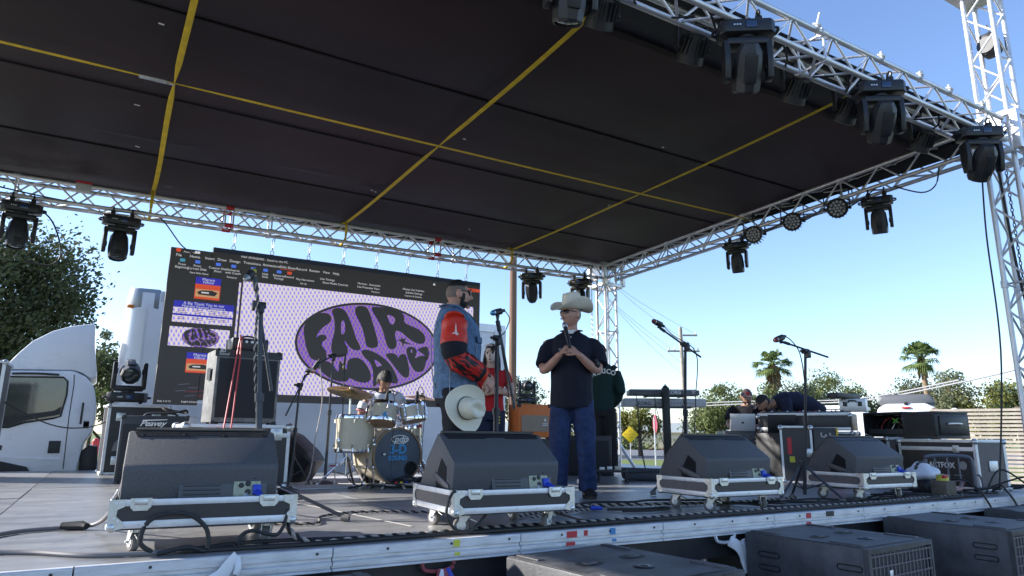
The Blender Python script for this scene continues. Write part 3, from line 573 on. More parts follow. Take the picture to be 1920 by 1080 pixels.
def tray(label, x, y, rz, W=.76, Dp=.6, cas=(0, 0, 0, 0)):
    o = thing('wheeled_tray', label, 'wheeled tray', (x, y, DZ), rz, 'wheeled flight case trays under the wedges'); z0, z1 = .118, .238; h = z1-z0
    for a, b_ in (((0, 0), (W, .012)), ((0, Dp-.012), (W, Dp)), ((0, .0125), (.012, Dp-.0125)), ((W-.012, .0125), (W, Dp-.0125))):
        b = MB(); b.bb((a[0], a[1], z0+.002), (b_[0], b_[1], z1-.002)); b.build('side_board', PLY if a[0] == 0 and b_[0] == W else BRNPLY, o)
    b = MB(); b.bb((.013, .013, z0-.012), (W-.013, Dp-.013, z0+.006)); b.build('base_board', PLY, o)
    e = .028
    for za, zb in ((z0-.004, z0+e), (z1-e, z1)):
        for (xa, ya, xb, yb) in ((.03, -.003, W-.03, .004), (.03, Dp-.004, W-.03, Dp+.003), (-.003, .03, .004, Dp-.03), (W-.004, .03, W+.003, Dp-.03)):
            b = MB(); b.bb((xa, ya, za), (xb, yb, zb), .002); b.build('edge_rail', ALUW, o)
    b = MB()
    for i in range(5):
        for z in (z0+.012,): b.lathe([(0, .002), (.004, .0015), (.0045, 0)], (.12+i*(W-.24)/4, -.004, z), 'Y', 8)
    b.build('rivets', BLKM, o)['kind'] = 'stuff'
    for cx_ in (0, W):
        for cy_ in (0, Dp):
            sx_, sy_ = (1 if cx_ == 0 else -1), (1 if cy_ == 0 else -1); b = MB()
            P = lambda u, v_, n: None
            for f in (0, 1):
                poly = [(-.004, z1+.002), (.062, z1+.002), (.056, z1-.03), (.03, z1-.042), (.028, z0+.05), (.05, z0+.03), (.066, z0+.0), (.03, z0-.008), (-.004, z0-.008)]
                if f == 0: b.prism([(cx_+sx_*u, v_) for u, v_ in poly], cy_-sy_*.006, cy_-sy_*.0032, 'Y')
                else: b.prism([(cy_+sy_*u, v_) for u, v_ in poly], cx_-sx_*.006, cx_-sx_*.0032, 'X')
            b.ball((cx_+sx_*.012, cy_+sy_*.012, z0+.004), .024); b.ball((cx_+sx_*.008, cy_+sy_*.008, z1-.006), .014)
            c = b.build('corner_cap', STEEL, o)
            r = MB()
            for u, v_ in ((.022, z1-.014), (.044, z1-.012), (.02, z0+.042), (.036, z0+.03)): r.lathe([(0, -sy_*.003), (.0062, -sy_*.002), (.0066, 0)], (cx_+sx_*u, cy_-sy_*.0062, v_), 'Y', 8)
            r.build('rivets', ALUW, c)['kind'] = 'stuff'
    latch(o, .12, z1-.014, -.006); latch(o, W-.13, z1-.014, -.006)
    for (cx_, cy_), a in zip(((.11, .11), (W-.11, .11), (.11, Dp-.1), (W-.11, Dp-.1)), cas): caster(o, cx_, cy_, a) if True else 0
    for c in o.children:
        if c.name.startswith('caster'): c.location.z = z0-.002
    return o
def wedge(label, x, y, rz, W=.72, dk=1):
    o = thing('wedge_monitor', label, 'wedge speaker', (x, y, DZ+.142), rz, 'floor wedge monitors')
    pr = [(0, 0), (-.038, .225), (-.03, .243), (.2, .395), (.235, .4), (.4, .25), (.52, .07), (.5, 0)]
    b = MB(); b.prism(pr, 0, W, 'X', .012); b.build('cabinet', TOLEX, o, 35)
    # front grille on the far side, its perforated lip showing at the top edge
    b = MB(); b.prism([(.222, .403), (.245, .402), (.41, .255), (.53, .075), (.545, .08), (.425, .268), (.25, .418), (.222, .409)], .03, W-.03, 'X'); g = b.build('grille', GRILL, o)
    b = MB(); n = 46
    for r in range(2):
        for i in range(n): X = .04+(W-.08)*(i+.5*(r % 2))/n; b.lathe([(0, .0012), (.0048, .0012), (.0048, 0)], (X, .227+.0085*r, .4105-.0005+.004*r), 'Z', 6)
    b.build('hole_light_dots', mat('painted hole light', (.34, .32, .28), .8), g)['kind'] = 'stuff'  # pale discs painted as light coming through the grille holes
    b = MB(); d = V((.23, .183, 0)).normalized()
    # fixing strip below the grille lip
    q = M.Translation((0, .163, .3705)) @ M.Rotation(math.atan2(.152, .23), 4, 'X')
    b.prism([(.04, -.0), (W*.42, 0), (W*.44, .012), (W*.6, .012), (W*.62, 0), (W-.04, 0), (W-.025, .045), (.025, .045)], .0, .003, 'Z'); b.xf(q); b.build('fixing_strip', BLACK, o)
    b = MB()
    for i in range(4): b.lathe([(.007, 0), (.006, .003), (0, .004)], (.065+i*(W-.13)/3, .012+.008*(i % 2), .003), n=8)
    b.xf(q); b.build('screws', BLKM, o)['kind'] = 'stuff'
    # connector panel on the lower back
    q = M.Translation((0, -.0225, .128)) @ M.Rotation(R(-9.6), 4, 'X')
    b = MB(); b.box((W*.64, -.003, .0), (.4, .006, .165), bev=.003); b.xf(q); rp = b.build('rear_panel', GREYP, o)
    for k in range(6): b = MB(); b.box((W*.5, -.008, .056-.02*k), (.165, .006, .009), bev=.002, rx=.3); b.xf(q); b.build('vent_slat', GREYP, rp)
    b = MB(); b.box((W*.795, -.0075, .01), (.125, .004, .12)); b.xf(q); b.build('input_plate', PANEL, rp)
    b = MB()
    for u, v_, rr in ((.755, .055, .012), (.8, .055, .012), (.845, .05, .012), (.755, .012, .013), (.8, .02, .014), (.8, -.02, .014)):
        b.lathe([(0, -.006), (rr*.7, -.006), (rr, 0)], (W*u, -.0095, v_), 'Y', 12)
    b.xf(q); b.build('knob', BLACK, rp); b = MB()
    for u, v_ in ((.76, .055), (.805, .056), (.85, .051)): b.loft([V((W*u+math.cos(a)*.01, -.0115, v_+math.sin(a)*.01)) for a in [k*2*math.pi/10 for k in range(10)]], .002, 4, closed=True, side=(0, 1, 0))
    b.xf(q); b.build('socket_ring', ALUW, rp)
    b = MB(); b.loft([(W*.86, -.01, -.02), (W*.865, -.045, -.03), (W*.885, -.09, -.055)], [.014, .017, .012], 10); b.box((W*.86, -.018, -.012), (.04, .025, .05), bev=.006); b.xf(q); b.build('blue_plug', BLUEP, rp)
    b = MB(); b.loft([(W*.79, -.01, -.035), (W*.785, -.05, -.05)], [.012, .01], 10); b.xf(q); b.build('white_plug', ALUW, rp)
    # handle hollow on the left end: dark pocket with a bar
    for sx_, X in ((-1, -.0015), (1, W+.0015)):
        b = MB(); b.prism([(.08, .015), (.21, .0), (.235, .14), (.15, .26), (.07, .21)], X-.001, X+.001, 'X'); b.build('handle_hollow', mat('hollow black', (.004, .004, .005), .9), o)
        b = MB(); b.prism([(.03, .07), (.25, .135), (.265, .165), (.245, .18), (.03, .118), (.018, .092)], X-.006, X+.006, 'X', .004); b.build('handle_bar', GREYP, o)
    return o
T = [('wheeled tray at the left end of the deck edge, cable loop before it', .08, 3.62, R(-3.5), .8, .6, (R(20), R(160), R(10), R(30))),
     ('wheeled tray in the sun and shade before the denim vest man', 1.69, 3.45, R(-3), .76, .64, (R(70), R(120), R(20), R(10))),
     ('wheeled tray in the shade, right of the hatted man', 3.83, 3.64, R(-2), .74, .58, (R(40), R(150), R(20), R(30))),
     ('wheeled tray nearest the right end of the deck', 5.68, 3.66, R(-2), .74, .58, (R(40), R(130), R(60), R(30)))]
for a in T: tray(*a)
wedge('black wedge monitor at the left, its back sunlit and speckled', .115, 3.74, R(-3.5), .69)
wedge('black wedge monitor with a shadow falling across its sloping back', 1.74, 3.6, R(-3), .69)
wedge('black wedge monitor right of the hatted man, beneath two mic stands', 3.87, 3.75, R(-2), .68)
wedge('rightmost black wedge monitor, beside the white plastic bag', 5.72, 3.77, R(-2), .68)

# ================================================================== subwoofers in front
SUBM = mat('scuffed black box paint', (.06, .06, .065), .5, 0, .6, 4, .12, 80)
SUBT = mat('dusty black box paint', (.075, .074, .075), .5, 0, .8, 4, .15, 50, stretch=(1, 2, 1))
def sub(label, x, y, rz, z, W=.74, Dp=.92):
    o = thing('subwoofer', label, 'subwoofer', (x, y, 0), rz, 'subwoofers on the ground before the stage')
    b = MB(); b.bb((0, -Dp+.03, .04), (W, 0, z), .012); b.build('cabinet', SUBM, o)
    b = MB(); b.bb((.012, -Dp+.04, z+.0005), (W-.012, -.012, z+.003)); b.build('top_sheet', SUBT, o)
    for dx in (.2, .53): 
        for dy in (-.42,):
            b = MB(); b.prism([(dx+.085*math.cos(i*math.pi/8)*(1 if abs(math.cos(i*math.pi/8)) > .0 else 1), dy+.2*(0 if dx < .3 else .15)+.05*math.sin(i*math.pi/8)) for i in range(16)], z+.0035, z+.005, 'Z'); b.build('handle_dish', BRUB, o)
            b = MB(); b.box((dx, dy+.2*(0 if dx < .3 else .15), z+.008), (.07, .045, .012), bev=.005); b.build('handle_bar', SUBT, o)
    for dx, dy in ((.06, -.12), (W-.06, -.12), (.06, -Dp+.16), (W-.06, -Dp+.16)):
        b = MB(); b.box((dx, dy, z+.006), (.045, .2, .009), bev=.003); b.build('stacking_skid', SUBM, o)
    b = MB(); b.lathe([(.055, 0), (.05, .004), (.02, .005), (.018, .001), (0, .001)], (W/2, -.62, z+.003), n=20); b.build('pole_socket', BLKM, o)
    for s_ in (-1, 1):
        X = -.001 if s_ < 0 else W+.001
        for zz in (z-.12, z-.2, z-.42):
            for yy in (-.18, -.72):
                b = MB(); b.loft([V((X-.001*s_*0, yy+(.06 if math.cos(a) > 0 else -.06)+math.cos(a)*.016, zz+math.sin(a)*.016)) for a in [k*2*math.pi/14 for k in range(14)]], .004, 5, closed=True, side=(1, 0, 0)); b.build('side_groove', BLKM, o)
    # grille: real bars in front of a dark hollow
    b = MB(); b.bb((.02, -Dp, z-.03), (W-.02, -Dp+.032, z-.004)); b.bb((.0, -Dp, .04), (.02, -Dp+.032, z-.004)); b.bb((W-.02, -Dp, .04), (W, -Dp+.032, z-.004)); b.build('front_frame', SUBM, o)
    b = MB()
    for i in range(17): X = .03+(W-.06)*i/16; b.bb((X-.005, -Dp+.004, .3), (X+.005, -Dp+.012, z-.04))
    for k in range(12):
        zz = z-.05-.06*k
        b.bb((.025, -Dp+.002, zz-.004), (W-.025, -Dp+.004, zz+.004))
    b.build('grille_bars', mat('grille brown grey', (.12, .11, .12), .5), o)['kind'] = 'stuff'
    b = MB(); b.box((W*.3, -Dp-.002, z-.17), (.035, .006, .07), bev=.003); b.build('badge', ALU, o)
sub('low grey topped subwoofer cut by the bottom edge, left half of picture', .48, 3.3, R(-3), 1.10, .68)
sub('dusty subwoofer top at the bottom middle, partly in sun', 1.89, 3.24, R(6), 1.12)
sub('subwoofer with tree shadows on its side, second from the right', 3.8, 3.34, R(4), 1.115, .76, .84)
sub('subwoofer at the lower right corner with brown grille', 5.4, 3.36, R(2), 1.125, .8, .9)
sub('farthest right subwoofer, only its blue shaded top showing', 6.95, 3.36, R(2), 1.12, .8, .8)

# ================================================================== flight cases and amps
def fcase(name, label, c, dims, rz=0, cat='flight case', side=PLY, lid=None, latches=(), corner=.045, group='flight cases', end=None, e=.03):
    o = thing(name, label, cat, c, rz, group); W, Dp, H = dims
    b = MB(); b.bb((-W/2, -Dp/2, .004), (W/2, Dp/2, H)); b.build('case_body', [side], o)
    if end:
        for s_ in (-1, 1): b = MB(); b.bb((s_*W/2-(.001 if s_ < 0 else -.0005), -Dp/2+e, e), (s_*W/2+(.004*s_), Dp/2-e, H-e)); b.build('end_board', end, o)
    for z in (0, H):
        for s_ in (-1, 1):
            z_a, z_b = (0, e) if z == 0 else (H-e, H+.003)
            b = MB(); b.bb((-W/2, s_*Dp/2-.004 if s_ < 0 else Dp/2-.004, z_a), (W/2, s_*Dp/2+.004 if s_ < 0 else Dp/2+.004, z_b), .002); b.build('edge_rail', ALUW, o)
            b = MB(); b.bb((s_*W/2-.0045, -Dp/2+.005, z_a), (s_*W/2+.0045, Dp/2-.005, z_b), .002); b.build('edge_rail', ALUW, o)
    for sx_ in (-1, 1):
        for sy_ in (-1, 1):
            b = MB(); b.bb((sx_*W/2-sx_*e, sy_*Dp/2-.0035, e), (sx_*W/2+sx_*.003, sy_*Dp/2+.0035, H-e)); b.bb((sx_*W/2-.0035, sy_*Dp/2-sy_*e, e), (sx_*W/2+.0035, sy_*Dp/2-sy_*.004, H-e)); b.build('edge_post', ALUW, o)
            for z in (.02, H-.02): b = MB(); b.ball((sx_*(W/2-.01), sy_*(Dp/2-.01), z), corner*.75); b.build('ball_corner', STEEL, o)
    if lid: b = MB(); b.bb((-W/2-.001, -Dp/2-.006, lid-.022), (W/2+.001, -Dp/2+.001, lid+.022), .002); b.build('lid_rail', ALUW, o)
    for X, z, s_ in latches:
        b = MB(); b.box((X, -Dp/2-.008, z), (s_, .012, s_), bev=.012); b.build('latch_dish', STEEL, o)
        b = MB(); b.box((X, -Dp/2-.017, z), (s_*.5, .01, s_*.62), bev=.005, ry=.35); b.lathe([(s_*.3, 0), (s_*.3, -.006), (s_*.2, -.006), (s_*.2, 0)], (X, -Dp/2-.015, z), 'Y', 14); b.build('latch', STEEL, o)
    return o
o = fcase('flight_case', 'tall black flight case at the back left with a moving light on top', (.42, 10.85, DZ), (.74, .6, .9), R(4), latches=((-.22, .74, .11), (.2, .74, .11), (-.22, .18, .11), (.2, .18, .11)))
b = MB(); b.prism([(-.28, .3), (-.05, .3), (-.08, .42), (-.2, .48), (-.26, .4)], -.307, -.305); b.build('scrawled_mark', mat('grey marker', (.2, .2, .2), .7), o)
moving_head('moving light standing upright on the tall flight case at left', (.27, 10.75, DZ+.945), R(3), R(112), hang=False, s=1.22)
o = fcase('flight_case', 'dark flight case cut off by the left picture edge', (-1.42, 10.3, DZ), (.75, .6, 1.36), R(0))
b = MB(); b.box((.41, -.1, .35), (.08, .05, .06), bev=.01); b.build('side_clasp', BLKM, o)
o = fcase('flight_case', 'black flight case with two silver latches under the large bass speaker', (1.18, 7.62, DZ), (1.0, .6, .62), R(3), lid=.52, latches=((-.28, .53, .12), (.36, .53, .12)), corner=.06)
def amp_box(name, label, c, dims, rz, cab, grille, cat='speaker cabinet', inset=.03, corners=True):
    o = thing(name, label, cat, c, rz); W, Dp, H = dims
    b = MB(); b.bb((-W/2, -Dp/2, .015), (W/2, Dp/2, H), .012); b.build('cabinet', cab, o)
    b = MB(); b.bb((-W/2+inset, -Dp/2-.008, .015+inset*1.6), (W/2-inset, -Dp/2+.004, H-inset*3)); g = b.build('grille_cloth', grille, o)
    if corners:
        for sx_ in (-1, 1):
            for z in (.02, H-.005):
                b = MB(); b.box((sx_*(W/2-.02), -Dp/2+.018, z-.012), (.05, .05, .05), bev=.014); b.build('corner_guard', BLACK, o)
    for sx_ in (-1, 1): 
        for sy_ in (-1, 1): b = MB(); b.cyl((sx_*W*.4, sy_*Dp*.4, 0), (sx_*W*.4, sy_*Dp*.4, .016), .02); b.build('foot', BRUB, o)
    return o
MESH = mat('black grille mesh', (.012, .013, .018), .5, .2, .2, 200)
CARP = mat('grey cabinet side', (.19, .19, .19), .8, 0, .4, 12)
o = amp_box('bass_cabinet', 'large black bass speaker with small white lettering on the latched flight case', (1.22, 7.6, DZ+.626), (.63, .48, .74), R(4), CARP, MESH, corners=True)
b = MB(); b.bb((-.33, -.247, .665), (.33, -.2405, .738)); b.build('name_strip', BLACK, o)
txt('3D', .05, INK, o, at_front(-.265, -.249, .722), 'lettering', bold=.001); txt('Sound', .038, INK, o, at_front(-.25, -.249, .69), 'lettering', shear=.2)
b = MB(); b.bb((.05, -.25, .694), (.16, -.248, .702)); b.build('brand_stroke', INK, o)
b = MB(); b.prism([(-.1, .44), (.06, .44), (.06, .56), (-.1, .56)], -.334, -.332, 'X'); b.build('side_handle', BLACK, o)
o = thing('amplifier', 'small black amplifier head with white knobs on the bass speaker', 'amplifier', (1.22, 7.55, DZ+1.372), R(4)); b = MB(); b.bb((-.17, -.16, .0), (.19, .14, .125), .012); b.build('case', BLACK, o)
for k in range(5): b = MB(); b.lathe([(0, -.02), (.013, -.02), (.016, 0)], (-.09+k*.055, -.161, .085), 'Y', 12); b.build('knob', ALUW, o)
b = MB(); b.box((-.11, -.163, .03), (.03, .006, .018)); b.build('indicator', mat('red lamp', (.6, .02, .01), .4), o)
b = MB(); b.tube([(-.08, .0, .128), (-.02, .0, .16), (.06, 0, .16), (.12, 0, .128)], .01); b.build('handle', BLACK, o)
t = thing('red_cable', 'two red cable runs hanging from the bass amplifier head', 'cable', (1.13, 7.34, 2.6)); RC = mat('red cable', (.55, .06, .07), .45)
for pts in ([(0, .0, .12), (-.03, -.06, -.1), (-.07, -.12, -.5), (-.13, -.25, -.95), (-.2, -.3, -1.3)], [(.01, 0, .1), (-.0, -.07, -.15), (-.02, -.13, -.5), (-.045, -.22, -.9), (-.05, -.3, -1.3)]): strand(t, 'cable_run', pts, .008, RC)
t = o = amp_box('guitar_amp', 'black guitar amp with a white slanted brand script, behind the left wedge', (.58, 8.75, DZ), (.7, .34, .72), R(-22), BLACK, MESH)
txt('Peavey', .085, INK, t, at_front(-.02, -.182, .635), 'lettering', bold=.0015, shear=.45, sx=1.1)
b = MB(); b.prism([(-.13, .66), (.13, .675), (.13, .683), (-.12, .675)], -.184, -.1815); b.build('brand_stroke', INK, t)
for sx_ in (-1, 1): b = MB(); b.bb((sx_*.352-.004, -.165, .02), (sx_*.352+.004, .165, .715), .003); b.build('edge_trim', ALU, t)
b = MB(); b.tube([(-.18, 0, .72), (-.12, 0, .75), (.12, 0, .75), (.18, 0, .72)], .012, 6); b.build('handle', BLACK, t)
t = thing('coiled_cable', 'black cable coiled on top of the guitar amp', 'cable', (.72, 8.75, DZ+.73)); strand(t, 'coil', [(-.1, 0, .02), (0, .1, .05), (.12, .05, .03), (.1, -.08, .06), (-.04, -.09, .03), (-.13, 0, .08), (-.04, .1, .06), (.13, .1, .04)], .011, BRUB)
ORG = mat('orange vinyl', (.68, .17, .03), .55, 0, .12, 6); BASK = mat('basket weave cloth', (.32, .26, .2), .8, 0, .2, 90)
plt = thing('flight_case', 'black case carrying the orange amp, mostly hidden', 'flight case', (4.68, 7.45, DZ), R(-30)); b = MB(); b.bb((-.38, -.3, 0), (.4, .3, .5), .01); b.build('case_body', PLY, plt)
o = amp_box('orange_amp', 'orange speaker cabinet with beige cloth behind the two talking men', (4.66, 7.42, DZ+.502), (.46, .3, .42), R(-6), ORG, BASK, inset=.045)
txt('ORANGE', .026, mat('ink dark blue', (.03, .04, .12), .6), o, at_front(.14, -.16, .175)); b = MB(); b.prism([(.1, .16), (.18, .16), (.18, .19), (.1, .19)], -.1595, -.1585); b.build('badge', INK, o)
b = MB(); b.prism([(.13, .21), (.15, .21), (.155, .235), (.14, .25), (.125, .235)], -.1595, -.1585); b.build('crest', INK, o)
moving_head('dark moving light resting on top of the orange cabinet', (4.62, 7.42, DZ+.945), R(-20), R(95), hang=False, s=.62)
o = thing('grey_cabinet', 'tall grey cabinet standing between the woman and the orange amp', 'cabinet', (4.3, 7.75, DZ), R(-30)); b = MB(); b.bb((-.1, -.2, 0), (.1, .2, 1.02), .01); b.build('body', mat('grey green paint', (.11, .13, .13), .6, 0, .15, 5), o); b = MB(); b.bb((-.1, -.203, .87), (.1, -.2005, 1.0)); b.build('top_panel', GREYP, o)
o = thing('side_fill_speaker', 'black triangular floor speaker seen end on, left of the drums', 'speaker', (1.98, 8.2, DZ), R(-32))
b = MB(); b.prism([(-.14, 0), (.12, 0), (.27, .24), (.2, .34), (-.0, .52), (-.14, .58)], -.25, .25, 'Y', .015); b.build('cabinet', BLACK, o, 30); b = MB(); b.prism([(.05, .03), (.14, .03), (.24, .22), (.16, .3)], -.262, -.252); b.build('port_panel', BLKM, o)
# right hand cluster
o = fcase('mixer_case', 'wide mixer flight case with a grey console edge, right of the crouching men', (8.35, 6.1, DZ), (1.15, .6, .62), R(-64), latches=((-.32, .5, .09), (.3, .42, .13)))
for s_, X in ((-1, -.55), (1, .55)): pass
b = MB(); b.bb((-.58, -.36, .64), (.56, .36, .86), .01); b.build('console_shell', PLY, o)
for z in (.655, .845): b = MB(); b.bb((-.585, -.372, z-.02), (.565, -.358, z+.02), .003); b.build('console_rail', ALU, o)
b = MB(); b.bb((-.5, -.3, .86), (.5, .3, .885)); b.build('console_deck', mat('console blue grey', (.04, .06, .1), .4), o)
for k in range(14): b = MB(); b.box((-.45+.068*k, -.1+.06*(k % 3), .895), (.02, .035, .02), bev=.004); b.build('fader', [ALU, BLACK, RED][k % 3], o)
txt('ES', .075, INK, o, at_front(.0, -.377, .575), 'lettering', bold=.003)
b = MB(); b.ball((-.58, -.36, .82), .03); b.ball((.56, -.36, .82), .03); b.ball((-.58, -.36, .66), .03); b.build('ball_corner', STEEL, o)
o = thing('toolbox', 'silver toolbox with black clasps on the mixer case', 'toolbox', (8.66, 5.62, DZ+.885), R(-64)); b = MB(); b.bb((-.16, -.1, .0), (.16, .1, .17), .008); b.build('shell', ALU, o)
for X in (-.09, .09): b = MB(); b.box((X, -.106, .1), (.05, .014, .06), bev=.004); b.build('clasp', BLKM, o)
b = MB(); b.tube([(-.05, -.105, .12), (-.04, -.13, .14), (.04, -.13, .14), (.05, -.105, .12)], .008); b.build('handle', BLKM, o)
b = MB(); b.bb((-.3, -.06, .175), (.2, .1, .24), .01); tag(b.build('black_bag', BLACK), 'flat black bag with yellow patch lying on the silver toolbox', 'bag').location = (8.6, 5.66, DZ+.885)
o = fcase('flight_case', 'upright black flight case with big chalk marks and a red sticker', (7.55, 5.72, DZ), (.36, .4, .68), R(-52), latches=((.12, .36, .1),), e=.022)
b = MB(); b.bb((.2, -.19, .0), (.46, .2, .66), .005); b.build('open_door', PLY, o); b = MB(); b.bb((.455, -.2, .0), (.475, .2, .66)); b.build('yellow_edge', YEL, o)
txt('3-D', .17, mat('chalk', (.4, .4, .4), .9), o, at_front(.33, -.194, .48, roll=R(-90)), 'lettering')
b = MB(); b.box((-.08, -.206, .44), (.05, .004, .2)); b.build('red_sticker', RED, o); b = MB(); b.box((-.06, -.206, .28), (.06, .004, .07)); b.build('yellow_sticker', mat('lime sticker', (.5, .5, .05), .6), o)
o = thing('traffic_cone', 'orange cone tip between the chalked case and the last wedge', 'cone', (7.2, 4.95, DZ)); b = MB(); b.lathe([(.16, 0), (.16, .02), (.12, .03), (.03, .3), (0, .305)], n=20); b.build('cone', mat('cone orange', (.6, .1, .02), .5), o); b = MB(); b.box((0, 0, .008), (.34, .34, .016), bev=.004); b.build('base', BRUB, o)
o = thing('power_amp_rack', 'low black amp rack with dials under the silver laptop', 'rack', (7.7, 6.65, DZ), R(-34)); b = MB(); b.bb((-.33, -.25, 0), (.33, .25, .62), .01); b.build('case_body', BLACK, o)
for k in range(3): 
    b = MB(); b.bb((-.3, -.262, .32+k*.095), (.3, -.252, .4+k*.095)); u = b.build('rack_unit', GREYP if k else BLKM, o)
    for q in range(5): b = MB(); b.lathe([(0, -.016), (.014, -.014), (.016, 0)], (-.2+.1*q, -.263, .36+k*.095), 'Y', 10); b.build('knob', BLKM, u)
o = thing('laptop', 'silver laptop with its lid open toward the crouching men', 'laptop', (7.62, 6.62, DZ+.625), R(-34)); b = MB(); b.bb((-.17, -.02, 0), (.17, .22, .016), .004); b.build('keyboard_half', ALU, o)
b = MB(); b.box((0, -.045, .115), (.34, .01, .235), bev=.004, rx=R(12)); l = b.build('lid', mat('silver lid', (.62, .63, .65), .35, .3), o); b = MB(); b.lathe([(0, 0), (.018, 0), (.018, .002)], (0, -.052, .115), 'Y', 14); b.build('lid_mark', BLKM, l)
o = thing('laptop', 'dark laptop open beside the mixer case', 'laptop', (7.78, 6.1, DZ+.6), R(-40)); b = MB(); b.bb((-.18, 0, 0), (.18, .24, .016), .004); b.build('keyboard_half', BLACK, o); b = MB(); b.box((0, -.03, .12), (.36, .01, .24), bev=.004, rx=R(14)); b.build('lid', BLKM, o)
b = MB(); b.bb((-.2, -.2, 0), (.2, .2, .6), .01); tag(b.build('speaker_stand_box', BLACK), 'small black box beneath the dark laptop', 'box').location = (7.8, 6.2, DZ)
o = fcase('flight_case', 'black flight case with a brown end and two black handles behind the rightmost wedge', (8.93, 5.30, DZ), (.9, .48, .55), R(-128), latches=((.34, .42, .08),), end=BRNPLY, e=.025)
for X in (-.1, .1): b = MB(); b.box((.457, X*1.2, .4), (.008, .045, .13), bev=.003); b.build('handle_plate', BLKM, o)
b = MB(); b.box((.456, 0, .33), (.004, .04, .03)); b.build('label_plate', ALU, o)
o = fcase('flight_case', 'big black flight case with white lettering and a globe mark at the right end', (8.42, 4.34, DZ), (1.0, .42, .53), R(-104), lid=.43, latches=((.27, .43, .08),), end=BRNPLY)
txt('ARTFOX', .085, INK, o, at_front(.06, -.213, .25), 'lettering', bold=.002)
b = MB(); b.lathe([(.045, 0), (.045, -.003), (0, -.003)], (.33, -.212, .255), 'Y', 20); 
g = b.build('globe_mark', mat('grey ink', (.35, .35, .35), .6), o)
for k in range(2):
    for q in range(3): b = MB(); b.box((-.06+.16*q, -.2125, .15-.06*k), (.11, .001, .012)); b.build('print_stroke', mat('grey ink', (.25, .25, .25), .6), o)
b = MB(); b.bb((.506, -.06, .2), (.514, .06, .31), .003); b.build('end_handle', ALU, o)
def rack_open(label, c, rz, W=.62, x=1):
    o = thing('amp_rack', label, 'rack', c, rz); H = .31
    for a, q in (((-W/2, -.25, 0), (W/2, .25, .03)), ((-W/2, -.25, H-.03), (W/2, .25, H)), ((-W/2, -.25, .031), (-W/2+.03, .25, H-.031)), ((W/2-.03, -.25, .031), (W/2, .25, H-.031)), ((-W/2+.031, .2, .031), (W/2-.031, .22, H-.031))):
        b = MB(); b.bb(a, q, .004); b.build('shell_panel', BLACK, o)
    if not x: b = MB(); b.bb((-W/2+.03, -.248, .03), (W/2-.03, -.24, H-.03)); b.build('front_lid', BLKM, o)
    for s_ in (-1, 1):
        b = MB(); b.bb((s_*W/2-.0, -.2, .05), (s_*(W/2+.02), .2, H-.05), .01); e_ = b.build('end_pad', BLKM, o)
        b = MB(); b.tube([(s_*(W/2+.02), -.09, H*.5), (s_*(W/2+.045), -.08, H*.55), (s_*(W/2+.045), .08, H*.55), (s_*(W/2+.02), .09, H*.5)], .012, 6); b.build('end_handle', ALU, e_)
    b = MB(); b.bb((-W/2+.032, -.2, .035), (W/2-.032, -.15, .1)); b.build('unit_face', GREYP, o)
    for k in range(5): strand(o, 'inner_wire', [(-.2+.08*k, -.17, .08), (-.18+.09*k, -.12, .2), (-.1+.05*k, .0, .24), (.05*k, .05, .12)], .006, [BRUB, RC, BRUB, ALU, BRUB][k])
    if x:
        G = mat('green tape', (.1, .5, .03), .6)
        for a in (.6, -.6): b = MB(); b.box((W*.3, -.253, .2), (.1, .004, .012), ry=a); b.build('green_cross', G, o)
    return o
rack_open('open amp rack with a green cross and wires inside', (8.92, 5.2, DZ+.56), R(-100))
rack_open('rounded black rack case next to the green crossed rack', (8.52, 4.52, DZ+.54), R(-104), .46, 0)
o = thing('stage_barrier', 'grey tubular barrier end before the lettered case', 'barrier', (7.75, 3.92, DZ), R(-30)); GALV_ = mat('dull grey tube', (.13, .14, .17), .45, .3); b = MB(); b.tube([(-.35, 0, .02), (-.35, 0, .3), (-.3, 0, .36), (.05, 0, .36), (.14, 0, .3), (.15, 0, .02)], .02, 8); b.build('frame_tube', GALV_, o)
for X in (-.25, -.12, 0): b = MB(); b.cyl((X, 0, .03), (X, 0, .355), .009, n=8); b.build('bar', GALV_, o)
b = MB(); b.tube([(.15, 0, .16), (.2, 0, .17), (.22, 0, .1), (.22, 0, .02)], .01); b.build('hook', GALV_, o)
o = thing('plastic_bag', 'crumpled white and black plastic bag by the last wedge', 'bag', (7.1, 3.95, DZ)); BAGW = mat('white plastic', (.7, .72, .78), .3)
for (c, r, s_, m, nm) in (((0, 0, .2), .13, (1.15, 1, .8), BAGW, 'white_part'), ((.02, -.02, .09), .14, (1.2, 1, .65), BLACK, 'black_part')):
    b = MB(); b.ball(c, r, s_, 24, 16)
    for v_ in b.bm.verts: n = NZ.noise(v_.co*13); v_.co += (v_.co-V(c)).normalized()*n*.045; v_.co.z = max(.004, v_.co.z)
    b.build(nm, m, o, 60)
b = MB(); b.tube([(-.12, 0, .2), (-.1, -.02, .29), (.02, -.03, .3), (.1, -.02, .24)], .014); b.build('handle', BLACK, o)
o = thing('power_box', 'small wooden power box with yellow plug, cables over it', 'power box', (6.95, 3.68, DZ)); b = MB(); b.box((0, 0, .075), (.17, .15, .15), bev=.008); b.build('box', mat('box wood', (.12, .1, .075), .7, 0, .4, 20), o)
b = MB(); b.lathe([(0, .06), (.05, .05), (.055, 0)], (0, 0, .15), n=16); b.build('yellow_plug', mat('yellow plastic', (.55, .48, .05), .4), o); b = MB(); b.box((-.03, -.04, .19), (.07, .03, .03), bev=.01); b.build('red_plug', RED, o)
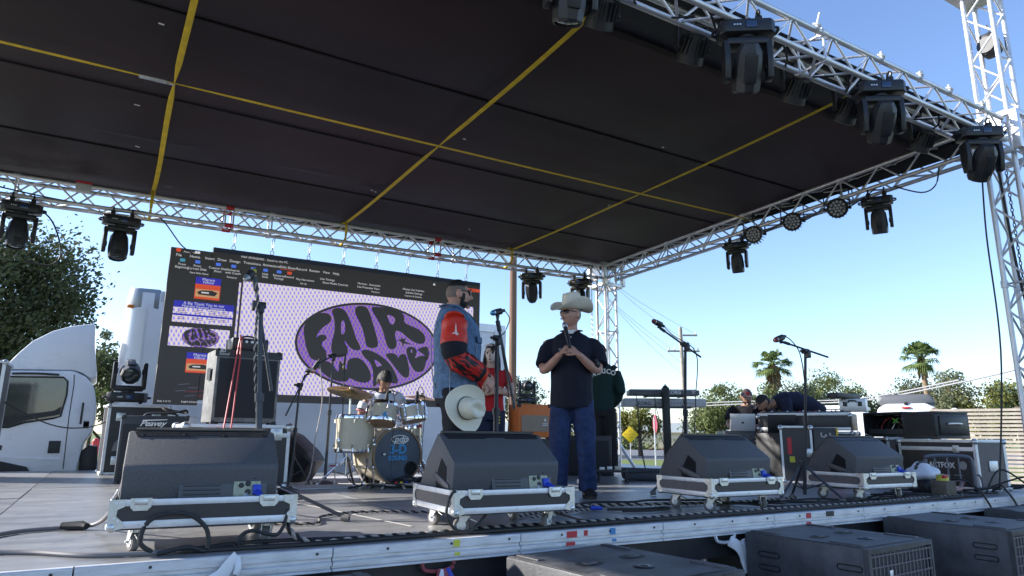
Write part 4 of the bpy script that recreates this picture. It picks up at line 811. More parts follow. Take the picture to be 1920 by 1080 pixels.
# ================================================================== microphone stands
POWD = mat('grey black tube', (.05, .055, .065), .4, .4, .1, 8)
def mic(o, tip, back, ball, body=BLACK, r=.024):
    tip, back = V(tip), V(back); d = (tip-back).normalized(); q = d.to_track_quat('Z', 'Y').to_matrix()
    L = (tip-back).length
    b = MB(); b.lathe([(0, L), (r*.7, L-.004), (r, L-r), (r*.95, L-.045), (r*.8, L-.055)], back, n=14, rot=q); b.build('mic_ball', ball, o)
    b = MB(); b.lathe([(r*.97, L-.038), (r*1.03, L-.033), (r*.97, L-.028)], back, n=14, rot=q); b.build('mic_band', ALU, o)
    b = MB(); b.lathe([(0, 0), (r*.55, 0), (r*.6, .02), (r*.8, L-.055), (r*.8, L-.05)], back, n=14, rot=q); b.build('mic_body', body, o)
def stand(label, base, pole_top, boom=None, micp=None, ball=None, foot='tripod', r=.012, cablep=None, body=BLACK, feet_rot=0, spread=.32, fh=.3, group='microphone stands'):
    o = thing('microphone_stand', label, 'microphone stand', base, 0, group); B = V(base); P = V(pole_top)-B
    b = MB(); b.cyl((0, 0, .06), P*.55, r*1.35, n=10); b.cyl(P*.53, P*.57, r*1.9, n=10); b.build('lower_tube', POWD, o)
    b = MB(); b.cyl(P*.55, P, r, n=10); b.build('upper_tube', POWD, o)
    if foot == 'tripod':
        b = MB(); b.lathe([(0, 0), (.03, 0), (.03, .07), (0, .07)], (0, 0, fh-.03), n=12); b.build('leg_collar', BLACK, o)
        for k in range(3):
            a = feet_rot+k*2*math.pi/3; e = V((math.cos(a)*spread, math.sin(a)*spread, .015)); l = MB(); l.cyl((math.cos(a)*.02, math.sin(a)*.02, fh), e, .011, n=8); l.cyl((0, 0, .1), e*.5+V((0, 0, fh*.5)), .006, n=6); lo = l.build('leg', POWD, o)
            f = MB(); f.cyl(e-(e.normalized()*.05)+V((0, 0, .01)), e+V((0, 0, .004)), .019, n=10); f.build('rubber_foot', RUB, lo)
    else:
        b = MB(); b.lathe([(0, 0), (.14, 0), (.145, .01), (.12, .025), (.03, .045), (0, .045)], n=24); b.build('round_base', BLACK, o)
    if boom:
        e0, e1 = V(boom[0])-B, V(boom[1])-B
        b = MB(); b.cyl(e0, e1, r*.72, n=8); b.cyl(e0, e0+(e1-e0)*.12, r*1.15, n=8); b.build('boom_arm', POWD, o)
        b = MB(); b.lathe([(0, -.03), (.025, -.03), (.025, .03), (0, .03)], P, 'X', 12); b.box(P+V((0, -.02, -.03)), (.035, .05, .06), bev=.008); b.cyl(P+V((-.06, 0, 0)), P+V((-.02, 0, 0)), .012, n=8); b.build('boom_clutch', BLACK, o)
    if micp:
        t, k = V(micp[0])-B, V(micp[1])-B; mic(o, t, k, ball or ALU, body)
        end = e0 if boom else P; mid = (t+k)/2
        b = MB(); b.loft([end, (end*2+mid)/3+V((0, 0, -.01)), mid-V((0, 0, .028))], [.011, .012, .018], 8); b.loft([mid-(t-k)*.25, mid+(t-k)*.2], .027, 10); b.build('mic_clip', BLACK, o)
        if cablep:
            c = [k+V((0, 0, 0))]+[V(p)-B for p in cablep]; strand(o, 'mic_cable', c, .0045, BRUB)
    return o
FOAMB = mat('blue mic ball', (.08, .3, .5), .35, .6)
REDB = mat('dark red mic ball', (.2, .06, .06), .35, .6)
GRY = mat('mic mesh', (.4, .4, .4), .35, .7, .3, 300)
BRI = mat('brass and grey mic', (.28, .3, .3), .35, .6)
o = stand('tall boom microphone stand behind the left wedge with a yellow ringed mic', (.93, 4.75, DZ), (.86, 4.86, 2.6), ((.8, 4.86, 2.79), (.98, 4.88, 2.02)), ((.735, 4.83, 2.755), (.80, 4.87, 2.85)), BRI, r=.016, feet_rot=R(200), spread=.62, fh=.25)
b = MB(); b.lathe([(.0215, -.012), (.0225, 0), (.0215, .012)], V((.79, 4.864, 2.835))-V(o.location), n=14); b.build('yellow_ring', mat('yellow ring', (.5, .42, .03), .5), o)
b = MB(); b.box(V((.81, 4.84, 2.59))-V(o.location), (.02, .04, .07), bev=.006); b.build('wing_knob', BLACK, o)
sp = o
def twist(parent, name, pts, r, m1, m2, pitch=.09, n=5, sub=10):
    P = spl(pts, sub); L = 0; A = []; 
    for i, p in enumerate(P):
        if i: L += (p-P[i-1]).length
        t = (P[min(i+1, len(P)-1)]-P[max(0, i-1)]).normalized(); x = t.cross(V((0, 0, 1))); x = x.normalized() if x.length > 1e-3 else V((1, 0, 0)); y = t.cross(x); A.append((p, x, y, L))
    Q = [[], []]
    # resample so that each turn has enough points
    for i in range(len(A)-1):
        p0, x0, y0, l0 = A[i]; p1, x1, y1, l1 = A[i+1]; k = max(1, int((l1-l0)/(pitch/7)))
        for j in range(k):
            f = j/k; p = p0.lerp(p1, f); x = x0.lerp(x1, f); y = y0.lerp(y1, f); a = (l0+(l1-l0)*f)/pitch*2*math.pi
            for s_ in (0, 1): Q[s_].append(p+(x*math.cos(a+s_*math.pi)+y*math.sin(a+s_*math.pi))*r*.55)
    for s_, m in ((0, m1), (1, m2)): b = MB(); b.loft(Q[s_], r*.75, n); b.build(name, m, parent, norm=False)
TAN = mat('pale cable strand', (.38, .33, .28), .6); DKS = mat('dark cable strand', (.022, .02, .022), .5)
twist(sp, 'mic_cable', [V(p)-V(sp.location) for p in ((.8, 4.86, 2.8), (.83, 4.83, 2.62), (.84, 4.83, 2.3), (.87, 4.83, 2.0), (.92, 4.78, 1.6), (.96, 4.7, 1.3), (1.05, 4.5, DZ+.02))], .008, TAN, DKS, .07)
o = stand('straight microphone stand with a blue mic beside the denim vest man', (2.80, 4.98, DZ), (2.735, 4.86, 2.52), ((2.72, 4.83, 2.66), (2.93, 4.9, 1.95)), ((2.655, 4.83, 2.715), (2.79, 4.84, 2.755)), FOAMB, foot='round', r=.017, cablep=[(2.84, 4.84, 2.69), (2.8, 4.84, 2.58), (2.76, 4.84, 2.5), (2.83, 4.87, 2.2), (2.88, 4.9, 1.9), (2.84, 4.95, 1.3)])
b = MB()
for k in range(4): b.lathe([(.0245, 0), (.0245, .012)], (0, -.02, .63+.024*k), n=14)
b.build('yellow_rings', YEL, o)
stand('boom microphone stand leaning left above the third wedge', (4.77, 4.86, DZ), (4.60, 4.60, 2.575), ((4.36, 4.67, 2.72), (4.72, 4.53, 2.46)), ((4.275, 4.68, 2.785), (4.41, 4.67, 2.74)), REDB, r=.013, cablep=[(4.5, 4.65, 2.66), (4.68, 4.55, 2.5), (4.68, 4.58, 2.1), (4.7, 4.65, 1.7)], feet_rot=.4)
stand('boom microphone stand nearest the mixer, long arm sloping right', (5.3, 3.97, DZ), (5.195, 3.77, 2.47), ((5.03, 3.85, 2.545), (5.36, 3.67, 2.42)), ((4.925, 3.87, 2.555), (5.075, 3.87, 2.605)), REDB, r=.012, cablep=[(5.12, 3.84, 2.56), (5.16, 3.8, 2.45), (5.19, 3.8, 2.2), (5.24, 3.85, 1.8)], feet_rot=1.0)
o = stand('tall black stand holding two drum microphones over the cymbal', (2.16, 7.6, DZ), (2.17, 7.62, 2.6), ((2.0, 7.6, 2.5), (2.2, 7.62, 2.62)), ((1.93, 7.58, 2.39), (2.02, 7.6, 2.55)), mat('red foam', (.5, .06, .03), .6), r=.012, foot='round')
mic(o, V((2.3, 7.62, 2.45))-V(o.location), V((2.31, 7.62, 2.62))-V(o.location), mat('yellow brass', (.4, .33, .08), .4, .5), BLACK, .018); b = MB(); b.cyl(V((2.17, 7.62, 2.6))-V(o.location), V((2.31, 7.62, 2.62))-V(o.location), .008); b.build('cross_bar', POWD, o)
strand(o, 'mic_cable', [V(p)-V(o.location) for p in ((2.31, 7.62, 2.6), (2.29, 7.55, 2.2), (2.3, 7.5, 1.7), (2.34, 7.4, 1.3), (2.42, 7.3, DZ+.01))], .006, BRUB); strand(o, 'mic_cable', [V(p)-V(o.location) for p in ((2.02, 7.6, 2.5), (2.06, 7.55, 2.1), (2.0, 7.5, 1.7), (1.93, 7.35, 1.35), (1.82, 7.2, DZ+.01))], .006, mat('pale cable', (.35, .32, .32), .5))
stand('short boom microphone stand left of the drums beside the bass speaker', (1.77, 7.5, DZ), (1.80, 7.52, 2.25), ((1.85, 7.5, 2.36), (1.66, 7.45, 1.92)), ((1.92, 7.46, 2.42), (1.85, 7.52, 2.40)), GRY, r=.012, feet_rot=.2, spread=.22)

# ================================================================== drum kit
IVO = mat('ivory drum lacquer', (.58, .52, .40), .25, 0, .06, 4); HEAD = mat('drum head', (.42, .27, .17), .5, 0, .3, 5); NAVY = mat('dark blue drum head', (.05, .07, .105), .35, 0, .25, 6)
BRZ = mat('bronze cymbal', (.5, .31, .11), .32, .7, .5, 9, stretch=(1, 1, 1)); CY = mat('cyan print', (.04, .3, .6), .5)
DR = thing('drum_kit_bass_drum', 'ivory bass drum with a dark blue head and bright blue lettering', 'drum', (2.83, 7.2, DZ+.012), R(9))
def drum(o, c, r, h, ax='Z', rot=None, lugs=6, bottom=HEAD, top=HEAD, open_top=True):
    q = rot or (M.Rotation(R(90), 3, 'X') if ax == 'Y' else M.Identity(3)); c = V(c)
    b = MB(); b.lathe([(r*.97, 0), (r, .004), (r, h-.004), (r*.97, h)], c, n=40, rot=q); b.build('shell', IVO, o)
    b = MB(); b.lathe([(0, -.004), (r*.98, -.002), (r*.98, .01)], c, n=40, rot=q); b.build('resonant_head', bottom, o)
    b = MB(); b.lathe([(0, h+.004), (r*.98, h+.002), (r*.98, h-.01)], c, n=40, rot=q); b.build('batter_head', top, o)
    for hh in (0, h):
        b = MB(); s_ = -1 if hh == 0 else 1; b.lathe([(r*1.0, hh-s_*.028), (r*1.035, hh-s_*.028), (r*1.035, hh+s_*.006), (r*1.015, hh+s_*.012), (r*.985, hh+s_*.009), (r*.985, hh)], c, n=40, rot=q); b.build('hoop', CHROME, o)
    for k in range(lugs):
        a = (k+.5)*2*math.pi/lugs
        for hh, s_ in ((0, 1), (h, -1)):
            if h < .2 and s_ < 0 and False: continue
            b = MB(); p = c+q @ V((math.cos(a)*(r+.012), math.sin(a)*(r+.012), hh+s_*.06)); p2 = c+q @ V((math.cos(a)*(r+.018), math.sin(a)*(r+.018), hh)); b.cyl(p2, p, .005, n=6); b.loft([p-q @ V((0, 0, .018)), p+q @ V((0, 0, .018))], .013, 8); b.build('lug', CHROME, o)
qk = M.Rotation(R(90), 3, 'X')
r_ = .285
b = MB(); b.lathe([(r_*.97, 0), (r_, .004), (r_, .42), (r_*.97, .42)], (0, .44, .3), n=48, rot=qk); b.build('shell', IVO, DR)
b = MB(); b.lathe([(.0, .435), (r_*.99, .433)], (0, .44, .3), n=48, rot=qk); b.build('front_head', NAVY, DR)
WOOD = mat('hoop wood', (.25, .16, .09), .4)
for hh, mt in ((.425, WOOD), (-.005, IVO)): b = MB(); b.lathe([(r_*1.0, hh-.02), (r_*1.06, hh-.02), (r_*1.06, hh+.022), (r_*1.0, hh+.022), (r_*1.0, hh-.02)], (0, .44, .3), n=48, rot=qk); b.build('wood_hoop', mt, DR)
for k in range(8):
    a = (k+.5)*math.pi/4; p = V((math.cos(a)*(r_+.02), .04, .3+math.sin(a)*(r_+.02)))
    for y0, y1 in ((.0, .13), (.44, .31)): 
        b = MB(); b.cyl(p+V((0, y0-.04, 0)), p+V((0, y1-.04, 0)), .005, n=6); b.box(p+V((0, y1-.04, 0)), (.03, .045, .03), bev=.01); b.box(p+V((0, y0-.03, 0)), (.045, .02, .03), bev=.006); b.build('claw', CHROME, DR)
b = MB(); b.lathe([(0, .002), (.075, .002), (.075, 0)], (.17, .004, .16), 'Y', 24); b.build('port_hole', mat('port black', (.005, .005, .006), .9), DR)
b = MB(); b.loft([V((.17+math.cos(a)*.076, .002, .16+math.sin(a)*.076)) for a in [k*2*math.pi/24 for k in range(24)]], .008, 6, closed=True, side=(0, 1, 0)); b.build('port_ring', BRUB, DR)
b = MB(); b.loft([V((.02+math.cos(a)*.105, .003, .475+math.sin(a)*.042)) for a in [k*2*math.pi/36 for k in range(36)]], .006, 6, closed=True, side=(0, 1, 0)); b.build('logo_ring', INK, DR)
txt('pdp', .095, INK, DR, at_front(.03, .002, .475), 'lettering', bold=.002, shear=.25, sx=1.15); txt('3-D', .135, CY, DR, at_front(.0, .002, .365), 'lettering', bold=.004); txt('SOUND', .066, CY, DR, at_front(.0, .002, .275), 'lettering', bold=.003)
b = MB(); b.prism([(-.17+.04*math.cos(i*math.pi/10), .3+.045*math.sin(i*math.pi/10)) for i in range(11)], .002, .004); b.build('sticker', BLACK, DR); b = MB(); b.ball((-.165, .002, .318), .016, (1.2, .2, .8)); b.build('sticker_mark', INK, DR)
for sx_ in (-1, 1): b = MB(); b.cyl((sx_*.27, .16, .24), (sx_*.4, .02, .03), .009, n=8); b.cyl((sx_*.4, .02, .03), (sx_*.41, .01, .0), .014, n=8); b.box((sx_*.272, .16, .25), (.03, .05, .06), bev=.01); b.build('spur', CHROME, DR)
b = MB(); b.cyl((.0, .2, .585), (0, .2, .83), .013, n=10); b.box((0, .2, .6), (.06, .06, .03), bev=.008); b.cyl((-.14, .2, .8), (.14, .2, .8), .011, n=8); b.build('tom_post', CHROME, DR)
o = thing('rack_tom', 'ivory tom drum mounted on the bass drum, nearer the cymbal', 'drum', (2.60, 7.15, DZ+.66)); drum(o, (0, 0, 0), .157, .2, rot=M.Rotation(R(-14), 3, 'X') @ M.Rotation(R(10), 3, 'Y')); b = MB(); b.lathe([(0, -.003), (.022, -.003), (.022, 0)], (-.02, -.158, .09), 'Y', 16); b.build('badge', CY, o)
o = thing('rack_tom', 'smaller ivory tom drum next to the denim vest man', 'drum', (2.95, 7.08, DZ+.69)); drum(o, (0, 0, 0), .132, .17, rot=M.Rotation(R(-12), 3, 'X') @ M.Rotation(R(-6), 3, 'Y'))
o = thing('floor_tom', 'ivory floor tom standing on thin chrome legs left of the bass drum', 'drum', (2.41, 7.42, DZ+.015)); drum(o, (0, 0, .34), .205, .38, lugs=8)
for k in range(3): a = R(200)+k*2*math.pi/3; b = MB(); b.cyl((math.cos(a)*.225, math.sin(a)*.225, .55), (math.cos(a)*.235, math.sin(a)*.235, .03), .007, n=8); b.cyl((math.cos(a)*.235, math.sin(a)*.235, .03), (math.cos(a)*.235, math.sin(a)*.235, 0), .014, n=8); b.box((math.cos(a)*.22, math.sin(a)*.22, .45), (.035, .035, .06), bev=.01); b.build('leg', CHROME, o)
def cymbal(label, base, h, r, tilt, feet=True):
    o = thing('cymbal', label, 'cymbal', base); q = M.Rotation(R(tilt), 3, 'X') @ M.Rotation(R(3), 3, 'Y')
    b = MB(); b.lathe([(0, .022), (.02, .022), (.04, .014), (.06, .004), (r*.6, -.008), (r, -.022), (r, -.0235), (r*.6, -.0095), (.06, .0025), (0, .02)], (0, 0, h), n=48, rot=q); b.build('bronze_disc', BRZ, o)
    b = MB(); b.cyl((0, 0, .1), (0, 0, h-.05), .012, n=10); b.cyl((0, 0, h-.06), q @ V((0, 0, .06))+V((0, 0, h)), .007, n=8); b.lathe([(0, 0), (.02, 0), (.02, .02), (0, .025)], V((0, 0, h))+q @ V((0, 0, .022)), n=12, rot=q); b.box((0, 0, h-.07), (.04, .06, .035), bev=.008); b.build('stand_tube', CHROME, o)
    b = MB(); b.cyl((0, 0, .62), (0, 0, .66), .018, n=10); b.build('red_clamp', RED, o)
    for k in range(3): a = R(30)+k*2*math.pi/3; b = MB(); b.cyl((0, 0, .3), (math.cos(a)*.3, math.sin(a)*.3, .02), .012, n=8); b.cyl((0, 0, .12), (math.cos(a)*.17, math.sin(a)*.17, .15), .008, n=8); b.ball((math.cos(a)*.3, math.sin(a)*.3, .02), .02); b.build('leg', CHROME, o)
cymbal('large bronze cymbal tilted toward the audience above the floor tom', (2.30, 7.32, DZ), 1.0, .25, 19)
cymbal('cymbal mostly hidden behind the denim vest man', (3.23, 7.55, DZ), .98, .2, 8)
o = thing('snare_drum', 'snare drum glimpsed behind the bass drum', 'drum', (3.12, 7.72, DZ)); drum(o, (0, 0, .5), .17, .14); b = MB(); b.cyl((0, 0, .02), (0, 0, .5), .014); b.build('stand_tube', CHROME, o)
for (x, y, z, lab) in ((2.63, 7.1, DZ+.88, 'black clip microphone on the rim of the larger rack tom'), (2.93, 6.98, DZ+.9, 'black clip microphone upright on the smaller rack tom'), (2.47, 7.22, DZ+.74, 'small clip microphone on the floor tom rim')):
    o = thing('drum_microphone', lab, 'microphone', (x, y, z), 0, 'clip microphones on the drums'); b = MB(); b.loft([(0, 0, -.03), (0, -.01, .03), (.005, -.01, .1)], [.016, .022, .015], 10); b.build('body', BLACK, o); strand(o, 'cable', [(.005, -.01, .1), (.03, -.02, .15), (.07, -.02, .1), (.09, -.03, -.1), (.06, -.06, -.5), (.05, -.12, -z+DZ+.02)], .004, BRUB)
o = thing('cable_snake', 'black multi cable lump with coloured plugs under the bass drum', 'cable', (2.95, 6.98, DZ))
for k in range(7): strand(o, 'cable', [(.3*math.cos(k*1.7), .1*math.sin(k*2.1), .02), (.15*math.cos(k*1.1+2), .1*math.sin(k), .06+.02*(k % 3)), (.25*math.cos(k*2.2+1), -.08*math.sin(k+1), .03), (.45, -.12-.03*k, .012)], .012, BRUB)
for k, c in enumerate((RED, YEL, BLUEP, INK)): b = MB(); b.cyl((-.25+.06*k, -.05, .03), (-.25+.06*k, -.09, .05), .016, n=8); b.build('plug', c, o)

# ================================================================== keyboards on a column stand
KA, KB = V((6.53, 7.74, 0)), V((7.40, 7.22, 0)); ka = math.atan2(KB.y-KA.y, KB.x-KA.x)
o = thing('keyboard_stand', 'thick black column keyboard stand with two tiers', 'keyboard stand', (6.98, 7.42, DZ), ka); b = MB(); b.box((0, .0, .62), (.105, .1, 1.24), bev=.02); b.lathe([(0, 1.24), (.04, 1.24), (.03, 1.26), (.008, 1.27), (.008, 1.29), (0, 1.29)], n=12); b.build('column', mat('column black', (.012, .012, .013), .5), o)
for z, w_ in ((1.115, .5), (.955, .7)):
    for X in (-.5, .5): b = MB(); b.box((X*w_, .14, z), (.04, .3, .025), bev=.005); b.build('arm', BLACK, o)
    b = MB(); b.bb((-w_/2-.02, .0, z-.015), (w_/2+.02, .06, z+.012)); b.build('arm_bar', BLACK, o)
b = MB(); b.box((0, .05, .03), (.7, .4, .05), bev=.02); b.build('base', BLACK, o)
KG = mat('light grey keyboard shell', (.42, .43, .46), .45); KD = mat('dark grey keyboard shell', (.09, .1, .12), .45)
for lab, z, L, mt, w1, x1, w2, x2, im in (('upper dark keyboard with white letters on its back', 1.13, 1.02, KD, 'KORG', .14, 'X5', .43, INK), ('lower light grey keyboard with dark letters on its back', .968, 1.2, KG, 'KORG', -.3, 'TR', -.1, KD)):
    k = thing('keyboard', lab, 'keyboard', (6.98, 7.42, DZ+z), ka); b = MB(); b.bb((-L/2, -.02+.08, 0), (L/2, .34, .075 if L < 1.1 else .105), .006); b.build('shell', mt, k)
    txt(w1, .07, im, k, at_front(x1, .058, .04), 'lettering', bold=.0025); txt(w2, .06, im, k, at_front(x2, .058, .04), 'lettering', bold=.0005)
    for i in range(9): b = MB(); b.box((-.4+.035*i if L < 1.1 else .05+.045*i, .058, .05), (.016, .006, .012)); b.build('socket', BLACK, k)
    b = MB(); b.bb((-L/2+.03, .12, .0755 if L < 1.1 else .1055), (L/2-.03, .3, .09 if L < 1.1 else .12)); b.build('key_bed', INK, k)
    for X, dx in ((-.42, .1), (-.15, .3), (.25, -.1)): strand(k, 'cable', [(X, .05, .03), (X+.02, .03, -.2), (X+dx*.4, .0, -.6), (X+dx, -.02, -z+.03)], .005, BRUB)
o = thing('pedalboard', 'small folding table with effect pedals by the man in the green sweatshirt', 'pedalboard', (5.35, 6.65, DZ), R(-35)); b = MB(); b.box((0, 0, .13), (.36, .2, .025), bev=.004); b.build('board', BLKM, o)
for X in (-.15, .15): b = MB(); b.tube([(X, -.08, .12), (X*1.05, -.1, .06), (X*1.15, -.12, 0)], .012); b.tube([(X, .08, .12), (X*1.05, .1, .06), (X*1.15, .12, 0)], .012); b.build('leg', BLACK, o)
for X, m, h in ((-.12, INK, .03), (-.03, ALU, .04), (.06, mat('cream pedal', (.5, .48, .4), .5), .045), (.14, BLACK, .03)): b = MB(); b.box((X, 0, .145+h/2), (.06, .09, h), bev=.006); b.build('pedal', m, o)
o = thing('wall_charger', 'small white plug beside the hatted man shoe', 'plug', (4.78, 6.5, DZ)); b = MB(); b.box((0, 0, .08), (.05, .04, .05), bev=.006); b.box((0, 0, .03), (.1, .05, .06), bev=.01); b.build('body', INK, o)
o = thing('gig_bag', 'dark grey gig bag lying flat by the keyboard stand', 'bag', (6.05, 6.75, DZ), R(-31)); GB = mat('grey nylon', (.06, .068, .08), .75, 0, .2, 8, .3, 60)
b = MB(); b.box((0, 0, .075), (.72, .3, .15), bev=.05, seg=3)
for v_ in b.bm.verts: v_.co.z = max(.002, v_.co.z+.02*NZ.noise(v_.co*4))
b.build('body', GB, o, 60); b = MB(); b.tube([(-.3, -.158, .1), (0, -.165, .115), (.3, -.155, .1)], .006); b.build('zip', BLACK, o); b = MB(); b.box((.1, -.16, .06), (.05, .01, .07)); b.build('label', BLACK, o)
b = MB(); b.bb((-.25, -.12, 0), (.25, .12, .16), .01); tag(b.build('black_case', BLACK), 'small black case on the deck behind the third wedge', 'case').location = (6.6, 6.25, DZ)
o = thing('guitar_amp', 'black amplifier in the shade behind the legs of the hatted man', 'amplifier', (6.0, 8.05, DZ), R(-35)); b = MB(); b.bb((-.55, -.15, .0), (.36, .2, .55), .012); b.build('cabinet', BLACK, o); b = MB(); b.bb((-.51, -.16, .05), (.32, -.145, .48)); b.build('grille_cloth', MESH, o)

# ================================================================== loose cables on the deck
def g(x, y, z=0): return (x, y, DZ+.012+z)
t = thing('twisted_cable', 'thick twisted pair of dark and pale cable along the front deck edge', 'cable', (0, 0, 0))
twist(t, 'strand', [g(.80, 3.72, .24), g(.87, 3.6, .05), g(.98, 3.52), g(1.1, 3.53), g(1.3, 3.56), g(1.6, 3.55), g(2.0, 3.6), g(2.6, 3.57), g(3.2, 3.56), g(4.0, 3.55), g(4.8, 3.56), g(5.6, 3.54), g(6.4, 3.6), g(7.2, 3.62)], .013, DKS, TAN, .075, 5, 8)
t = thing('black_cable', 'pair of plain black cables beside the twisted cable at the deck edge', 'cable')
strand(t, 'cable_run', [g(.3, 3.56), g(.9, 3.5), g(1.5, 3.51), g(2.4, 3.5), g(3.6, 3.51), g(5.2, 3.5), g(7.4, 3.56)], .011, BRUB, 6, 8); strand(t, 'cable_run', [g(.35, 3.55), g(.7, 3.62, .01), g(1.3, 3.58), g(2.1, 3.53), g(3.2, 3.52)], .009, BRUB, 6, 8)
t = thing('grey_cable', 'grey power cable with inline connectors curving over the sunlit left deck', 'cable')
strand(t, 'cable_run', [g(.12, 4.28, .2), g(.1, 4.42, .1), g(.04, 4.62, .02), g(-.1, 4.72), g(-.35, 4.6), g(-.52, 4.2), g(-.53, 4.05), g(-.42, 3.95), g(-.2, 3.83), g(-.0, 3.64), g(.2, 3.57), g(.5, 3.545)], .011, mat('grey cable', (.19, .18, .18), .5), 8, 8)
b = MB(); b.loft([g(-.12, 4.71, .01), g(-.02, 4.66, .012), g(.0, 4.63, .01)], [.02, .026, .018], 8); b.build('inline_plug', BRUB, t); b = MB(); b.loft([g(-.45, 3.97, .012), g(-.36, 3.92, .012)], [.022, .02], 10); b.build('metal_plug', ALU, t)
t = thing('cable_loop', 'black cable loop standing up before the left tray', 'cable')
strand(t, 'loop', [g(.26, 3.56, .005), g(.21, 3.55, .05), g(.23, 3.55, .13), g(.3, 3.55, .165), g(.4, 3.55, .155), g(.475, 3.54, .09), g(.48, 3.53, .0), g(.4, 3.52, .02), g(.28, 3.52, .0)], .010, BRUB, 8, 8)
strand(t, 'drop', [g(.83, 3.6, .22), g(.835, 3.57, .12), g(.8, 3.55, .05), g(.74, 3.53, .055), g(.68, 3.52, .075), g(.63, 3.52, .06), g(.6, 3.52, .01)], .009, BRUB, 8, 8)
t = thing('cable_loop', 'dark cable hanging in a loop at the corner of the second tray', 'cable')
strand(t, 'loop', [g(1.75, 3.5, .2), g(1.67, 3.43, .22), g(1.63, 3.42, .12), g(1.69, 3.42, .03), g(1.8, 3.43, .03), g(1.92, 3.5, .1), g(1.98, 3.62, .09)], .008, BRUB, 8, 8)
t = thing('twisted_cable', 'thin twisted cable wandering across the middle of the sunlit deck', 'cable')
twist(t, 'strand', [g(.85, 4.45), g(1.05, 4.3), g(1.2, 4.3), g(1.3, 4.6), g(1.55, 4.75), g(1.8, 4.7), g(2.1, 4.5), g(2.6, 4.3)], .008, DKS, TAN, .07)
t = thing('cable_bundle', 'twisted cables with a blue plug between the second and third trays', 'cable')
twist(t, 'strand', [g(2.4, 4.0), g(2.8, 4.25), g(3.2, 4.4), g(3.6, 4.35), g(4.1, 4.2), g(4.8, 4.1), g(5.5, 4.2)], .011, DKS, TAN, .08); twist(t, 'strand', [g(2.5, 3.95), g(2.9, 4.12), g(3.3, 4.28), g(3.22, 4.62), g(3.1, 4.66), g(3.15, 4.4)], .008, DKS, TAN, .06)
strand(t, 'cable_run', [g(3.2, 4.5), g(3.5, 4.62), g(3.8, 4.5), g(4.1, 4.55), g(4.6, 4.3)], .009, BRUB, 6, 6); strand(t, 'cable_run', [g(3.26, 4.12), g(3.5, 4.02), g(3.75, 4.05), g(3.7, 3.95), g(3.45, 3.93), g(3.3, 4.0)], .009, BRUB, 6, 6); b = MB(); b.loft([g(3.17, 4.2, .008), g(3.24, 4.15, .008)], [.015, .012], 8); b.build('blue_plug', BLUEP, t)
strand(t, 'cable_run', [g(2.43, 3.85, .2), g(2.5, 3.8, .08), g(2.62, 3.66, .02), g(2.72, 3.6)], .006, mat('brown cable', (.07, .04, .035), .5), 6, 6)
t = thing('cable_bundle', 'tangle of black cables under the third and fourth trays', 'cable')
for k in range(9):
    x0 = 4.1+.33*k; strand(t, 'cable_run', [g(x0, 3.95+.2*math.sin(k)), g(x0+.25, 3.75+.1*math.cos(2*k), .02), g(x0+.5, 3.7+.2*math.sin(k*1.7)), g(x0+.9, 3.62+.1*math.sin(k*.7), .01), g(x0+1.3, 3.8+.12*math.cos(k))], .008, BRUB, 6, 5)
t = thing('cable_bundle', 'tangle of dark cables spilling over the right end of the deck', 'cable')
for k in range(10):
    a = k*.9; strand(t, 'cable_run', [g(6.9+.25*k*.7, 3.9+.2*math.sin(a)), g(7.0+.2*k, 3.62+.1*math.sin(a*2), .06+.08*(k % 3)), g(6.8+.24*k, 3.45, .1*(k % 2)), (6.85+.24*k, Y0-.06, DZ-.06), (6.9+.22*k, Y0-.1, DZ-.3)] if k % 2 else [g(6.6+.3*k, 3.8), g(6.9+.25*k, 4.0+.15*math.cos(a), .02), g(7.2+.22*k, 3.7, .03), g(7.5+.18*k, 3.85)], .009, BRUB, 6, 5)
strand(t, 'pink_run', [g(7.1, 3.7, .03), g(7.5, 3.8, .04), g(7.9, 4.0, .05), g(8.2, 4.1, .09)], .02, mat('faded pink hose', (.35, .18, .17), .6), 8, 5)
t = thing('cable_bundle', 'grey and pale cables heaped before the drum rug', 'cable')
for k in range(6): strand(t, 'cable_run', [g(2.2+.1*k, 6.9-.05*k), g(2.4+.08*k, 6.95+.05*math.sin(k), .02), g(2.5+.12*k, 6.8, .02), g(2.7+.06*k, 6.9+.04*math.cos(k)), g(3.1, 6.75-.04*k)], .011, [BRUB, TAN][k % 2], 6, 5)
t = thing('power_cable', 'black cable sagging in front of the truck cab at left', 'cable'); strand(t, 'cable_run', [(-1.3, 10.4, 2.25), (-.6, 10.6, 1.85), (-.15, 10.7, 1.8), (.2, 10.7, 1.95)], .008, BRUB, 6, 8)
t = thing('power_cable', 'thin black cable hanging beside the near right tower', 'cable'); strand(t, 'cable_run', [(7.5, 3.2, 4.5), (7.62, 3.3, 3.8), (7.68, 3.35, 2.6), (7.6, 3.5, 1.25)], .008, BRUB, 6, 8)
t = thing('power_cable', 'black cable running down inside the near right tower', 'cable'); strand(t, 'cable_run', [(7.85, 3.2, 4.6), (7.8, 3.15, 3.5), (7.88, 3.1, 2.2), (7.8, 3.2, 1.2)], .013, BRUB, 6, 8)
t = thing('truss_cable', 'black cables looped along the left of the back truss', 'cable')
for pts in ([(-1.0, 9.25, 4.33), (-.75, 9.2, 4.12), (-.62, 9.2, 3.75), (-.72, 9.2, 3.6), (-.95, 9.2, 3.62)], [(-1.7, 9.28, 4.5), (-.9, 9.27, 4.42), (-.3, 9.27, 4.4), (.1, 9.27, 4.42)], [(.1, 9.27, 4.42), (.35, 9.3, 4.38), (.62, 9.4, 4.1), (.78, 9.48, 4.02)]): strand(t, 'cable_run', pts, .009, BRUB, 6, 6)
t = thing('truss_cable', 'black cables tied along the right side truss between its lights', 'cable')
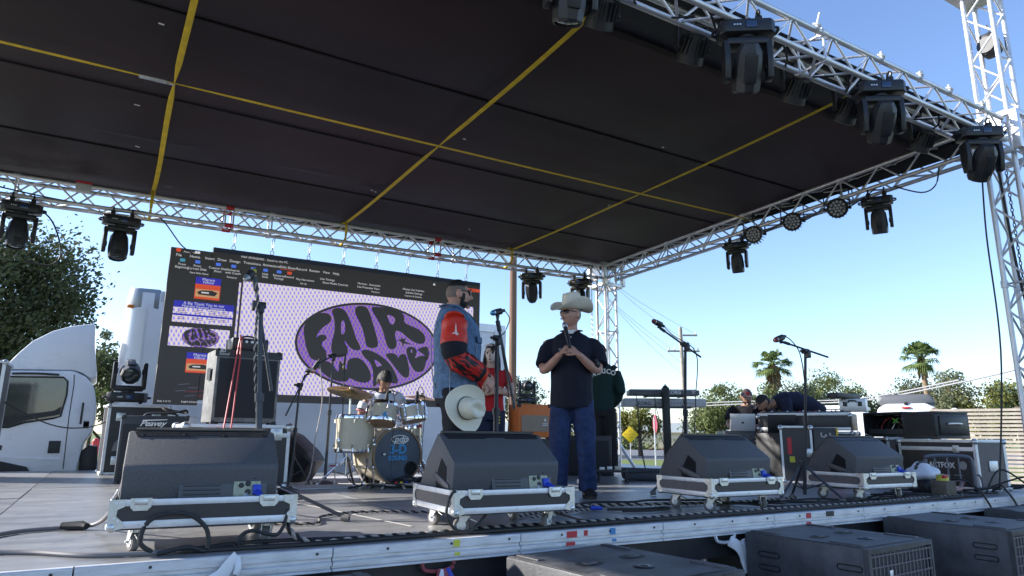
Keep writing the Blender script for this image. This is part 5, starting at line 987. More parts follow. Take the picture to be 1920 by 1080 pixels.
for y in (6.5, 6.1, 5.5, 4.9): strand(t, 'cable_run', [(7.62, y, 4.66), (7.6, y-.12, 4.52), (7.6, y-.3, 4.55), (7.64, y-.55, 4.68)], .008, BRUB, 6, 5)
strand(t, 'cable_run', [(7.66, 4.2, 4.62), (7.66, 3.9, 4.45), (7.68, 3.75, 4.5), (7.7, 3.7, 4.72)], .008, BRUB, 6, 5)
t = thing('truss_cable', 'dark cables wound along the front truss chords', 'cable')
for x in (2.6, 3.4, 4.2, 5.0, 5.7, 6.4, 7.0): strand(t, 'cable_run', [(x, 3.02, 4.74), (x+.15, 3.1, 4.68), (x+.35, 3.25, 4.72), (x+.6, 3.24, 4.72), (x+.75, 3.1, 4.7)], .009, BRUB, 6, 5)
for i, x in enumerate((3.2, 4.62, 5.5, 6.1, 6.6, 7.2)):
    o = thing('tied_rope', ('knotted white rope end on the front truss, over the left half', 'knotted white rope tail standing up from the front truss', 'white rope knot on the front truss left of the red dotted light', 'white rope knot on the front truss above the third light', 'white rope knot on the front truss near its right end', 'white rope knot on the front truss beside the tower sleeve')[i], 'rope', (x, 3.0, 4.96)); WR = mat('white rope', (.65, .63, .58), .8)
    b = MB(); b.tube([(-.03, -.03, -.02), (.0, 0, .04), (.03, .03, .0), (0, -.03, .03), (-.03, .01, .05)], .014); b.tube([(0, 0, .03), (.02, 0, .08), (.01+.05*(i % 2), 0, .09+.09*(i == 1))], .009); b.build('knot', WR, o)
for p, lab in (((-.5, 9.3, 4.62), 'red and white tape wrapped box on the left of the back truss'), ):
    o = thing('connector_box', lab, 'box', p); b = MB(); b.box((0, 0, -.02), (.16, .1, .1), bev=.01); b.build('box', mat('pale tape', (.5, .5, .5), .6), o); b = MB(); b.box((0, 0, .045), (.165, .105, .03), bev=.005); b.build('red_tape', RED, o)
MK = [(1.15, 4.6), (4.15, 4.65)]
for X, z in MK:
    o = thing('truss_joint', 'red painted bolts at the %s joint of the back truss' % ('left' if X < 2 else 'middle'), 'truss joint', (X, 9.4, 4.47+.0115*(X+4)))
    for dz in (-.12, .12):
        for dy in (-.12, .12): b = MB(); b.cyl((-.05, dy, dz), (.05, dy, dz), .031, n=10); b.build('red_collar', RED, o)
    for dx in (-.05, .05):
        for dy in (-.12, .12): b = MB(); b.cyl((dx, dy, -.12), (dx, dy, .12), .012, n=8); b.build('post', GALV, o)
# ================================================================== box truck behind the stage
TW = mat('truck white', (.82, .83, .85), .28, 0, .04, 2); TG = mat('trailer white panel', (.78, .80, .83), .4, 0, .05, 1.5); SMK = mat('cab window glass', (.030, .042, .04), .03, 0, .55, 2.2, spec=1, col2=(.10, .12, .09))
tr = thing('box_truck', 'white box truck with a tall roof deflector parked behind the stage', 'truck', (0, 12.4, 0))
b = MB(); b.prism([(-2.55, .62), (-2.62, 1.35), (-2.35, 1.75), (-2.0, 2.45), (-1.75, 2.6), (-.45, 2.66), (-.27, 2.58), (-.15, 2.43), (-.1, 2.23), (-.08, 1.98), (-.1, 1.74), (-.19, 1.58), (-.22, 1.31), (-.25, .75), (-.6, .7), (-.8, 1.15), (-1.3, 1.25), (-1.7, 1.1), (-1.85, .62)], .0, 2.1, 'Y', .05); b.build('cab', TW, tr, 35)
b = MB(); b.prism([(-2.02, 1.8), (-1.14, 1.8), (-.96, 1.87), (-.61, 1.94), (-.53, 1.97), (-.49, 2.29), (-.5, 2.49), (-.56, 2.55), (-1.75, 2.51)], -.002, .006, 'Y'); wn = b.build('side_window', SMK, tr)
b = MB(); b.prism([(-2.52, .72), (-2.5, .9), (-1.95, 1.0), (-1.9, 1.19), (-1.6, 1.3), (-1.2, 1.33), (-.85, 1.24), (-.62, .86), (-.62, .7), (-.72, .7), (-.9, 1.1), (-1.25, 1.2), (-1.6, 1.16), (-1.8, .98), (-1.9, .72)], -.012, -.002, 'Y'); b.build('wheel_arch', BLACK, tr)
b = MB(); b.prism([(-2.1, 1.4), (-.45, 1.33), (-.45, 1.36), (-2.1, 1.43)], -.008, -.001, 'Y'); b.build('body_crease', TW, tr)
b = MB(); b.box((-1.42, -.2, 2.3), (.12, .16, .34), bev=.03); b.box((-1.42, -.2, 1.98), (.11, .14, .2), bev=.03); b.cyl((-1.45, 0, 2.45), (-1.42, -.18, 2.45), .014); b.build('wing_mirror', BLACK, tr)
b = MB(); b.prism([(-1.9, 1.83), (-1.15, 1.83), (-.97, 1.9), (-.6, 1.98), (-.54, 2.0), (-.53, 2.12), (-.62, 2.05), (-1.0, 1.98), (-1.3, 1.93)], -.0045, -.0025, 'Y'); b.build('sill_reflection_strip', BLACK, wn)
b = MB(); b.bb((-.95, .5, 1.9), (-.72, .95, 2.35), .05); b.build('seat_back', mat('grey seat', (.12, .12, .13), .8), tr)
WP = [(-2.02, 1.8), (-1.14, 1.8), (-.96, 1.87), (-.61, 1.94), (-.53, 1.97), (-.49, 2.29), (-.5, 2.49), (-.56, 2.55), (-1.75, 2.51)]
b = MB(); b.loft([V((x, -.004, z)) for x, z in WP], .014, 6, closed=True, side=(0, 1, 0)); b.build('window_seal', BRUB, wn)
b = MB(); b.tube([(-1.5, .6, 1.95), (-1.1, .4, 2.02), (-.7, .4, 1.99)], .03); b.build('steering_wheel', BLACK, tr)
b = MB(); b.loft([(-.43, -.003, 2.6), (-.415, -.003, 2.45), (-.42, -.003, 1.95), (-.40, -.003, 1.2)], [(.006, .002)]*4, 4); b.build('door_gap', BRUB, tr)
b = MB(); b.box((-.55, -.006, 1.52), (.15, .012, .18), bev=.03, seg=3); b.build('door_handle', BLACK, tr)
b = MB(); b.box((-.26, -.004, 2.02), (.028, .01, .32), bev=.008); b.build('vent', BLACK, tr)
b = MB(); b.box((-.185, .002, 1.85), (.075, .004, .11)); b.build('yellow_label', mat('yellow label', (.6, .5, .08), .6), tr); b = MB(); b.box((-.185, -.0015, 1.895), (.075, .003, .014)); b.build('label_band', BLACK, tr)
b = MB(); b.tube([(-1.2, -.02, 2.575), (-.9, -.025, 2.59), (-.62, -.025, 2.585)], .016, 6); b.build('wiper_rail', BLACK, tr)
b = MB(); n = 20; pr = [(-1.72, 2.63), (-1.28, 2.72), (-1.17, 2.89), (-1.02, 3.08), (-.79, 3.25), (-.58, 3.34), (-.28, 3.41), (-.24, 3.39), (-.21, 3.03), (-.155, 2.75), (-.14, 2.6), (-.21, 2.55), (-.34, 2.64), (-.45, 2.67)]
b.prism([(-1.62, 2.63)]+pr[1:], .06, 2.04, 'Y', .07); b.build('roof_deflector', TW, tr, 40)
b = MB(); b.ball((-1.32, .1, 2.7), .035, (1.4, 1, .8)); b.build('amber_lamp', mat('amber lamp', (.7, .2, .01), .3), tr)
b = MB(); b.bb((-2.6, .35, .45), (7.2, 1.75, .62)); b.build('chassis', BLKM, tr)
b = MB(); b.prism([(-.21, .9), (-.21, 1.45), (-.12, 1.54), (.0, 1.53), (.04, 1.2), (.04, .9)], .1, .8, 'Y', .02); b.build('side_tank', BLACK, tr)
for X in (-1.25, 5.4):
    for Yy in (.12, 1.98):
        b = MB(); b.lathe([(.25, -.13), (.44, -.13), (.48, -.09), (.48, .09), (.44, .13), (.25, .13)], (X, Yy, .48), 'Y', 32); w_ = b.build('wheel', BRUB, tr); b = MB(); b.lathe([(0, -.1), (.1, -.12), (.25, -.09), (.27, .09), (0, .09)], (X, Yy, .48), 'Y', 24); b.build('rim', STEEL, w_)
# cargo box with rounded bright front corner
bx = MB(); pl = [(.62, 0), (.46, .02), (.3, .1), (.2, .24), (.16, .42), (.14, .8), (.14, 2.3), (7.15, 2.3), (7.15, .012), (.62, .012)]
bx.prism([(.15, .26), (.17, .16), (.22, .08), (.3, .02), (.42, .0), (7.15, 0), (7.15, 2.3), (.42, 2.3), (.3, 2.28), (.22, 2.22), (.17, 2.14), (.15, 2.04)], 1.14, 3.98, 'Z'); box_ = bx.build('cargo_box', TG, tr, 30)
b = MB(); b.bb((.62, -.022, 3.86), (7.16, .01, 4.02)); b.bb((.62, -.022, 1.1), (7.16, .01, 1.24)); b.build('box_rail', ALU, tr)
b = MB(); b.prism([(.146, .26), (.166, .157), (.217, .076), (.298, .015), (.62, -.006), (.62, .3), (.4, .4)], 3.7, 4.05, 'Z', .03); b.build('corner_cap', mat('grey cap', (.3, .32, .34), .35, .5), tr)
b = MB(); b.prism([(.142, .26), (.162, .154), (.214, .072), (.296, .011), (.43, -.01), (.43, .1), (.3, .2)], 1.1, 3.7, 'Z'); b.build('front_corner', mat('polished corner sheet', (.7, .71, .72), .35, .25), tr)
b = MB(); b.ball((.21, .075, 3.74), .05, (1.3, .7, .6)); b.build('marker_lamp', mat('amber lamp', (.7, .2, .01), .3), tr)
b = MB()
for i in range(60): b.ball((.46, -.004, 1.3+.042*i), .007, u=6, v=4)
for X in (2.4, 4.0, 4.1, 5.7, 7.05):
    for i in range(40): b.ball((X, .0, 1.3+.064*i), .007, u=6, v=4)
b.build('rivets', ALU, tr)['kind'] = 'stuff'
b = MB(); b.bb((4.02, -.008, 1.25), (4.09, .001, 3.85)); b.build('panel_joint', ALUW, tr)
for i in range(18): X = .8+.36*i; b = MB(); b.box((X, -.0245, 1.17), (.18, .005, .07)); b.build('reflector', [RED, INK][i % 2], tr)
b = MB(); b.bb((6.9, -.03, 1.3), (7.17, .0, 3.9)); b.build('rear_frame', WHITE, tr); b = MB(); b.cyl((6.3, .3, 3.98), (6.3, .3, 4.9), .015, n=8); b.build('aerial', BLKM, tr)
# ================================================================== trees
BARK = mat('bark', (.10, .075, .05), .9, 0, .4, 6, .6, 20)
def leafm(name, c1, c2, sc_):
    m = mat(name, c1, .65, 0, .5, sc_, col2=c2, spec=.3); t = m.node_tree; bs = t.nodes['Principled BSDF']
    ad = t.nodes.new('ShaderNodeMixShader'); ad.inputs[0].default_value = .3; tl = t.nodes.new('ShaderNodeBsdfTranslucent')
    t.links.new(bs.inputs['Base Color'].links[0].from_socket, tl.inputs[0]); o = t.nodes['Material Output']; t.links.new(bs.outputs[0], ad.inputs[1]); t.links.new(tl.outputs[0], ad.inputs[2]); t.links.new(ad.outputs[0], o.inputs[0]); return m
LF = {'oak': leafm('dark oak leaves', (.04, .052, .022), (.16, .17, .08), .6), 'green': leafm('green leaves', (.07, .095, .035), (.21, .24, .085), .5), 'grey': leafm('grey green leaves', (.08, .10, .05), (.23, .24, .13), .4), 'yel': leafm('yellow green leaves', (.12, .13, .03), (.32, .31, .08), .4), 'dark': leafm('dark green leaves', (.04, .06, .025), (.12, .15, .06), .5)}  # the dark set is only a deeper base green
def tree(name, label, base, h, r, lf, n=9000, ls=.2, tr_=.22, seed=1, low=.25, clumps=26, flat=.75, group=None, spread=1.0):
    rn = random.Random(seed); o = thing(name, label, 'tree', base, 0, group); cz = h-r*flat; cl = []
    for k in range(clumps):
        while True:
            p = V((rn.uniform(-1, 1), rn.uniform(-1, 1), rn.uniform(-1, 1)))
            if p.length <= 1: break
        p = V((p.x*r*.78*spread, p.y*r*.78*spread, p.z*r*flat*.8+cz)); 
        if p.z < h*low: p.z = h*low+rn.random()*.2*h
        cl.append((p, r*rn.uniform(.22, .42)))
    lb = MB()
    for i in range(n):
        p, q = cl[rn.randrange(len(cl))]
        d = V((rn.gauss(0, 1), rn.gauss(0, 1), rn.gauss(0, .8))).normalized()*q*(rn.random()**.45)*rn.choice((1, 1, 1, 1.25))
        c = p+d; s_ = ls*rn.uniform(.5, 1.3); a = V((rn.gauss(0, 1), rn.gauss(0, 1), rn.gauss(0, 1))).normalized(); e = a.orthogonal().normalized(); f = a.cross(e)
        lb.quad(c-e*s_*.5, c+f*s_*.28, c+e*s_*.5, c-f*s_*.28)
    lo = lb.build('crown', LF[lf], o, 0, norm=False); lo['kind'] = 'stuff'
    tb = MB(); tz = h*low+r*.2; tb.loft(spl([(0, 0, -.1), (rn.uniform(-.1, .1)*r*.3, rn.uniform(-.1, .1), tz*.5), (rn.uniform(-.2, .2), rn.uniform(-.2, .2), tz), (0, 0, cz+r*.2)], 4), [tr_*(1.15-.075*i) for i in range(13)], 8)
    tb.build('trunk', BARK, o)
    for k in range(7):
        p, q = cl[k]; b2 = MB(); m_ = V((p.x*.4, p.y*.4, tz*.6+p.z*.4)); b2.loft(spl([(0, 0, tz*.8), m_, p], 4), [tr_*.5*(1-.09*i) for i in range(9)], 6); b2.build('limb', BARK, o)
    return o
tree('oak_tree', 'big dark oak tree filling the left edge behind the truck cab', (-5.5, 31.5, 0), 11.0, 5.1, 'oak', 72000, .185, .45, 3, .1, 80, 1.0)
tree('oak_tree', 'smaller dark tree showing between truck cab and cargo box', (.35, 44.0, 0), 7.2, 2.9, 'dark', 9000, .26, .2, 5, .1, 26, 1.1)
tree('young_tree', 'sunny yellow green tree low behind the truck deflector', (-5.2, 44, 0), 5.8, 3.0, 'yel', 7000, .25, .18, 6, .15)
tree('young_tree', 'thin pale leaved tree right of the deflector top', (-.5, 50, 0), 8.4, 1.6, 'grey', 1800, .22, .12, 7, .3, 12, 1.6)
tree('oak_tree', 'dark dense tree farthest left beneath the oak', (-8.5, 40, 0), 7.5, 4.5, 'dark', 9000, .3, .25, 8, .1, 30)
BG = 'leafy trees across the road'
for i, (n_, lab, bs_, h, r, lf, n, se) in enumerate([
    ('street_tree', 'round grey green tree top above the orange amplifier', (31.5, 52.5), 7.7, 2.6, 'grey', 6000, 11),
    ('street_tree', 'tree behind the hatted man back near the far tower foot', (36.5, 49.5), 6.2, 2.2, 'green', 5000, 12),
    ('street_tree', 'dark tree at left of the yellow sign', (40.3, 52.5), 5.2, 2.5, 'dark', 5000, 13),
    ('street_tree', 'yellow green tree behind the yellow road sign', (43.2, 49.5), 5.4, 2.2, 'yel', 4500, 14),
    ('street_tree', 'bright green tree right of the keyboard stand', (47.2, 43.3), 7.0, 3.4, 'green', 9000, 15),
    ('street_tree', 'thin small tree before the pale wall', (53.5, 49.8), 4.4, 1.4, 'grey', 700, 16),
    ('street_tree', 'green tree behind the capped crouching man', (55.5, 45), 7.6, 2.9, 'green', 6500, 17),
    ('street_tree', 'loose grey green tree at the foot of the left palm', (59.5, 44), 8.3, 3.2, 'grey', 4200, 18),
    ('street_tree', 'wide green tree between the two palms', (64, 43.5), 9.0, 3.9, 'green', 8500, 19),
    ('street_tree', 'pale open tree left of the right palm', (67.5, 40.5), 8.4, 3.5, 'grey', 5500, 20),
    ('street_tree', 'broad grey green tree under the right palm', (65.5, 34.5), 9.2, 3.6, 'grey', 6500, 21),
    ('street_tree', 'yellowish tree behind the white van roof', (67, 31.5), 7.6, 3.6, 'yel', 8000, 22),
    ('street_tree', 'green tree above the slatted fence', (67.5, 28.2), 7.8, 3.6, 'green', 7000, 23),
    ('street_tree', 'dark green tree beside the near right tower', (70, 24.5), 7.8, 3.6, 'dark', 6000, 24),
    ('street_tree', 'rounded tree at the far right edge of the picture', (71, 21), 7.6, 3.4, 'green', 5500, 25)]):
    tree(n_, lab, (*bs_, 0), h*.93, r, lf, int(n*1.15), .26, .2, se, .22, 22, .85, BG, 1.15)
b = MB(); rn = random.Random(5)
for i in range(2500):
    c = along(100+rn.random()*4, rn.gauss(-3, 3)-2, rn.random()**2*2.2); a = V((rn.gauss(0, 1), rn.gauss(0, 1), rn.gauss(0, 1))).normalized(); e = a.orthogonal().normalized(); f = a.cross(e); b.quad(c-e*.25, c+f*.14, c+e*.25, c-f*.14)
tag(b.build('roadside_bush', LF['green'], None, 0, norm=False), 'low green bushes growing along the far red kerb', 'bush', kind='stuff')
def palm(label, base, h, rc, seed, lean=0, n=40, sk_=1.0):
    rn = random.Random(seed); o = thing('palm_tree', label, 'palm', base, 0, 'fan palms on the skyline'); b = MB(); b.loft(spl([(lean, 0, -.1), (lean*.6, 0, h*.5), (0, 0, h)], 5), [.27-.008*i for i in range(11)], 10); b.build('trunk', mat('palm bark', (.23, .16, .10), .9, 0, .4, 3, .6, 8), o)
    sk = MB()
    for k in range(int(90*sk_)):
        a = rn.random()*6.28; z = h-.2-rn.random()*1.9*sk_; sk.loft([(math.cos(a)*.25, math.sin(a)*.25, z+.5), (math.cos(a)*sk_*(.5+.25*rn.random()), math.sin(a)*sk_*(.5+.2*rn.random()), z-.3)], [(.12, .01)]*2, 4)
    sk.build('dead_skirt', mat('dead fronds', (.24, .17, .09), .9, 0, .4, 3), o)
    G = leafm('palm leaf', (.05, .085, .02), (.15, .2, .06), .8)
    for k in range(n):
        a = rn.random()*6.28; el = rn.uniform(-.55, 1.35); d = V((math.cos(a)*math.cos(el), math.sin(a)*math.cos(el), math.sin(el))); p0 = V((0, 0, h+.1)); L = rc*rn.uniform(.5, .68); p1 = p0+d*L+V((0, 0, -.12*L)); f = MB(); f.loft([p0, p1], [.035, .02], 4)
        s_ = d.cross(V((0, 0, 1))).normalized(); u = s_.cross(d).normalized(); m = 13
        for j in range(m):
            t_ = (j/(m-1)-.5)*2.5; q = d*math.cos(t_)+s_*math.sin(t_); ln = rc*.5*(1-.15*abs(t_))*rn.uniform(.85, 1.1); tip = p1+q*ln+V((0, 0, -.5*ln-.10*abs(t_))); mid = p1+q*ln*.6+V((0, 0, -.04*ln)); w_ = s_*math.cos(t_)*.06-d*math.sin(t_)*.06; f.quad(p1, mid-w_, tip, mid+w_)
        f.build('frond', G, o, 0, norm=False)
palm('left palm tree with a thick brown skirt, above the crouching men', (55.5, 44, 0), 8.6, 1.95, 2)
palm('right palm tree with a leaning bare trunk, above the white van', (59.6, 32.1, 0), 8.3, 1.9, 4, .6, 36, .55)
# ================================================================== poles, wires, signs, buildings, vehicles
POLEW = mat('pole wood', (.19, .11, .075), .85, 0, .3, 2, .3, 14, stretch=(3, 3, .3)); GRW = mat('grey wood', (.34, .3, .26), .8, 0, .2, 3)
o = thing('utility_pole', 'brown wooden utility pole rising behind the screen and roof', 'utility pole', (11.25, 18.95, 0)); b = MB(); b.cyl((0, 0, -.2), (0, 0, 10.5), .135, .11, 16); b.build('pole', POLEW, o); b = MB(); b.box((0, 0, 9.9), (2.0, .1, .12)); b.build('crossarm', GRW, o)
P2 = V((30.75, 31.0, 0)); o = thing('utility_pole', 'thin pale utility pole with two crossarms between keyboards and mic stand', 'utility pole', P2); b = MB(); b.cyl((0, 0, -.2), (-.12, 0, 8.5), .15, .11, 12); b.build('pole', GRW, o)
ca = R(-31)
for z, x0, x1 in ((8.0, .05, .95), (7.0, -.95, 1.05)):
    b = MB(); b.box(((x0+x1)/2*math.cos(ca), (x0+x1)/2*math.sin(ca), z), (x1-x0, .09, .1), rz=ca); c_ = b.build('crossarm', GRW, o)
    for x in ([.85] if z > 7.5 else [-.85, -.5, .7, .95]): b = MB(); b.lathe([(.03, 0), (.06, .06), (.035, .1), (.055, .15), (0, .2)], (x*math.cos(ca), x*math.sin(ca), z+.05), n=8); b.build('insulator', INK, c_)
t = thing('power_line', 'faint power lines from the thin pole toward the roof corner', 'wire')
for k, (z0, dx) in enumerate(((8.1, .8), (7.2, -.8), (7.2, .9), (6.2, 0), (5.5, 0))):
    p0 = P2+V((dx*math.cos(ca), dx*math.sin(ca), z0)); p1 = V((11.25+(k-2)*.4, 18.95, 10-.5*(k > 2)*1.0)); mid = (p0+p1)/2-V((0, 0, .5)); strand(t, 'wire_run', [p0, mid, p1], .009, mat('wire grey', (.2, .2, .2), .6), 4, 6)
t = thing('power_line', 'thick grey aerial cable sloping up across the trees at right', 'wire')
WG = mat('cable grey', (.3, .3, .32), .6)
strand(t, 'wire_run', [(30.6, 33.2, 3.55), (31.8, 27.5, 3.65), (33, 21.5, 3.6), (28.5, 14.0, 3.9), (24.5, 8.2, 4.35), (22, 4, 4.9)], .035, WG, 6, 6); strand(t, 'wire_run', [(30.6, 33.2, 3.75), (31.8, 27.5, 3.8), (33, 21.5, 3.72), (28.5, 14.0, 4.0)], .03, WG, 6, 6); strand(t, 'wire_run', [(25, 33.5, 3.6), (30.6, 33.2, 3.6)], .03, WG)
o = thing('road_sign', 'yellow diamond pedestrian road sign by the far tower', 'sign', (30.9, 36.4, 0), R(-40)); b = MB(); b.cyl((0, .03, 0), (0, .03, 2.4), .03, n=8); b.build('post', ALU, o)
b = MB(); b.prism([(0, -.56), (.56, 0), (0, .56), (-.56, 0)], -.006, .006, 'Y', .004); b.xf(M.Translation((0, 0, 1.9))); b.build('plate', mat('sign yellow', (.75, .5, .01), .5), o)
SB = mat('sign lettering', (.25, .17, .02), .6)
for s_, z in (('IN', 2.12), ('PEDESTRIAN', 1.9), ('CROSSING', 1.72)): txt(s_, .15, SB, o, at_front(0, -.0075, z), 'lettering')
o = thing('stop_sign', 'dark red octagonal sign seen edge on behind the black keyboard column', 'sign', (21.0, 23.05, 0), R(62)); b = MB(); b.cyl((0, .03, 0), (0, .03, 2.6), .03, n=8); b.build('post', ALU, o); b = MB(); b.prism([(.42*math.cos(R(22.5)+k*math.pi/4), 2.3+.42*math.sin(R(22.5)+k*math.pi/4)) for k in range(8)], -.005, .005, 'Y'); b.build('plate', mat('stop sign red', (.28, .04, .07), .5), o); txt('STOP', .26, INK, o, at_front(0, -.0065, 2.3), 'lettering')
TAN_ = mat('tan wall paint', (.58, .47, .34), .8, 0, .08, .3); WRF = mat('white roof', (.8, .8, .78), .6)
o = thing('low_building', 'long low tan building with a white roof band across the road', 'building', along(128, 0)); an = math.atan2(pv.y, pv.x); o.rotation_euler = (0, 0, an)
b = MB(); b.bb((-60, 0, 0), (40, 14, 2.6)); b.build('wall', TAN_, o); b = MB(); b.bb((-61, -.4, 2.603), (41, 14.4, 4.3)); b.build('roof', WRF, o)
for X in range(-56, 40, 6): b = MB(); b.bb((X, -.06, 0), (X+.25, -.001, 2.6)); b.build('pilaster', WRF, o)
o = thing('chain_fence', 'thin grey wire fence before the tan building', 'fence', along(118, 0), an); b = MB(); b.cyl((-50, 0, 1.8), (30, 0, 1.8), .04, n=6); b.cyl((-50, 0, .9), (30, 0, .9), .02, n=6); b.build('rail', GALV, o)
for X in range(-50, 31, 4): b = MB(); b.cyl((X, 0, 0), (X, 0, 1.85), .05, n=6); b.build('post', GALV, o)
def car(label, loc, rz, paint, L=4.5, H=1.5, kind='car'):
    o = thing('parked_car', label, kind, loc, rz); W = 1.8; p = [(-L/2, .35), (-L/2-.02, .75), (-L/2+.15, .95), (-L*.28, 1.0), (-L*.16, H-.05), (L*.18, H), (L*.36, 1.02), (L/2-.1, .92), (L/2, .6), (L/2-.02, .35)]
    b = MB(); b.prism(p, -W/2, W/2, 'Y', .06); b.build('body', paint, o, 35)
    for s_ in (-1, 1): b = MB(); b.prism([(-L*.245, 1.02), (-L*.14, H-.1), (L*.16, H-.08), (L*.31, 1.04)], s_*(W/2+.003)-.004, s_*(W/2+.003)+.004, 'Y'); b.build('side_window', GLASS, o)
    b = MB(); b.quad((-L*.27, -W*.42, 1.03), (-L*.27, W*.42, 1.03), (-L*.168, W*.38, H-.08), (-L*.168, -W*.38, H-.08)); b.xf(M.Translation((-.03, 0, .02))); b.build('rear_window', GLASS, o); b = MB(); b.quad((L*.35, -W*.42, 1.05), (L*.35, W*.42, 1.05), (L*.19, W*.38, H-.04), (L*.19, -W*.38, H-.04)); b.xf(M.Translation((.03, 0, .02))); b.build('windscreen', GLASS, o)
    for X in (-L*.3, L*.3):
        for s_ in (-1, 1): b = MB(); b.lathe([(0, -.1), (.3, -.1), (.33, 0), (.3, .1), (0, .1)], (X, s_*.82, .33), 'Y', 20); b.build('wheel', BRUB, o)
    for s_ in (-1, 1): b = MB(); b.box((-L/2-.0, s_*.7, .8), (.06, .3, .12), bev=.01); b.build('tail_light', RED, o); b = MB(); b.box((L/2-.04, s_*.65, .75), (.06, .3, .12), bev=.01); b.build('headlight', INK, o)
    return o
car('small white car beside a dark mic stand tube, across the road', along(96, -9.6), an+R(60), WHITE)
car('grey car half hidden behind the wooden pole base and orange amp', along(70, -18), an+R(20), mat('grey car paint', (.2, .21, .23), .3, .3))
o = thing('white_van', 'white high roofed van seen from behind with a dark rear window', 'van', (19.9, 11.3, 0), R(-62))
b = MB(); b.prism([(-.92, .4), (-.95, 1.2), (-.86, 2.2), (-.72, 2.62), (-.5, 2.74), (.5, 2.74), (.72, 2.62), (.86, 2.2), (.95, 1.2), (.92, .4)], 0, 4.8, 'Y', .05); b.build('body', WHITE, o, 35)
b = MB(); b.prism([(-.66, 1.7), (-.7, 2.2), (-.6, 2.5), (.6, 2.5), (.7, 2.2), (.66, 1.7)], -.012, .012, 'Y', .006); b.build('rear_window', GLASS, o)
b = MB(); b.prism([(-.75, 2.75), (-.66, 2.96), (-.5, 3.02), (.5, 3.02), (.66, 2.96), (.75, 2.75)], .3, 2.0, 'Y', .05); b.build('roof_unit', mat('grey roof unit', (.11, .115, .125), .5), o)
b = MB(); b.box((0, -.012, 2.62), (.22, .05, .05), bev=.01); b.build('brake_light', RED, o); b = MB(); b.box((0, .03, 2.74), (.1, .12, .09), bev=.02); b.build('camera_pod', BLACK, o)
for s_ in (-1, 1): b = MB(); b.box((s_*.88, -.01, 1.2), (.12, .05, .5), bev=.01); b.build('tail_light', RED, o)
b = MB(); b.prism([(1.08, 1.95), (1.34, 1.95), (1.3, 2.7), (1.15, 2.7)], 2.7, 2.9, 'Y', .04); b.cyl((.88, 2.8, 2.2), (1.2, 2.8, 2.2), .03); b.build('mirror', WHITE, o)
for Yy in (.8, 3.9):
    for s_ in (-1, 1): b = MB(); b.lathe([(0, -.12), (.34, -.12), (.37, 0), (.34, .12), (0, .12)], (s_*.82, Yy, .37), 'X', 20); b.build('wheel', BRUB, o)
o = thing('white_trailer', 'long flat white trailer roof left of the white van', 'trailer', (21.5, 15.5, 0), R(-62)); b = MB(); b.bb((-.9, 0, .7), (1.6, 2.2, 2.72), .05); b.build('box', WHITE, o); b = MB(); b.bb((-.95, -.03, 2.74), (1.65, 2.25, 2.86), .02); b.build('roof_lip', WRF, o)
for X in (-.3, .9): b = MB(); b.lathe([(0, -.1), (.33, -.1), (.36, 0), (.33, .1), (0, .1)], (X, .12, .36), 'Y', 20); b.build('wheel', BRUB, o)
b = MB(); b.prism([(-.5, 1.75), (.1, 1.75), (-.1, 2.55), (-.5, 2.55)], -.03, -.001, 'Y'); b.build('dark_panel', BLACK, o)
fo = thing('slatted_fence', 'tall fence of thin horizontal slats, upper half sunlit, at right', 'fence', (15.9, 8.4, 0), R(-62)); SLT = mat('pale slat', (.50, .44, .36), .7, 0, .2, 3); sl_ = MB().box((0, 0, 0), (4.6, .025, .052)).mesh('slat', SLT)
for k in range(28): link('slat', sl_, fo, (2.2, 0, .12+.083*k))
for X in (0, 1.5, 3.0, 4.45): b = MB(); b.bb((X-.05, .02, 0), (X+.05, .12, 2.42)); b.build('post', mat('fence post', (.2, .15, .13), .8), fo)
o = thing('bollard', 'red and white striped barrier post behind the truck cab', 'bollard', (-.04, 19.2, 0)); b = MB(); b.cyl((0, 0, 0), (0, 0, 1.55), .075, n=14); b.lathe([(.075, 0), (.05, .05), (0, .06)], (0, 0, 1.55), n=14); b.build('post', RED, o); b = MB(); b.lathe([(.077, .4), (.077, .6)], n=14); b.build('white_band', INK, o)
# ================================================================== people
SKIN = mat('skin', (.47, .25, .18), .5, 0, .08, 30, .1, 200); SKIN2 = mat('tan skin', (.34, .19, .13), .5, 0, .08, 30, .1, 200); SKIN3 = mat('pale face paint', (.6, .5, .46), .6, 0, .08, 20)
HAIR = mat('black hair', (.012, .011, .011), .55, 0, .3, 60, .4, 120); FADE = mat('short faded hair', (.17, .125, .10), .7, 0, .25, 120)
def cloth(name, col, sc_=9, bump=.55, rough=.8, var=.18): return mat(name, col, rough, 0, var, sc_*2, bump, sc_, .3)
DENIM = cloth('blue denim', (.10, .17, .28), 11, .7, .85, .4); JEANS = cloth('dark blue jeans', (.024, .040, .105), 8, .8, .85, .4); BLKC = cloth('black cloth', (.011, .012, .017), 8, .7); NAVYC = cloth('navy polo cloth', (.012, .014, .026), 7, .6)
def remesh(o, vox, sm=6, wr=0, wsc=9, seed=0):
    m = o.modifiers.new('r', 'REMESH'); m.mode = 'VOXEL'; m.voxel_size = vox; m.use_smooth_shade = True
    if sm: s = o.modifiers.new('s', 'SMOOTH'); s.iterations = sm; s.factor = .5
    ev(o)
    if wr:
        me = o.data; ns = [v.normal.copy() for v in me.vertices]
        for v, n in zip(me.vertices, ns):
            p = v.co*wsc+V((seed, 0, 0)); a = NZ.noise(V((p.x, p.y, p.z*.45)))+.5*NZ.noise(V((p.x*2.1+p.z, p.y*2.1, p.z*1.3))); v.co += n*a*wr
    return o
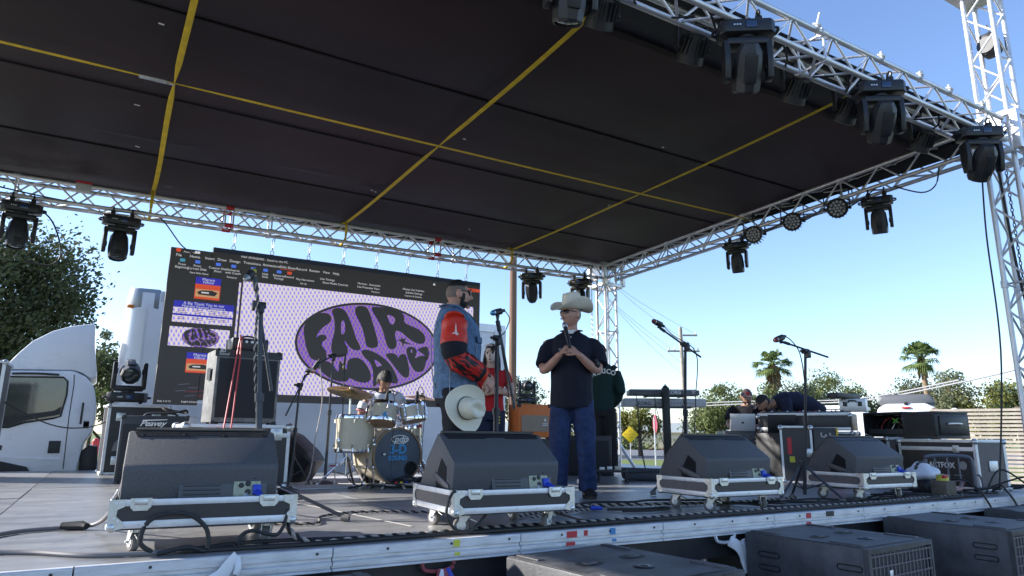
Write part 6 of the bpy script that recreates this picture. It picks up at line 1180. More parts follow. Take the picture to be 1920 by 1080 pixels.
def headpt(u, wide=1.0, jaw=1.0):
    x, y, z = u; t = max(0, -z); p = V((.076*x*wide, .097*y, .118*z))
    p.x *= 1-.30*jaw*t**1.4
    if y > 0: p.y *= 1-.35*t**1.2
    if z > .3: p.x *= 1-.05*(z-.3)
    if y < 0:
        g_ = lambda a, s_: math.exp(-(a/s_)**2)
        p.y *= .97
        p.y -= .024*g_(p.x, .013)*max(0, min(1, (.03-p.z)/.05))*(1 if p.z > -.035 else math.exp(-((p.z+.035)/.009)**2))
        p.y -= .006*g_(p.z-.03, .011)*g_(p.x, .05)
        p.y += .009*(g_(p.x-.031, .015)+g_(p.x+.031, .015))*g_(p.z-.012, .012)
        p.y -= .010*g_(p.x, .028)*g_(p.z+.105, .022)
        p.y -= .007*g_(p.x, .024)*(g_(p.z+.058, .006)+g_(p.z+.070, .007))
        p.y -= .004*(g_(p.x-.042, .02)+g_(p.x+.042, .02))*g_(p.z+.02, .02)
    return p
def headmesh(b, m, wide=1.0, jaw=1.0, n=56, mask=None, off=0, ears=True, nz=0):
    vs_ = {}; nv = n//2+8
    def gv(i, j):
        j %= n; k = (i, j if 0 < i < nv else 0)
        if k not in vs_:
            th = math.pi*i/nv; ph = 2*math.pi*j/n; u = V((math.sin(th)*math.cos(ph), math.sin(th)*math.sin(ph), math.cos(th))); p = headpt(u, wide, jaw)
            o_ = off*(1+(nz*NZ.noise(u*9) if nz else 0)); p = p+u*o_; vs_[k] = b.bm.verts.new(m @ p)
        return vs_[k]
    for i in range(nv):
        for j in range(n):
            th = math.pi*(i+.5)/nv; ph = 2*math.pi*(j+.5)/n; u = V((math.sin(th)*math.cos(ph), math.sin(th)*math.sin(ph), math.cos(th)))
            if mask and not mask(u, headpt(u, wide, jaw)): continue
            q = [gv(i, j), gv(i+1, j), gv(i+1, j+1), gv(i, j+1)]; q = list(dict.fromkeys(q)); b._f(q)
    if ears:
        for s_ in (-1, 1):
            e = MB(); e.ball((0, 0, 0), 1, (.015, .023, .036), 14, 10); e.xf(m @ M.Translation((s_*.079*wide, .012, -.004)) @ M.Rotation(s_*R(18), 4, 'Z') @ M.Rotation(R(-10), 4, 'X'))
            me = bpy.data.meshes.new('tmp'); e.bm.to_mesh(me); e.bm.free(); b.bm.from_mesh(me); bpy.data.meshes.remove(me)
def hand(b, w, d, palm, curl=.5, s=1.0, thumb=1, spreadf=.12, curls=None):
    """palm and five fingers: w wrist, d towards the fingers, palm the way the palm faces, thumb side sign"""
    w, d, p = V(w), V(d).normalized(), V(palm); p = (p-d*p.dot(d)).normalized(); sd_ = d.cross(p).normalized()*thumb
    b.loft([w-d*.03, w, w+d*.03, w+d*.065, w+d*.092], [(.027*s, .021*s), (.028*s, .02*s), (.037*s, .017*s), (.042*s, .015*s), (.038*s, .011*s)], 12, side=sd_)
    for k in range(4):
        o_ = (1.5-k)*.0205*s; base = w+d*(.086-.004*abs(k-1.3))*s+sd_*o_; L = (.073, .081, .075, .06)[k]*s; c = (curls[k] if curls else curl)*1.35; pts = [base-d*.02, base]; dr = (d+sd_*(1.5-k)*spreadf*.5).normalized(); q = base
        for seg, f in ((0, .45), (1, .32), (2, .23)):
            a = c*(.75, 1.0, .7)[seg]; ax = dr; dr = (dr*math.cos(a)+p*math.sin(a)); pn = (p*math.cos(a)-ax*math.sin(a)); p_ = pn; q = q+dr*L*f; pts.append(q); p = p_
        b.loft(pts, [.0095*s, .0098*s, .009*s, .0083*s, .006*s], 8)
        p = V(palm); p = (p-d*p.dot(d)).normalized()
    tb = w+d*.022*s+sd_*.03*s; t1 = tb+(d*.55+sd_*.6+p*.45).normalized()*.04*s; t2 = t1+(d*.75+sd_*.05+p*.65).normalized()*.03*s; t3 = t2+(d*.7-sd_*.25+p*.65).normalized()*.024*s
    b.loft([w+d*.01+sd_*.012, tb, t1, t2, t3], [.013*s, .015*s, .0115*s, .0105*s, .007*s], 8)
def hm(c, yaw=0, pitch=0, roll=0, s=1.0): return M.Translation(V(c)) @ M.Rotation(yaw, 4, 'Z') @ M.Rotation(pitch, 4, 'X') @ M.Rotation(roll, 4, 'Y') @ M.Scale(s, 4)
LENS = mat('sunglass lens', (.01, .01, .012), .18, spec=.5)
def shades(o, m, clip=False, lens=BLACK):
    b = MB()
    for s_ in (-1, 1): b.loft([V((s_*.06, -.084, .02)), V((s_*.077, -.055, .021)), V((s_*.084, .0, .016)), V((s_*.083, .018, .004))], [.0042]*4, 6)
    b.box((0, -.099, .018), (.03, .006, .008)); b.xf(m); b.build('glasses_frame', BLACK, o)
    for s_ in (-1, 1): b = MB(); b.prism([(-.028, .016), (.028, .019), (.031, 0), (.02, -.02), (-.018, -.018)] if s_ > 0 else [(.028, .016), (-.028, .019), (-.031, 0), (-.02, -.02), (.018, -.018)], -.003, .003, 'Y', .001); b.xf(m @ M.Translation((s_*.033, -.094, .011)) @ M.Rotation(s_*R(20), 4, 'Z')); b.build('lens', LENS, o)
def person(label, loc, rz, skin, P):
    o = thing('person', label, 'person', loc, rz); b = MB()
    vox = P.get('vox', .008); sp_ = P['spine']
    b.loft([q[0] for q in sp_], [q[1] for q in sp_], 18, side=P.get('side', (1, 0, 0)))
    b.loft([V(sp_[-1][0])-V((0, 0, .02)), V(P['neck'])*.5+V(sp_[-1][0])*.5, P['neck']], [.066, .058, .056], 14)
    hmx = hm(*P['head']); b2 = MB(); headmesh(b2, hmx, *P.get('hshape', (1, 1)), n=44); me = bpy.data.meshes.new('t'); b2.bm.to_mesh(me); b2.bm.free(); b.bm.from_mesh(me); bpy.data.meshes.remove(me)
    nb = MB(); nb.loft([V((0, -.088, .022)), V((0, -.104, -.004)), V((0, -.118, -.026)), V((0, -.106, -.038))], [(.008, .01), (.009, .012), (.014, .012), (.011, .006)], 10, side=(1, 0, 0)); nb.ball((0, -.080, -.098), .017, (1.3, .9, .8)); nb.loft([V((-.04, -.088, .03)), V((0, -.1, .032)), V((.04, -.088, .03))], [(.009, .007)]*3, 8); nb.xf(hmx); me = bpy.data.meshes.new('t'); nb.bm.to_mesh(me); nb.bm.free(); b.bm.from_mesh(me); bpy.data.meshes.remove(me)
    b.loft([P['neck'], V(P['head'][0])+V((0, .02, -.06))], [.056, .06], 14)
    for A in P['arms']: b.loft(spl([A['sh'], A['el'], A['wr']], 5), [.055, .054, .051, .048, .046, .044, .043, .040, .036, .031, .028], 12); hand(b, A['wr'], A['hd'], A['palm'], A.get('curl', .5), A.get('hs', 1), A['th'], curls=A.get('curls'))
    for L in P['legs']: b.loft(spl([L['hip'], L['knee'], L['ank']], 5), [.085, .083, .079, .073, .066, .06, .06, .056, .05, .043, .038], 12); b.loft([V(L['ank'])+V((0, .03, 0)), V(L['ank'])-V((0, 0, .05)), V(L['toe'])], [.04, .045, .03], 10)
    bo = b.build('body', skin, o); remesh(bo, vox, 1)
    return o, hmx
def garment(o, name, mt, lofts, vox=.011, sm=6, wr=.004, wsc=9, seed=0, cut=None, solid=0):
    b = MB()
    for pts, rr, sd_ in lofts: b.loft(pts, rr, 16, side=sd_)
    g_ = b.build(name, mt, o); remesh(g_, vox, sm, wr, wsc, seed)
    if cut:
        bm = bmesh.new(); bm.from_mesh(g_.data); bmesh.ops.delete(bm, geom=[f for f in bm.faces if cut(f.calc_center_median())], context='FACES')
        if solid: bmesh.ops.solidify(bm, geom=bm.faces[:], thickness=solid)
        bm.to_mesh(g_.data); bm.free()
    g_.data.shade_smooth(); return g_
XS = (1, 0, 0)
def shoe(o, L, mt, sole=BRUB, s=1.0):
    a, t = V(L['ank']), V(L['toe']); d = (t-a); d.z = 0; d.normalize(); z = .055
    b = MB(); c = a.copy(); c.z = 0
    b.loft([c-d*.075*s+V((0, 0, .05)), c-d*.04*s+V((0, 0, .055)), c+d*.03*s+V((0, 0, .055)), c+d*.1*s+V((0, 0, .043)), c+d*.17*s+V((0, 0, .034)), c+d*.205*s+V((0, 0, .03))], [(.028, .032), (.038, .045), (.044, .05), (.05, .038), (.045, .028), (.02, .016)], 12, side=(d.y, -d.x, 0)); b.loft([c+V((0, 0, .05)), c+V((0, 0, .12))], [.05, .052], 12); so_ = b.build('shoe', mt, o); remesh(so_, .008, 3)
    b = MB(); n = 16; b.prism([((c+d*(.065+.145*s*math.cos(q))+V((d.y, -d.x, 0))*.05*math.sin(q)).x, (c+d*(.065+.145*s*math.cos(q))+V((d.y, -d.x, 0))*.05*math.sin(q)).y) for q in [k*2*math.pi/n for k in range(n)]], 0, .024, 'Z', .004); b.build('sole', sole, so_)
def cowboy_hat(b, brim=(.175, .215), curl=.055, dip=.0, crown=.125, n=48):
    rings = []
    for t_ in (0, .12, .3, .5, .7, .85, 1.0):
        r_ = []
        for k in range(n):
            a = 2*math.pi*k/n; cx, cy = math.cos(a), math.sin(a); rx = .078+(brim[0]-.078)*t_; ry = .098+(brim[1]-.098)*t_; z = curl*abs(cx)**2.0*t_**1.6*1.25-.018*abs(cy)**3*t_**1.4
            r_.append((rx*cx, ry*cy, z))
        rings.append(r_)
    V_ = [[b.bm.verts.new(V(p)) for p in r] for r in rings]; Vb = [[b.bm.verts.new(V(p)-V((0, 0, .005))) for p in r] for r in rings]
    for g_, fl in ((V_, 0), (Vb, 1)):
        for i in range(len(g_)-1):
            for k in range(n):
                q = (g_[i][k], g_[i+1][k], g_[i+1][(k+1) % n], g_[i][(k+1) % n]); b._f(q if not fl else q[::-1])
    for k in range(n): b._f((V_[-1][k], Vb[-1][k], Vb[-1][(k+1) % n], V_[-1][(k+1) % n]))
    cr = [V_[0]]
    for h, sx_, sy_ in ((.03, 1.0, 1.0), (.06, .97, .97), (.09, .92, .94), (.112, .85, .9), (.12, .72, .8), (.116, .5, .62), (.105, .28, .42), (.097, .1, .2)):
        row = []
        for k in range(n):
            a = 2*math.pi*k/n; cx, cy = math.cos(a), math.sin(a); pin = 1-.16*max(0, -cy)**1.5*(h/.12)*abs(cx)**.5; z = h*crown/.12+.012*(cy*.3)*(h/.12)
            if h > .1: z += .012*abs(cx)*(1 if sx_ > .4 else .6)
            row.append(b.bm.verts.new(V((.078*sx_*cx*pin, .098*sy_*cy, z))))
        cr.append(row)
    for i in range(len(cr)-1):
        for k in range(n): b._f((cr[i][k], cr[i][(k+1) % n], cr[i+1][(k+1) % n], cr[i+1][k]))
    b._f(cr[-1])
STRAW = mat('cream felt', (.74, .68, .56), .75, 0, .08, 30, .15, 120); STRAW2 = mat('white straw', (.75, .70, .56), .7, 0, .06, 60, .25, 200)

SEAMW = mat('grey embroidery', (.25, .26, .3), .8)
# ---- hatted man with a microphone, facing the audience, head turned to his right
sp_ = [((0, 0, .88), (.165, .125)), ((0, -.01, 1.0), (.17, .14)), ((0, -.03, 1.13), (.168, .145)), ((0, -.02, 1.28), (.178, .13)), ((0, 0, 1.39), (.185, .115)), ((0, .01, 1.46), (.13, .085)), ((0, .012, 1.5), (.07, .068))]
P = dict(spine=sp_, neck=(0, .005, 1.55), head=((.0, -.02, 1.655), R(-48), R(-4), 0), hshape=(1.08, .6),
    arms=[dict(sh=(-.215, .0, 1.39), el=(-.252, -.12, 1.13), wr=(-.085, -.30, 1.255), hd=(.62, -.12, .75), palm=(.55, .25, -.4), th=-1, curl=.85), dict(sh=(.215, .0, 1.39), el=(.236, -.12, 1.13), wr=(.07, -.31, 1.25), hd=(-.72, -.1, .62), palm=(-.45, .55, -.5), th=1, curl=.75)],
    legs=[dict(hip=(-.09, 0, .9), knee=(-.115, -.03, .48), ank=(-.13, .02, .09), toe=(-.15, -.12, .04)), dict(hip=(.09, 0, .9), knee=(.11, -.03, .48), ank=(.125, .02, .09), toe=(.17, -.11, .04))], vox=.005)
o, hx = person('man in cream cowboy hat and dark polo shirt speaking into a hand held mic', (3.72, 5.185, DZ), R(-38), SKIN, P); cow = o
garment(o, 'polo_shirt', NAVYC, [([q[0] for q in [((0, 0, .80), 0), ((0, -.02, .95), 0), ((0, -.035, 1.1), 0), ((0, -.03, 1.27), 0), ((0, 0, 1.39), 0), ((0, .01, 1.455), 0), ((0, .012, 1.495), 0)]], [(.2, .155), (.196, .165), (.193, .172), (.2, .155), (.205, .135), (.15, .1), (.085, .08)], XS)]+[(spl([(s_*.14, 0, 1.375), (s_*.225, -.01, 1.325), (s_*.25, -.09, 1.17)], 3), [.068, .074, .08, .082, .084, .085, .085], None) for s_ in (-1, 1)], wr=.010, wsc=6)
b = MB(); b.loft([V((math.cos(a)*.088, .008+math.sin(a)*.08, 1.505+.018*math.sin(a)-.012*(math.sin(a) < -.8))) for a in [k*2*math.pi/24 for k in range(24)]], (.008, .024), 8, closed=True, side=(0, 0, 1)); b.build('collar', NAVYC, o)
b = MB(); b.prism([(-.045, 1.5), (.045, 1.5), (0, 1.44)], -.1, -.07, 'Y'); b.build('undershirt', INK, o); b = MB(); b.prism([(-.018, 1.3), (.018, 1.3), (.02, 1.46), (-.02, 1.46)], -.192, -.186, 'Y'); b.xf(M.Translation((0, .0, 0)) @ M.Rotation(0, 4, 'X')); pk = b.build('placket', NAVYC, o)
for v_ in pk.data.vertices: v_.co.y += .38*max(0, v_.co.z-1.3)**1.0
b = MB(); b.ball((0, -.148, 1.425), .006); b.build('button', INK, o)
b = MB(); b.ball((-.1, -.166, 1.31), .012, (1, .3, 1)); b.build('chest_mark', SEAMW, o)
garment(o, 'jeans', JEANS, [([(0, 0, .78), (0, 0, .9), (0, -.005, 1.0)], [(.175, .135), (.178, .145), (.172, .145)], XS)]+[(spl([(s_*.09, 0, .86), (s_*.118, -.03, .5), (s_*.13, .01, .06)], 4), [.108, .107, .104, .1, .095, .089, .085, .083, .085], None) for s_ in (-1, 1)], wr=.010, wsc=9)
for L in P['legs']: shoe(o, L, BLKC)
b = MB(); b.loft([V((.235, -.155, 1.165)), V((.205, -.185, 1.182))], [.043, .042], 14); b.build('watch_strap', BLACK, o); b = MB(); b.box((.23, -.2, 1.2), (.03, .02, .03), bev=.006); b.build('watch', BLKM, o)
shades(o, hx, lens=GLASS)
b = MB(); headmesh(b, hx, 1.08, .6, 44, lambda u, p: p.z > -.035 and p.z < .07 and u.y > .12, .003, False); b.build('hair', mat('grey hair', (.2, .18, .16), .8), o)
b = MB(); b.loft([V((-.026, -.101, -.052)), V((0, -.11, -.048)), V((.026, -.101, -.052))], [(.004, .006)]*3, 6); b.xf(hx); b.build('moustache', mat('grey stubble', (.20, .13, .10), .8), o)
b = MB(); b.loft([V((-.022, -.1, -.061)), V((0, -.108, -.06)), V((.022, -.1, -.061))], [(.003, .004)]*3, 6); b.xf(hx); b.build('lips', mat('lips', (.33, .13, .11), .5), o)
t = thing('cowboy_hat', 'cream cowboy hat worn by the man with the microphone', 'hat', (3.72, 5.185, DZ), R(-38)); b = MB(); cowboy_hat(b, (.165, .21), .075, crown=.14); b.xf(hx @ M.Translation((0, .008, .055)) @ M.Rotation(R(7), 4, 'X') @ M.Scale(1.06, 4)); b.build('felt', STRAW, t, 60, norm=False); b = MB(); b.loft([V((math.cos(a)*.079, math.sin(a)*.099, .012)) for a in [k*2*math.pi/32 for k in range(32)]], (.003, .012), 6, closed=True, side=(0, 0, 1)); b.xf(hx @ M.Translation((0, .008, .055)) @ M.Rotation(R(7), 4, 'X') @ M.Scale(1.06, 4)); b.build('hat_band', mat('tan band', (.4, .34, .24), .7), t)
t = thing('hand_microphone', 'black hand held microphone with a silver ball at the hatted man mouth', 'microphone', (3.72, 5.185, DZ), R(-38)); mic(t, (-.055, -.235, 1.545), (-.0, -.355, 1.30), GRY, BLACK, .025)

# ---- man in denim vest holding a straw hat
sp_ = [((0, 0, .86), (.16, .13)), ((0, -.02, 1.0), (.165, .15)), ((0, -.03, 1.15), (.168, .155)), ((0, -.015, 1.3), (.18, .14)), ((0, .01, 1.41), (.18, .115)), ((0, .02, 1.47), (.13, .09)), ((0, .02, 1.51), (.075, .072))]
P = dict(spine=sp_, neck=(0, .01, 1.56), head=((0, -.02, 1.635), R(14), R(-2), 0), hshape=(1.06, .65),
    arms=[dict(sh=(-.215, .01, 1.40), el=(-.30, .0, 1.11), wr=(-.15, -.235, .965), hd=(.38, -.66, -.62), palm=(.65, .3, -.3), th=-1, curl=.55), dict(sh=(.215, .01, 1.40), el=(.28, -.05, 1.12), wr=(.04, -.26, 1.0), hd=(-.7, -.5, -.35), palm=(-.1, .7, -.4), th=1, curl=.55)],
    legs=[dict(hip=(-.09, 0, .88), knee=(-.12, -.035, .48), ank=(-.14, .02, .09), toe=(-.16, -.12, .04)), dict(hip=(.09, 0, .88), knee=(.115, -.06, .48), ank=(.14, -.05, .09), toe=(.16, -.19, .04))], vox=.005)
o, hx = person('bearded man in denim vest with bright red sleeves holding a white hat', (2.33, 4.83, DZ), R(66), SKIN, P); den = o
REDS = cloth('red satin', (.60, .03, .012), 12, .5, .42, .12)
DKR = cloth('dark red cloth', (.12, .012, .015), 12, .5)
def streak_mat(d):          # printed red and black streaks running along the forearm
    m = cloth('streaked sleeve print', (.5, .02, .015), 12, .5, .5, 0); t = m.node_tree; N = t.nodes.new; K = t.links.new; tc = N('ShaderNodeTexCoord'); d = V(d).normalized(); x = d.orthogonal().normalized(); y = d.cross(x); cx = N('ShaderNodeCombineXYZ')
    for k, (v_, s_) in enumerate(((x, 26), (y, 26), (d, 4))):
        q = N('ShaderNodeVectorMath'); q.operation = 'DOT_PRODUCT'; q.inputs[1].default_value = v_*s_; K(tc.outputs['Object'], q.inputs[0]); K(q.outputs['Value'], cx.inputs[k])
    n = N('ShaderNodeTexNoise'); n.inputs['Scale'].default_value = 1.6; n.inputs['Detail'].default_value = 3; K(cx.outputs[0], n.inputs[0]); r = N('ShaderNodeValToRGB'); e = r.color_ramp.elements; e[0].position = .47; e[0].color = (.012, .011, .013, 1); e[1].position = .55; e[1].color = (.5, .02, .015, 1); K(n.outputs[0], r.inputs[0]); K(r.outputs[0], t.nodes['Principled BSDF'].inputs['Base Color']); return m
garment(o, 'dark_shirt', DKR, [([(0, 0, .82), (0, -.03, 1.0), (0, -.04, 1.15), (0, -.025, 1.3), (0, .01, 1.41), (0, .02, 1.47), (0, .02, 1.5)], [(.175, .135), (.18, .155), (.187, .172), (.195, .17), (.19, .14), (.14, .1), (.08, .078)], XS)])
garment(o, 'denim_vest', DENIM, [([(0, 0, .79), (0, -.015, .9), (0, -.03, 1.05), (0, -.03, 1.2), (0, -.015, 1.34), (0, .01, 1.43), (0, .022, 1.485), (0, .022, 1.52)], [(.2, .158), (.203, .17), (.208, .185), (.213, .192), (.216, .185), (.2, .15), (.15, .112), (.092, .09)], XS), ([(-.24, .01, 1.4), (.24, .01, 1.4)], [(.07, .07), (.07, .07)], (0, 0, 1))], wr=.007, wsc=8, cut=lambda c: (c.y < -.05 and abs(c.x) < .035+.05*max(0, c.z-1.3)) or abs(c.x) > .262 or c.z < .797, solid=.006)
for s_ in (-1, 1):
    b = MB(); b.loft(spl([(s_*.02, .11, 1.535), (s_*.085, .06, 1.535), (s_*.105, -.01, 1.515), (s_*.085, -.1, 1.46), (s_*.06, -.15, 1.40)], 4), [(.006, .03)]*17, 8, side=(0, 0, 1)); b.build('collar', DENIM, o)
    b = MB(); b.box((s_*.11, -.192, 1.26), (.11, .012, .05), bev=.005, rz=s_*.35); b.build('pocket_flap', DENIM, o)
    b = MB()
    for z in (.9, 1.0, 1.1, 1.2): b.ball((s_*.06, -.2+.03*abs(1.15-z), z), .007)
    b.build('button', ALU, o)
    b = MB(); A = P['arms'][0 if s_ < 0 else 1]; pts = spl([V(A['sh'])+V((s_*.0, .0, .035)), V(A['sh'])+V((s_*.045, .0, -.07)), A['el'], (V(A['el'])+V(A['wr']))/2, V(A['wr'])-V(A['hd'])*.0], 5); n_ = len(pts); rr = [.1+.004*math.sin(i*1.9) if i < 12 else .094-.003*(i-12)+.004*math.sin(i*2.3) for i in range(n_)]; rr[-1] = .05; rr[-2] = .052; rr[0], rr[1], rr[2], rr[3] = .045, .075, .09, .098
    def mi(k, i):
        f = k/(n_-2)
        if f < .40: return 0
        if f < .50: return 1
        if f < .86: return 2
        if f < .93: return 1
        return 0
    b.loft(pts, rr, 20, mis=mi); so_ = b.build('sleeve', [REDS, BLKC, streak_mat(V(A['wr'])-V(A['el']))], o, 80); so_.modifiers.new('s', 'SUBSURF').levels = 1; ev(so_)
    me = so_.data; ns = [v.normal.copy() for v in me.vertices]
    for v, nn in zip(me.vertices, ns): v.co += nn*.007*NZ.noise(V((v.co.x*16, v.co.y*16, v.co.z*22)))
    me.shade_smooth()
b = MB(); A = P['arms'][0]; c_ = V((-.372, .0, 1.265)); e1, e2 = V((0, .02, 1)).normalized(), V((0, 1, -.02))
b.prism([(.004, .085), (.01, .014), (.032, .0), (.009, -.012), (.002, -.075), (-.006, -.012), (-.022, -.004), (-.007, .012)], -.008, .008, 'X'); b.xf(M.Translation(c_) @ M.Rotation(R(-8), 4, 'Y')); b.build('star_print', mat('pale pink print', (.75, .55, .55), .6), o)
SEAM = mat('pale denim stitching', (.26, .30, .36), .8)
for s_ in (-1, 1):      # armhole edges, yoke and panel seams of the vest
    b = MB(); b.loft([V((s_*.262, .01+math.cos(a)*.098, 1.375+math.sin(a)*.125)) for a in [k*2*math.pi/24 for k in range(24)]], .007, 6, closed=True, side=(1, 0, 0)); b.build('armhole_seam', DENIM, o)
    b = MB(); b.tube([(s_*.22, .03, 1.25), (s_*.214, .035, 1.05), (s_*.202, .03, .81)], .0035, 5); b.tube([(s_*.155, -.16, 1.22), (s_*.145, -.17, 1.05), (s_*.14, -.135, .82)], .0035, 5); b.tube([(s_*.12, .185, 1.3), (s_*.125, .17, 1.05), (s_*.12, .135, .82)], .0035, 5); b.build('panel_seam', SEAM, o)
garment(o, 'trousers', BLKC, [([(0, 0, .76), (0, 0, .88), (0, -.01, 1.0)], [(.18, .14), (.178, .15), (.172, .15)], XS)]+[(spl([L['hip'], L['knee'], V(L['ank'])-V((0, 0, .02))], 4), [.115, .113, .11, .107, .103, .1, .098, .096, .095], None) for L in P['legs']], wr=.009, wsc=11)
for L in P['legs']: shoe(o, L, mat('scuffed grey boot', (.06, .057, .055), .6, 0, .3, 30))
b = MB(); headmesh(b, hx, 1.06, .65, 56, lambda u, p: p.z > .058+.018*(p.y < -.05) and (p.z > .075 or p.y > -.075), .008, False, nz=.5); b.build('hair_top', HAIR, o)
b = MB(); headmesh(b, hx, 1.06, .65, 56, lambda u, p: p.z <= .075 and p.z > -.035 and u.y > -.42 and (p.y > .03 or p.z > .02), .0015, False); b.build('faded_hair', FADE, o)
b = MB(); headmesh(b, hx, 1.06, .65, 64, lambda u, p: u.y < .02 and ((p.z < -.062-.035*min(1, max(0, (-p.y-.055)/.03)) and p.z > -.118 and not (abs(p.x) < .02 and p.z > -.078)) or (abs(p.x) < .032 and -.058 < p.z < -.043 and u.y < 0) or (.018 < abs(p.x) < .034 and -.075 < p.z < -.043 and u.y < 0) or (u.y > -.34 and abs(p.x) > .05 and p.z < .0)), .0045, False); b.build('beard', HAIR, o)
shades(o, hx)
b = MB()
for s_ in (-1, 1): b.loft([V((s_*.016, -.1, .036)), V((s_*.038, -.098, .042)), V((s_*.058, -.085, .036))], [(.004, .005)]*3, 6)
b.xf(hx); b.build('eyebrow', HAIR, o)
# the straw hat he holds by its brim
hp = V((2.31, 4.55, 1.93)); t = thing('cowboy_hat', 'white straw cowboy hat held low by its brim, crown toward the right', 'hat', hp)
axis = V((.30, -.92, -.08)).normalized(); q = axis.to_track_quat('Z', 'Y').to_matrix().to_4x4() @ M.Rotation(R(75), 4, 'Z')
b = MB(); cowboy_hat(b, (.17, .205), .035, crown=.12); b.xf(q); b.build('straw', STRAW2, t, 60, norm=False)
b = MB(); b.loft([V((math.cos(a)*.0795, math.sin(a)*.0995, .008)) for a in [k*2*math.pi/32 for k in range(32)]], (.003, .006), 6, closed=True, side=(0, 0, 1)); b.xf(q); b.build('hat_band', BLACK, t)

# ---- woman with skull make-up, arms crossed
sp_ = [((0, 0, .78), (.145, .115)), ((0, 0, .9), (.13, .10)), ((0, -.005, 1.0), (.12, .092)), ((0, -.01, 1.13), (.135, .11)), ((0, .0, 1.22), (.14, .09)), ((0, .01, 1.275), (.09, .065)), ((0, .01, 1.3), (.05, .05))]
P = dict(spine=sp_, neck=(0, .0, 1.34), head=((0, -.015, 1.43), R(-22), R(4), 0, .93), hshape=(.95, 1.1),
    arms=[dict(sh=(-.155, 0, 1.215), el=(-.205, -.06, 1.0), wr=(.02, -.2, 1.0), hd=(.95, -.1, .1), palm=(0, .9, 0), th=1, curl=.3, hs=.85), dict(sh=(.155, 0, 1.215), el=(.215, -.06, 1.0), wr=(-.0, -.175, 1.045), hd=(-.9, .0, -.05), palm=(0, .9, 0), th=-1, curl=.3, hs=.85)],
    legs=[dict(hip=(-.075, 0, .8), knee=(-.085, -.01, .42), ank=(-.09, .02, .08), toe=(-.1, -.1, .03)), dict(hip=(.075, 0, .8), knee=(.085, -.01, .42), ank=(.09, .02, .08), toe=(.1, -.1, .03))], vox=.007)
o, hx = person('woman in red top with painted face and long black hair, arms crossed', (3.70, 6.70, DZ), R(-20), mat('light skin', (.5, .31, .24), .5), P)
REDT = cloth('red jersey', (.42, .015, .02), 9, .5)
garment(o, 'red_top', REDT, [([(0, 0, .79), (0, 0, .9), (0, -.01, 1.0), (0, -.022, 1.13), (0, 0, 1.22), (0, .008, 1.26)], [(.155, .125), (.142, .115), (.135, .11), (.15, .128), (.15, .105), (.1, .075)], XS)]+[(spl([(s_*.12, 0, 1.225), (s_*.165, -.005, 1.19), (s_*.19, -.03, 1.09)], 3), [.06]*7, None) for s_ in (-1, 1)], .009, 5, .004)
garment(o, 'jeans', cloth('dark indigo jeans', (.014, .02, .05), 9, .6), [([(0, 0, .7), (0, 0, .78), (0, 0, .87)], [(.158, .125), (.155, .125), (.14, .11)], XS)]+[(spl([L['hip'], L['knee'], V(L['ank'])-V((0, 0, .02))], 4), [.09, .088, .084, .078, .07, .067, .063, .06, .058], None) for L in P['legs']], .01, 5, .005)
for L in P['legs']: shoe(o, L, BLKC, s=.85)
b = MB(); headmesh(b, hx, .95, 1.1, 48, lambda u, p: u.y < -.2 and p.z < .075, .0022, False); b.build('face_paint', SKIN3, o)
b = MB(); headmesh(b, hx, .95, 1.1, 48, lambda u, p: p.z > .072 or u.y > -.05, .012, False, nz=.4); b.loft(spl([(-.07, .01, .02), (-.085, -.0, -.08), (-.09, -.04, -.2), (-.075, -.09, -.3)], 4), [.035]*13, 8) if False else None; hh = b
for s_ in (-1, 1): hh.loft([V(p_) for p_ in spl([(s_*.06, .0, .04), (s_*.08, .0, -.06), (s_*.088, -.015, -.16), (s_*.08, -.05, -.27), (s_*.075, -.075, -.32)], 3)], [(.028, .04)]*10+[(.025, .035), (.018, .025), (.006, .01)], 8)
hh.loft([V(p_) for p_ in spl([(0, .06, .05), (0, .085, -.1), (0, .08, -.28)], 4)], [(.08, .04)]*8+[(.06, .02)], 10, side=XS); hh.xf(hx); 
# the hair cap was already placed by hx, so undo the double move for it
b = MB(); headmesh(b, M.Identity(4), .95, 1.1, 48, lambda u, p: p.z > .07 or (u.y > -.1 and p.z > -.09), .012, False, nz=.4)
for s_ in (-1, 1): b.loft([V(p_) for p_ in spl([(s_*.06, .0, .04), (s_*.08, .0, -.06), (s_*.088, -.015, -.16), (s_*.08, -.05, -.27), (s_*.075, -.075, -.32)], 3)], [(.028, .04)]*10+[(.025, .035), (.018, .025), (.006, .01)], 8)
b.loft([V((.05, -.07, .09)), V((.035, -.103, .055)), V((.045, -.1, .02))], [(.035, .012), (.03, .01), (.01, .004)], 8, side=XS); b.loft([V(p_) for p_ in spl([(0, .06, .05), (0, .085, -.1), (0, .08, -.28)], 4)], [(.08, .04)]*8+[(.06, .02)], 10, side=XS); b.xf(hx); b.build('long_hair', HAIR, o); hh.bm.free()
def feat(o, hx, name, mt, items, sc_=1):
    b = MB()
    for c, s_ in items: b.ball(c, 1, s_, 12, 8)
    b.xf(hx); return b.build(name, mt, o)
feat(o, hx, 'eye_paint', BLACK, [((-.029, -.086, .012), (.017, .006, .012)), ((.029, -.086, .012), (.017, .006, .012)), ((0, -.112, -.03), (.008, .005, .008))]); feat(o, hx, 'lips', mat('dark red lips', (.16, .04, .04), .4), [((0, -.099, -.064), (.016, .006, .007))])
for k in range(5): feat(o, hx, 'flower', mat('white flower', (.6, .5, .5), .7), [((-.055+.022*k, -.06-.02*math.sin(k*.8), .095+.012*math.sin(k*.8)), (.015, .015, .013))])

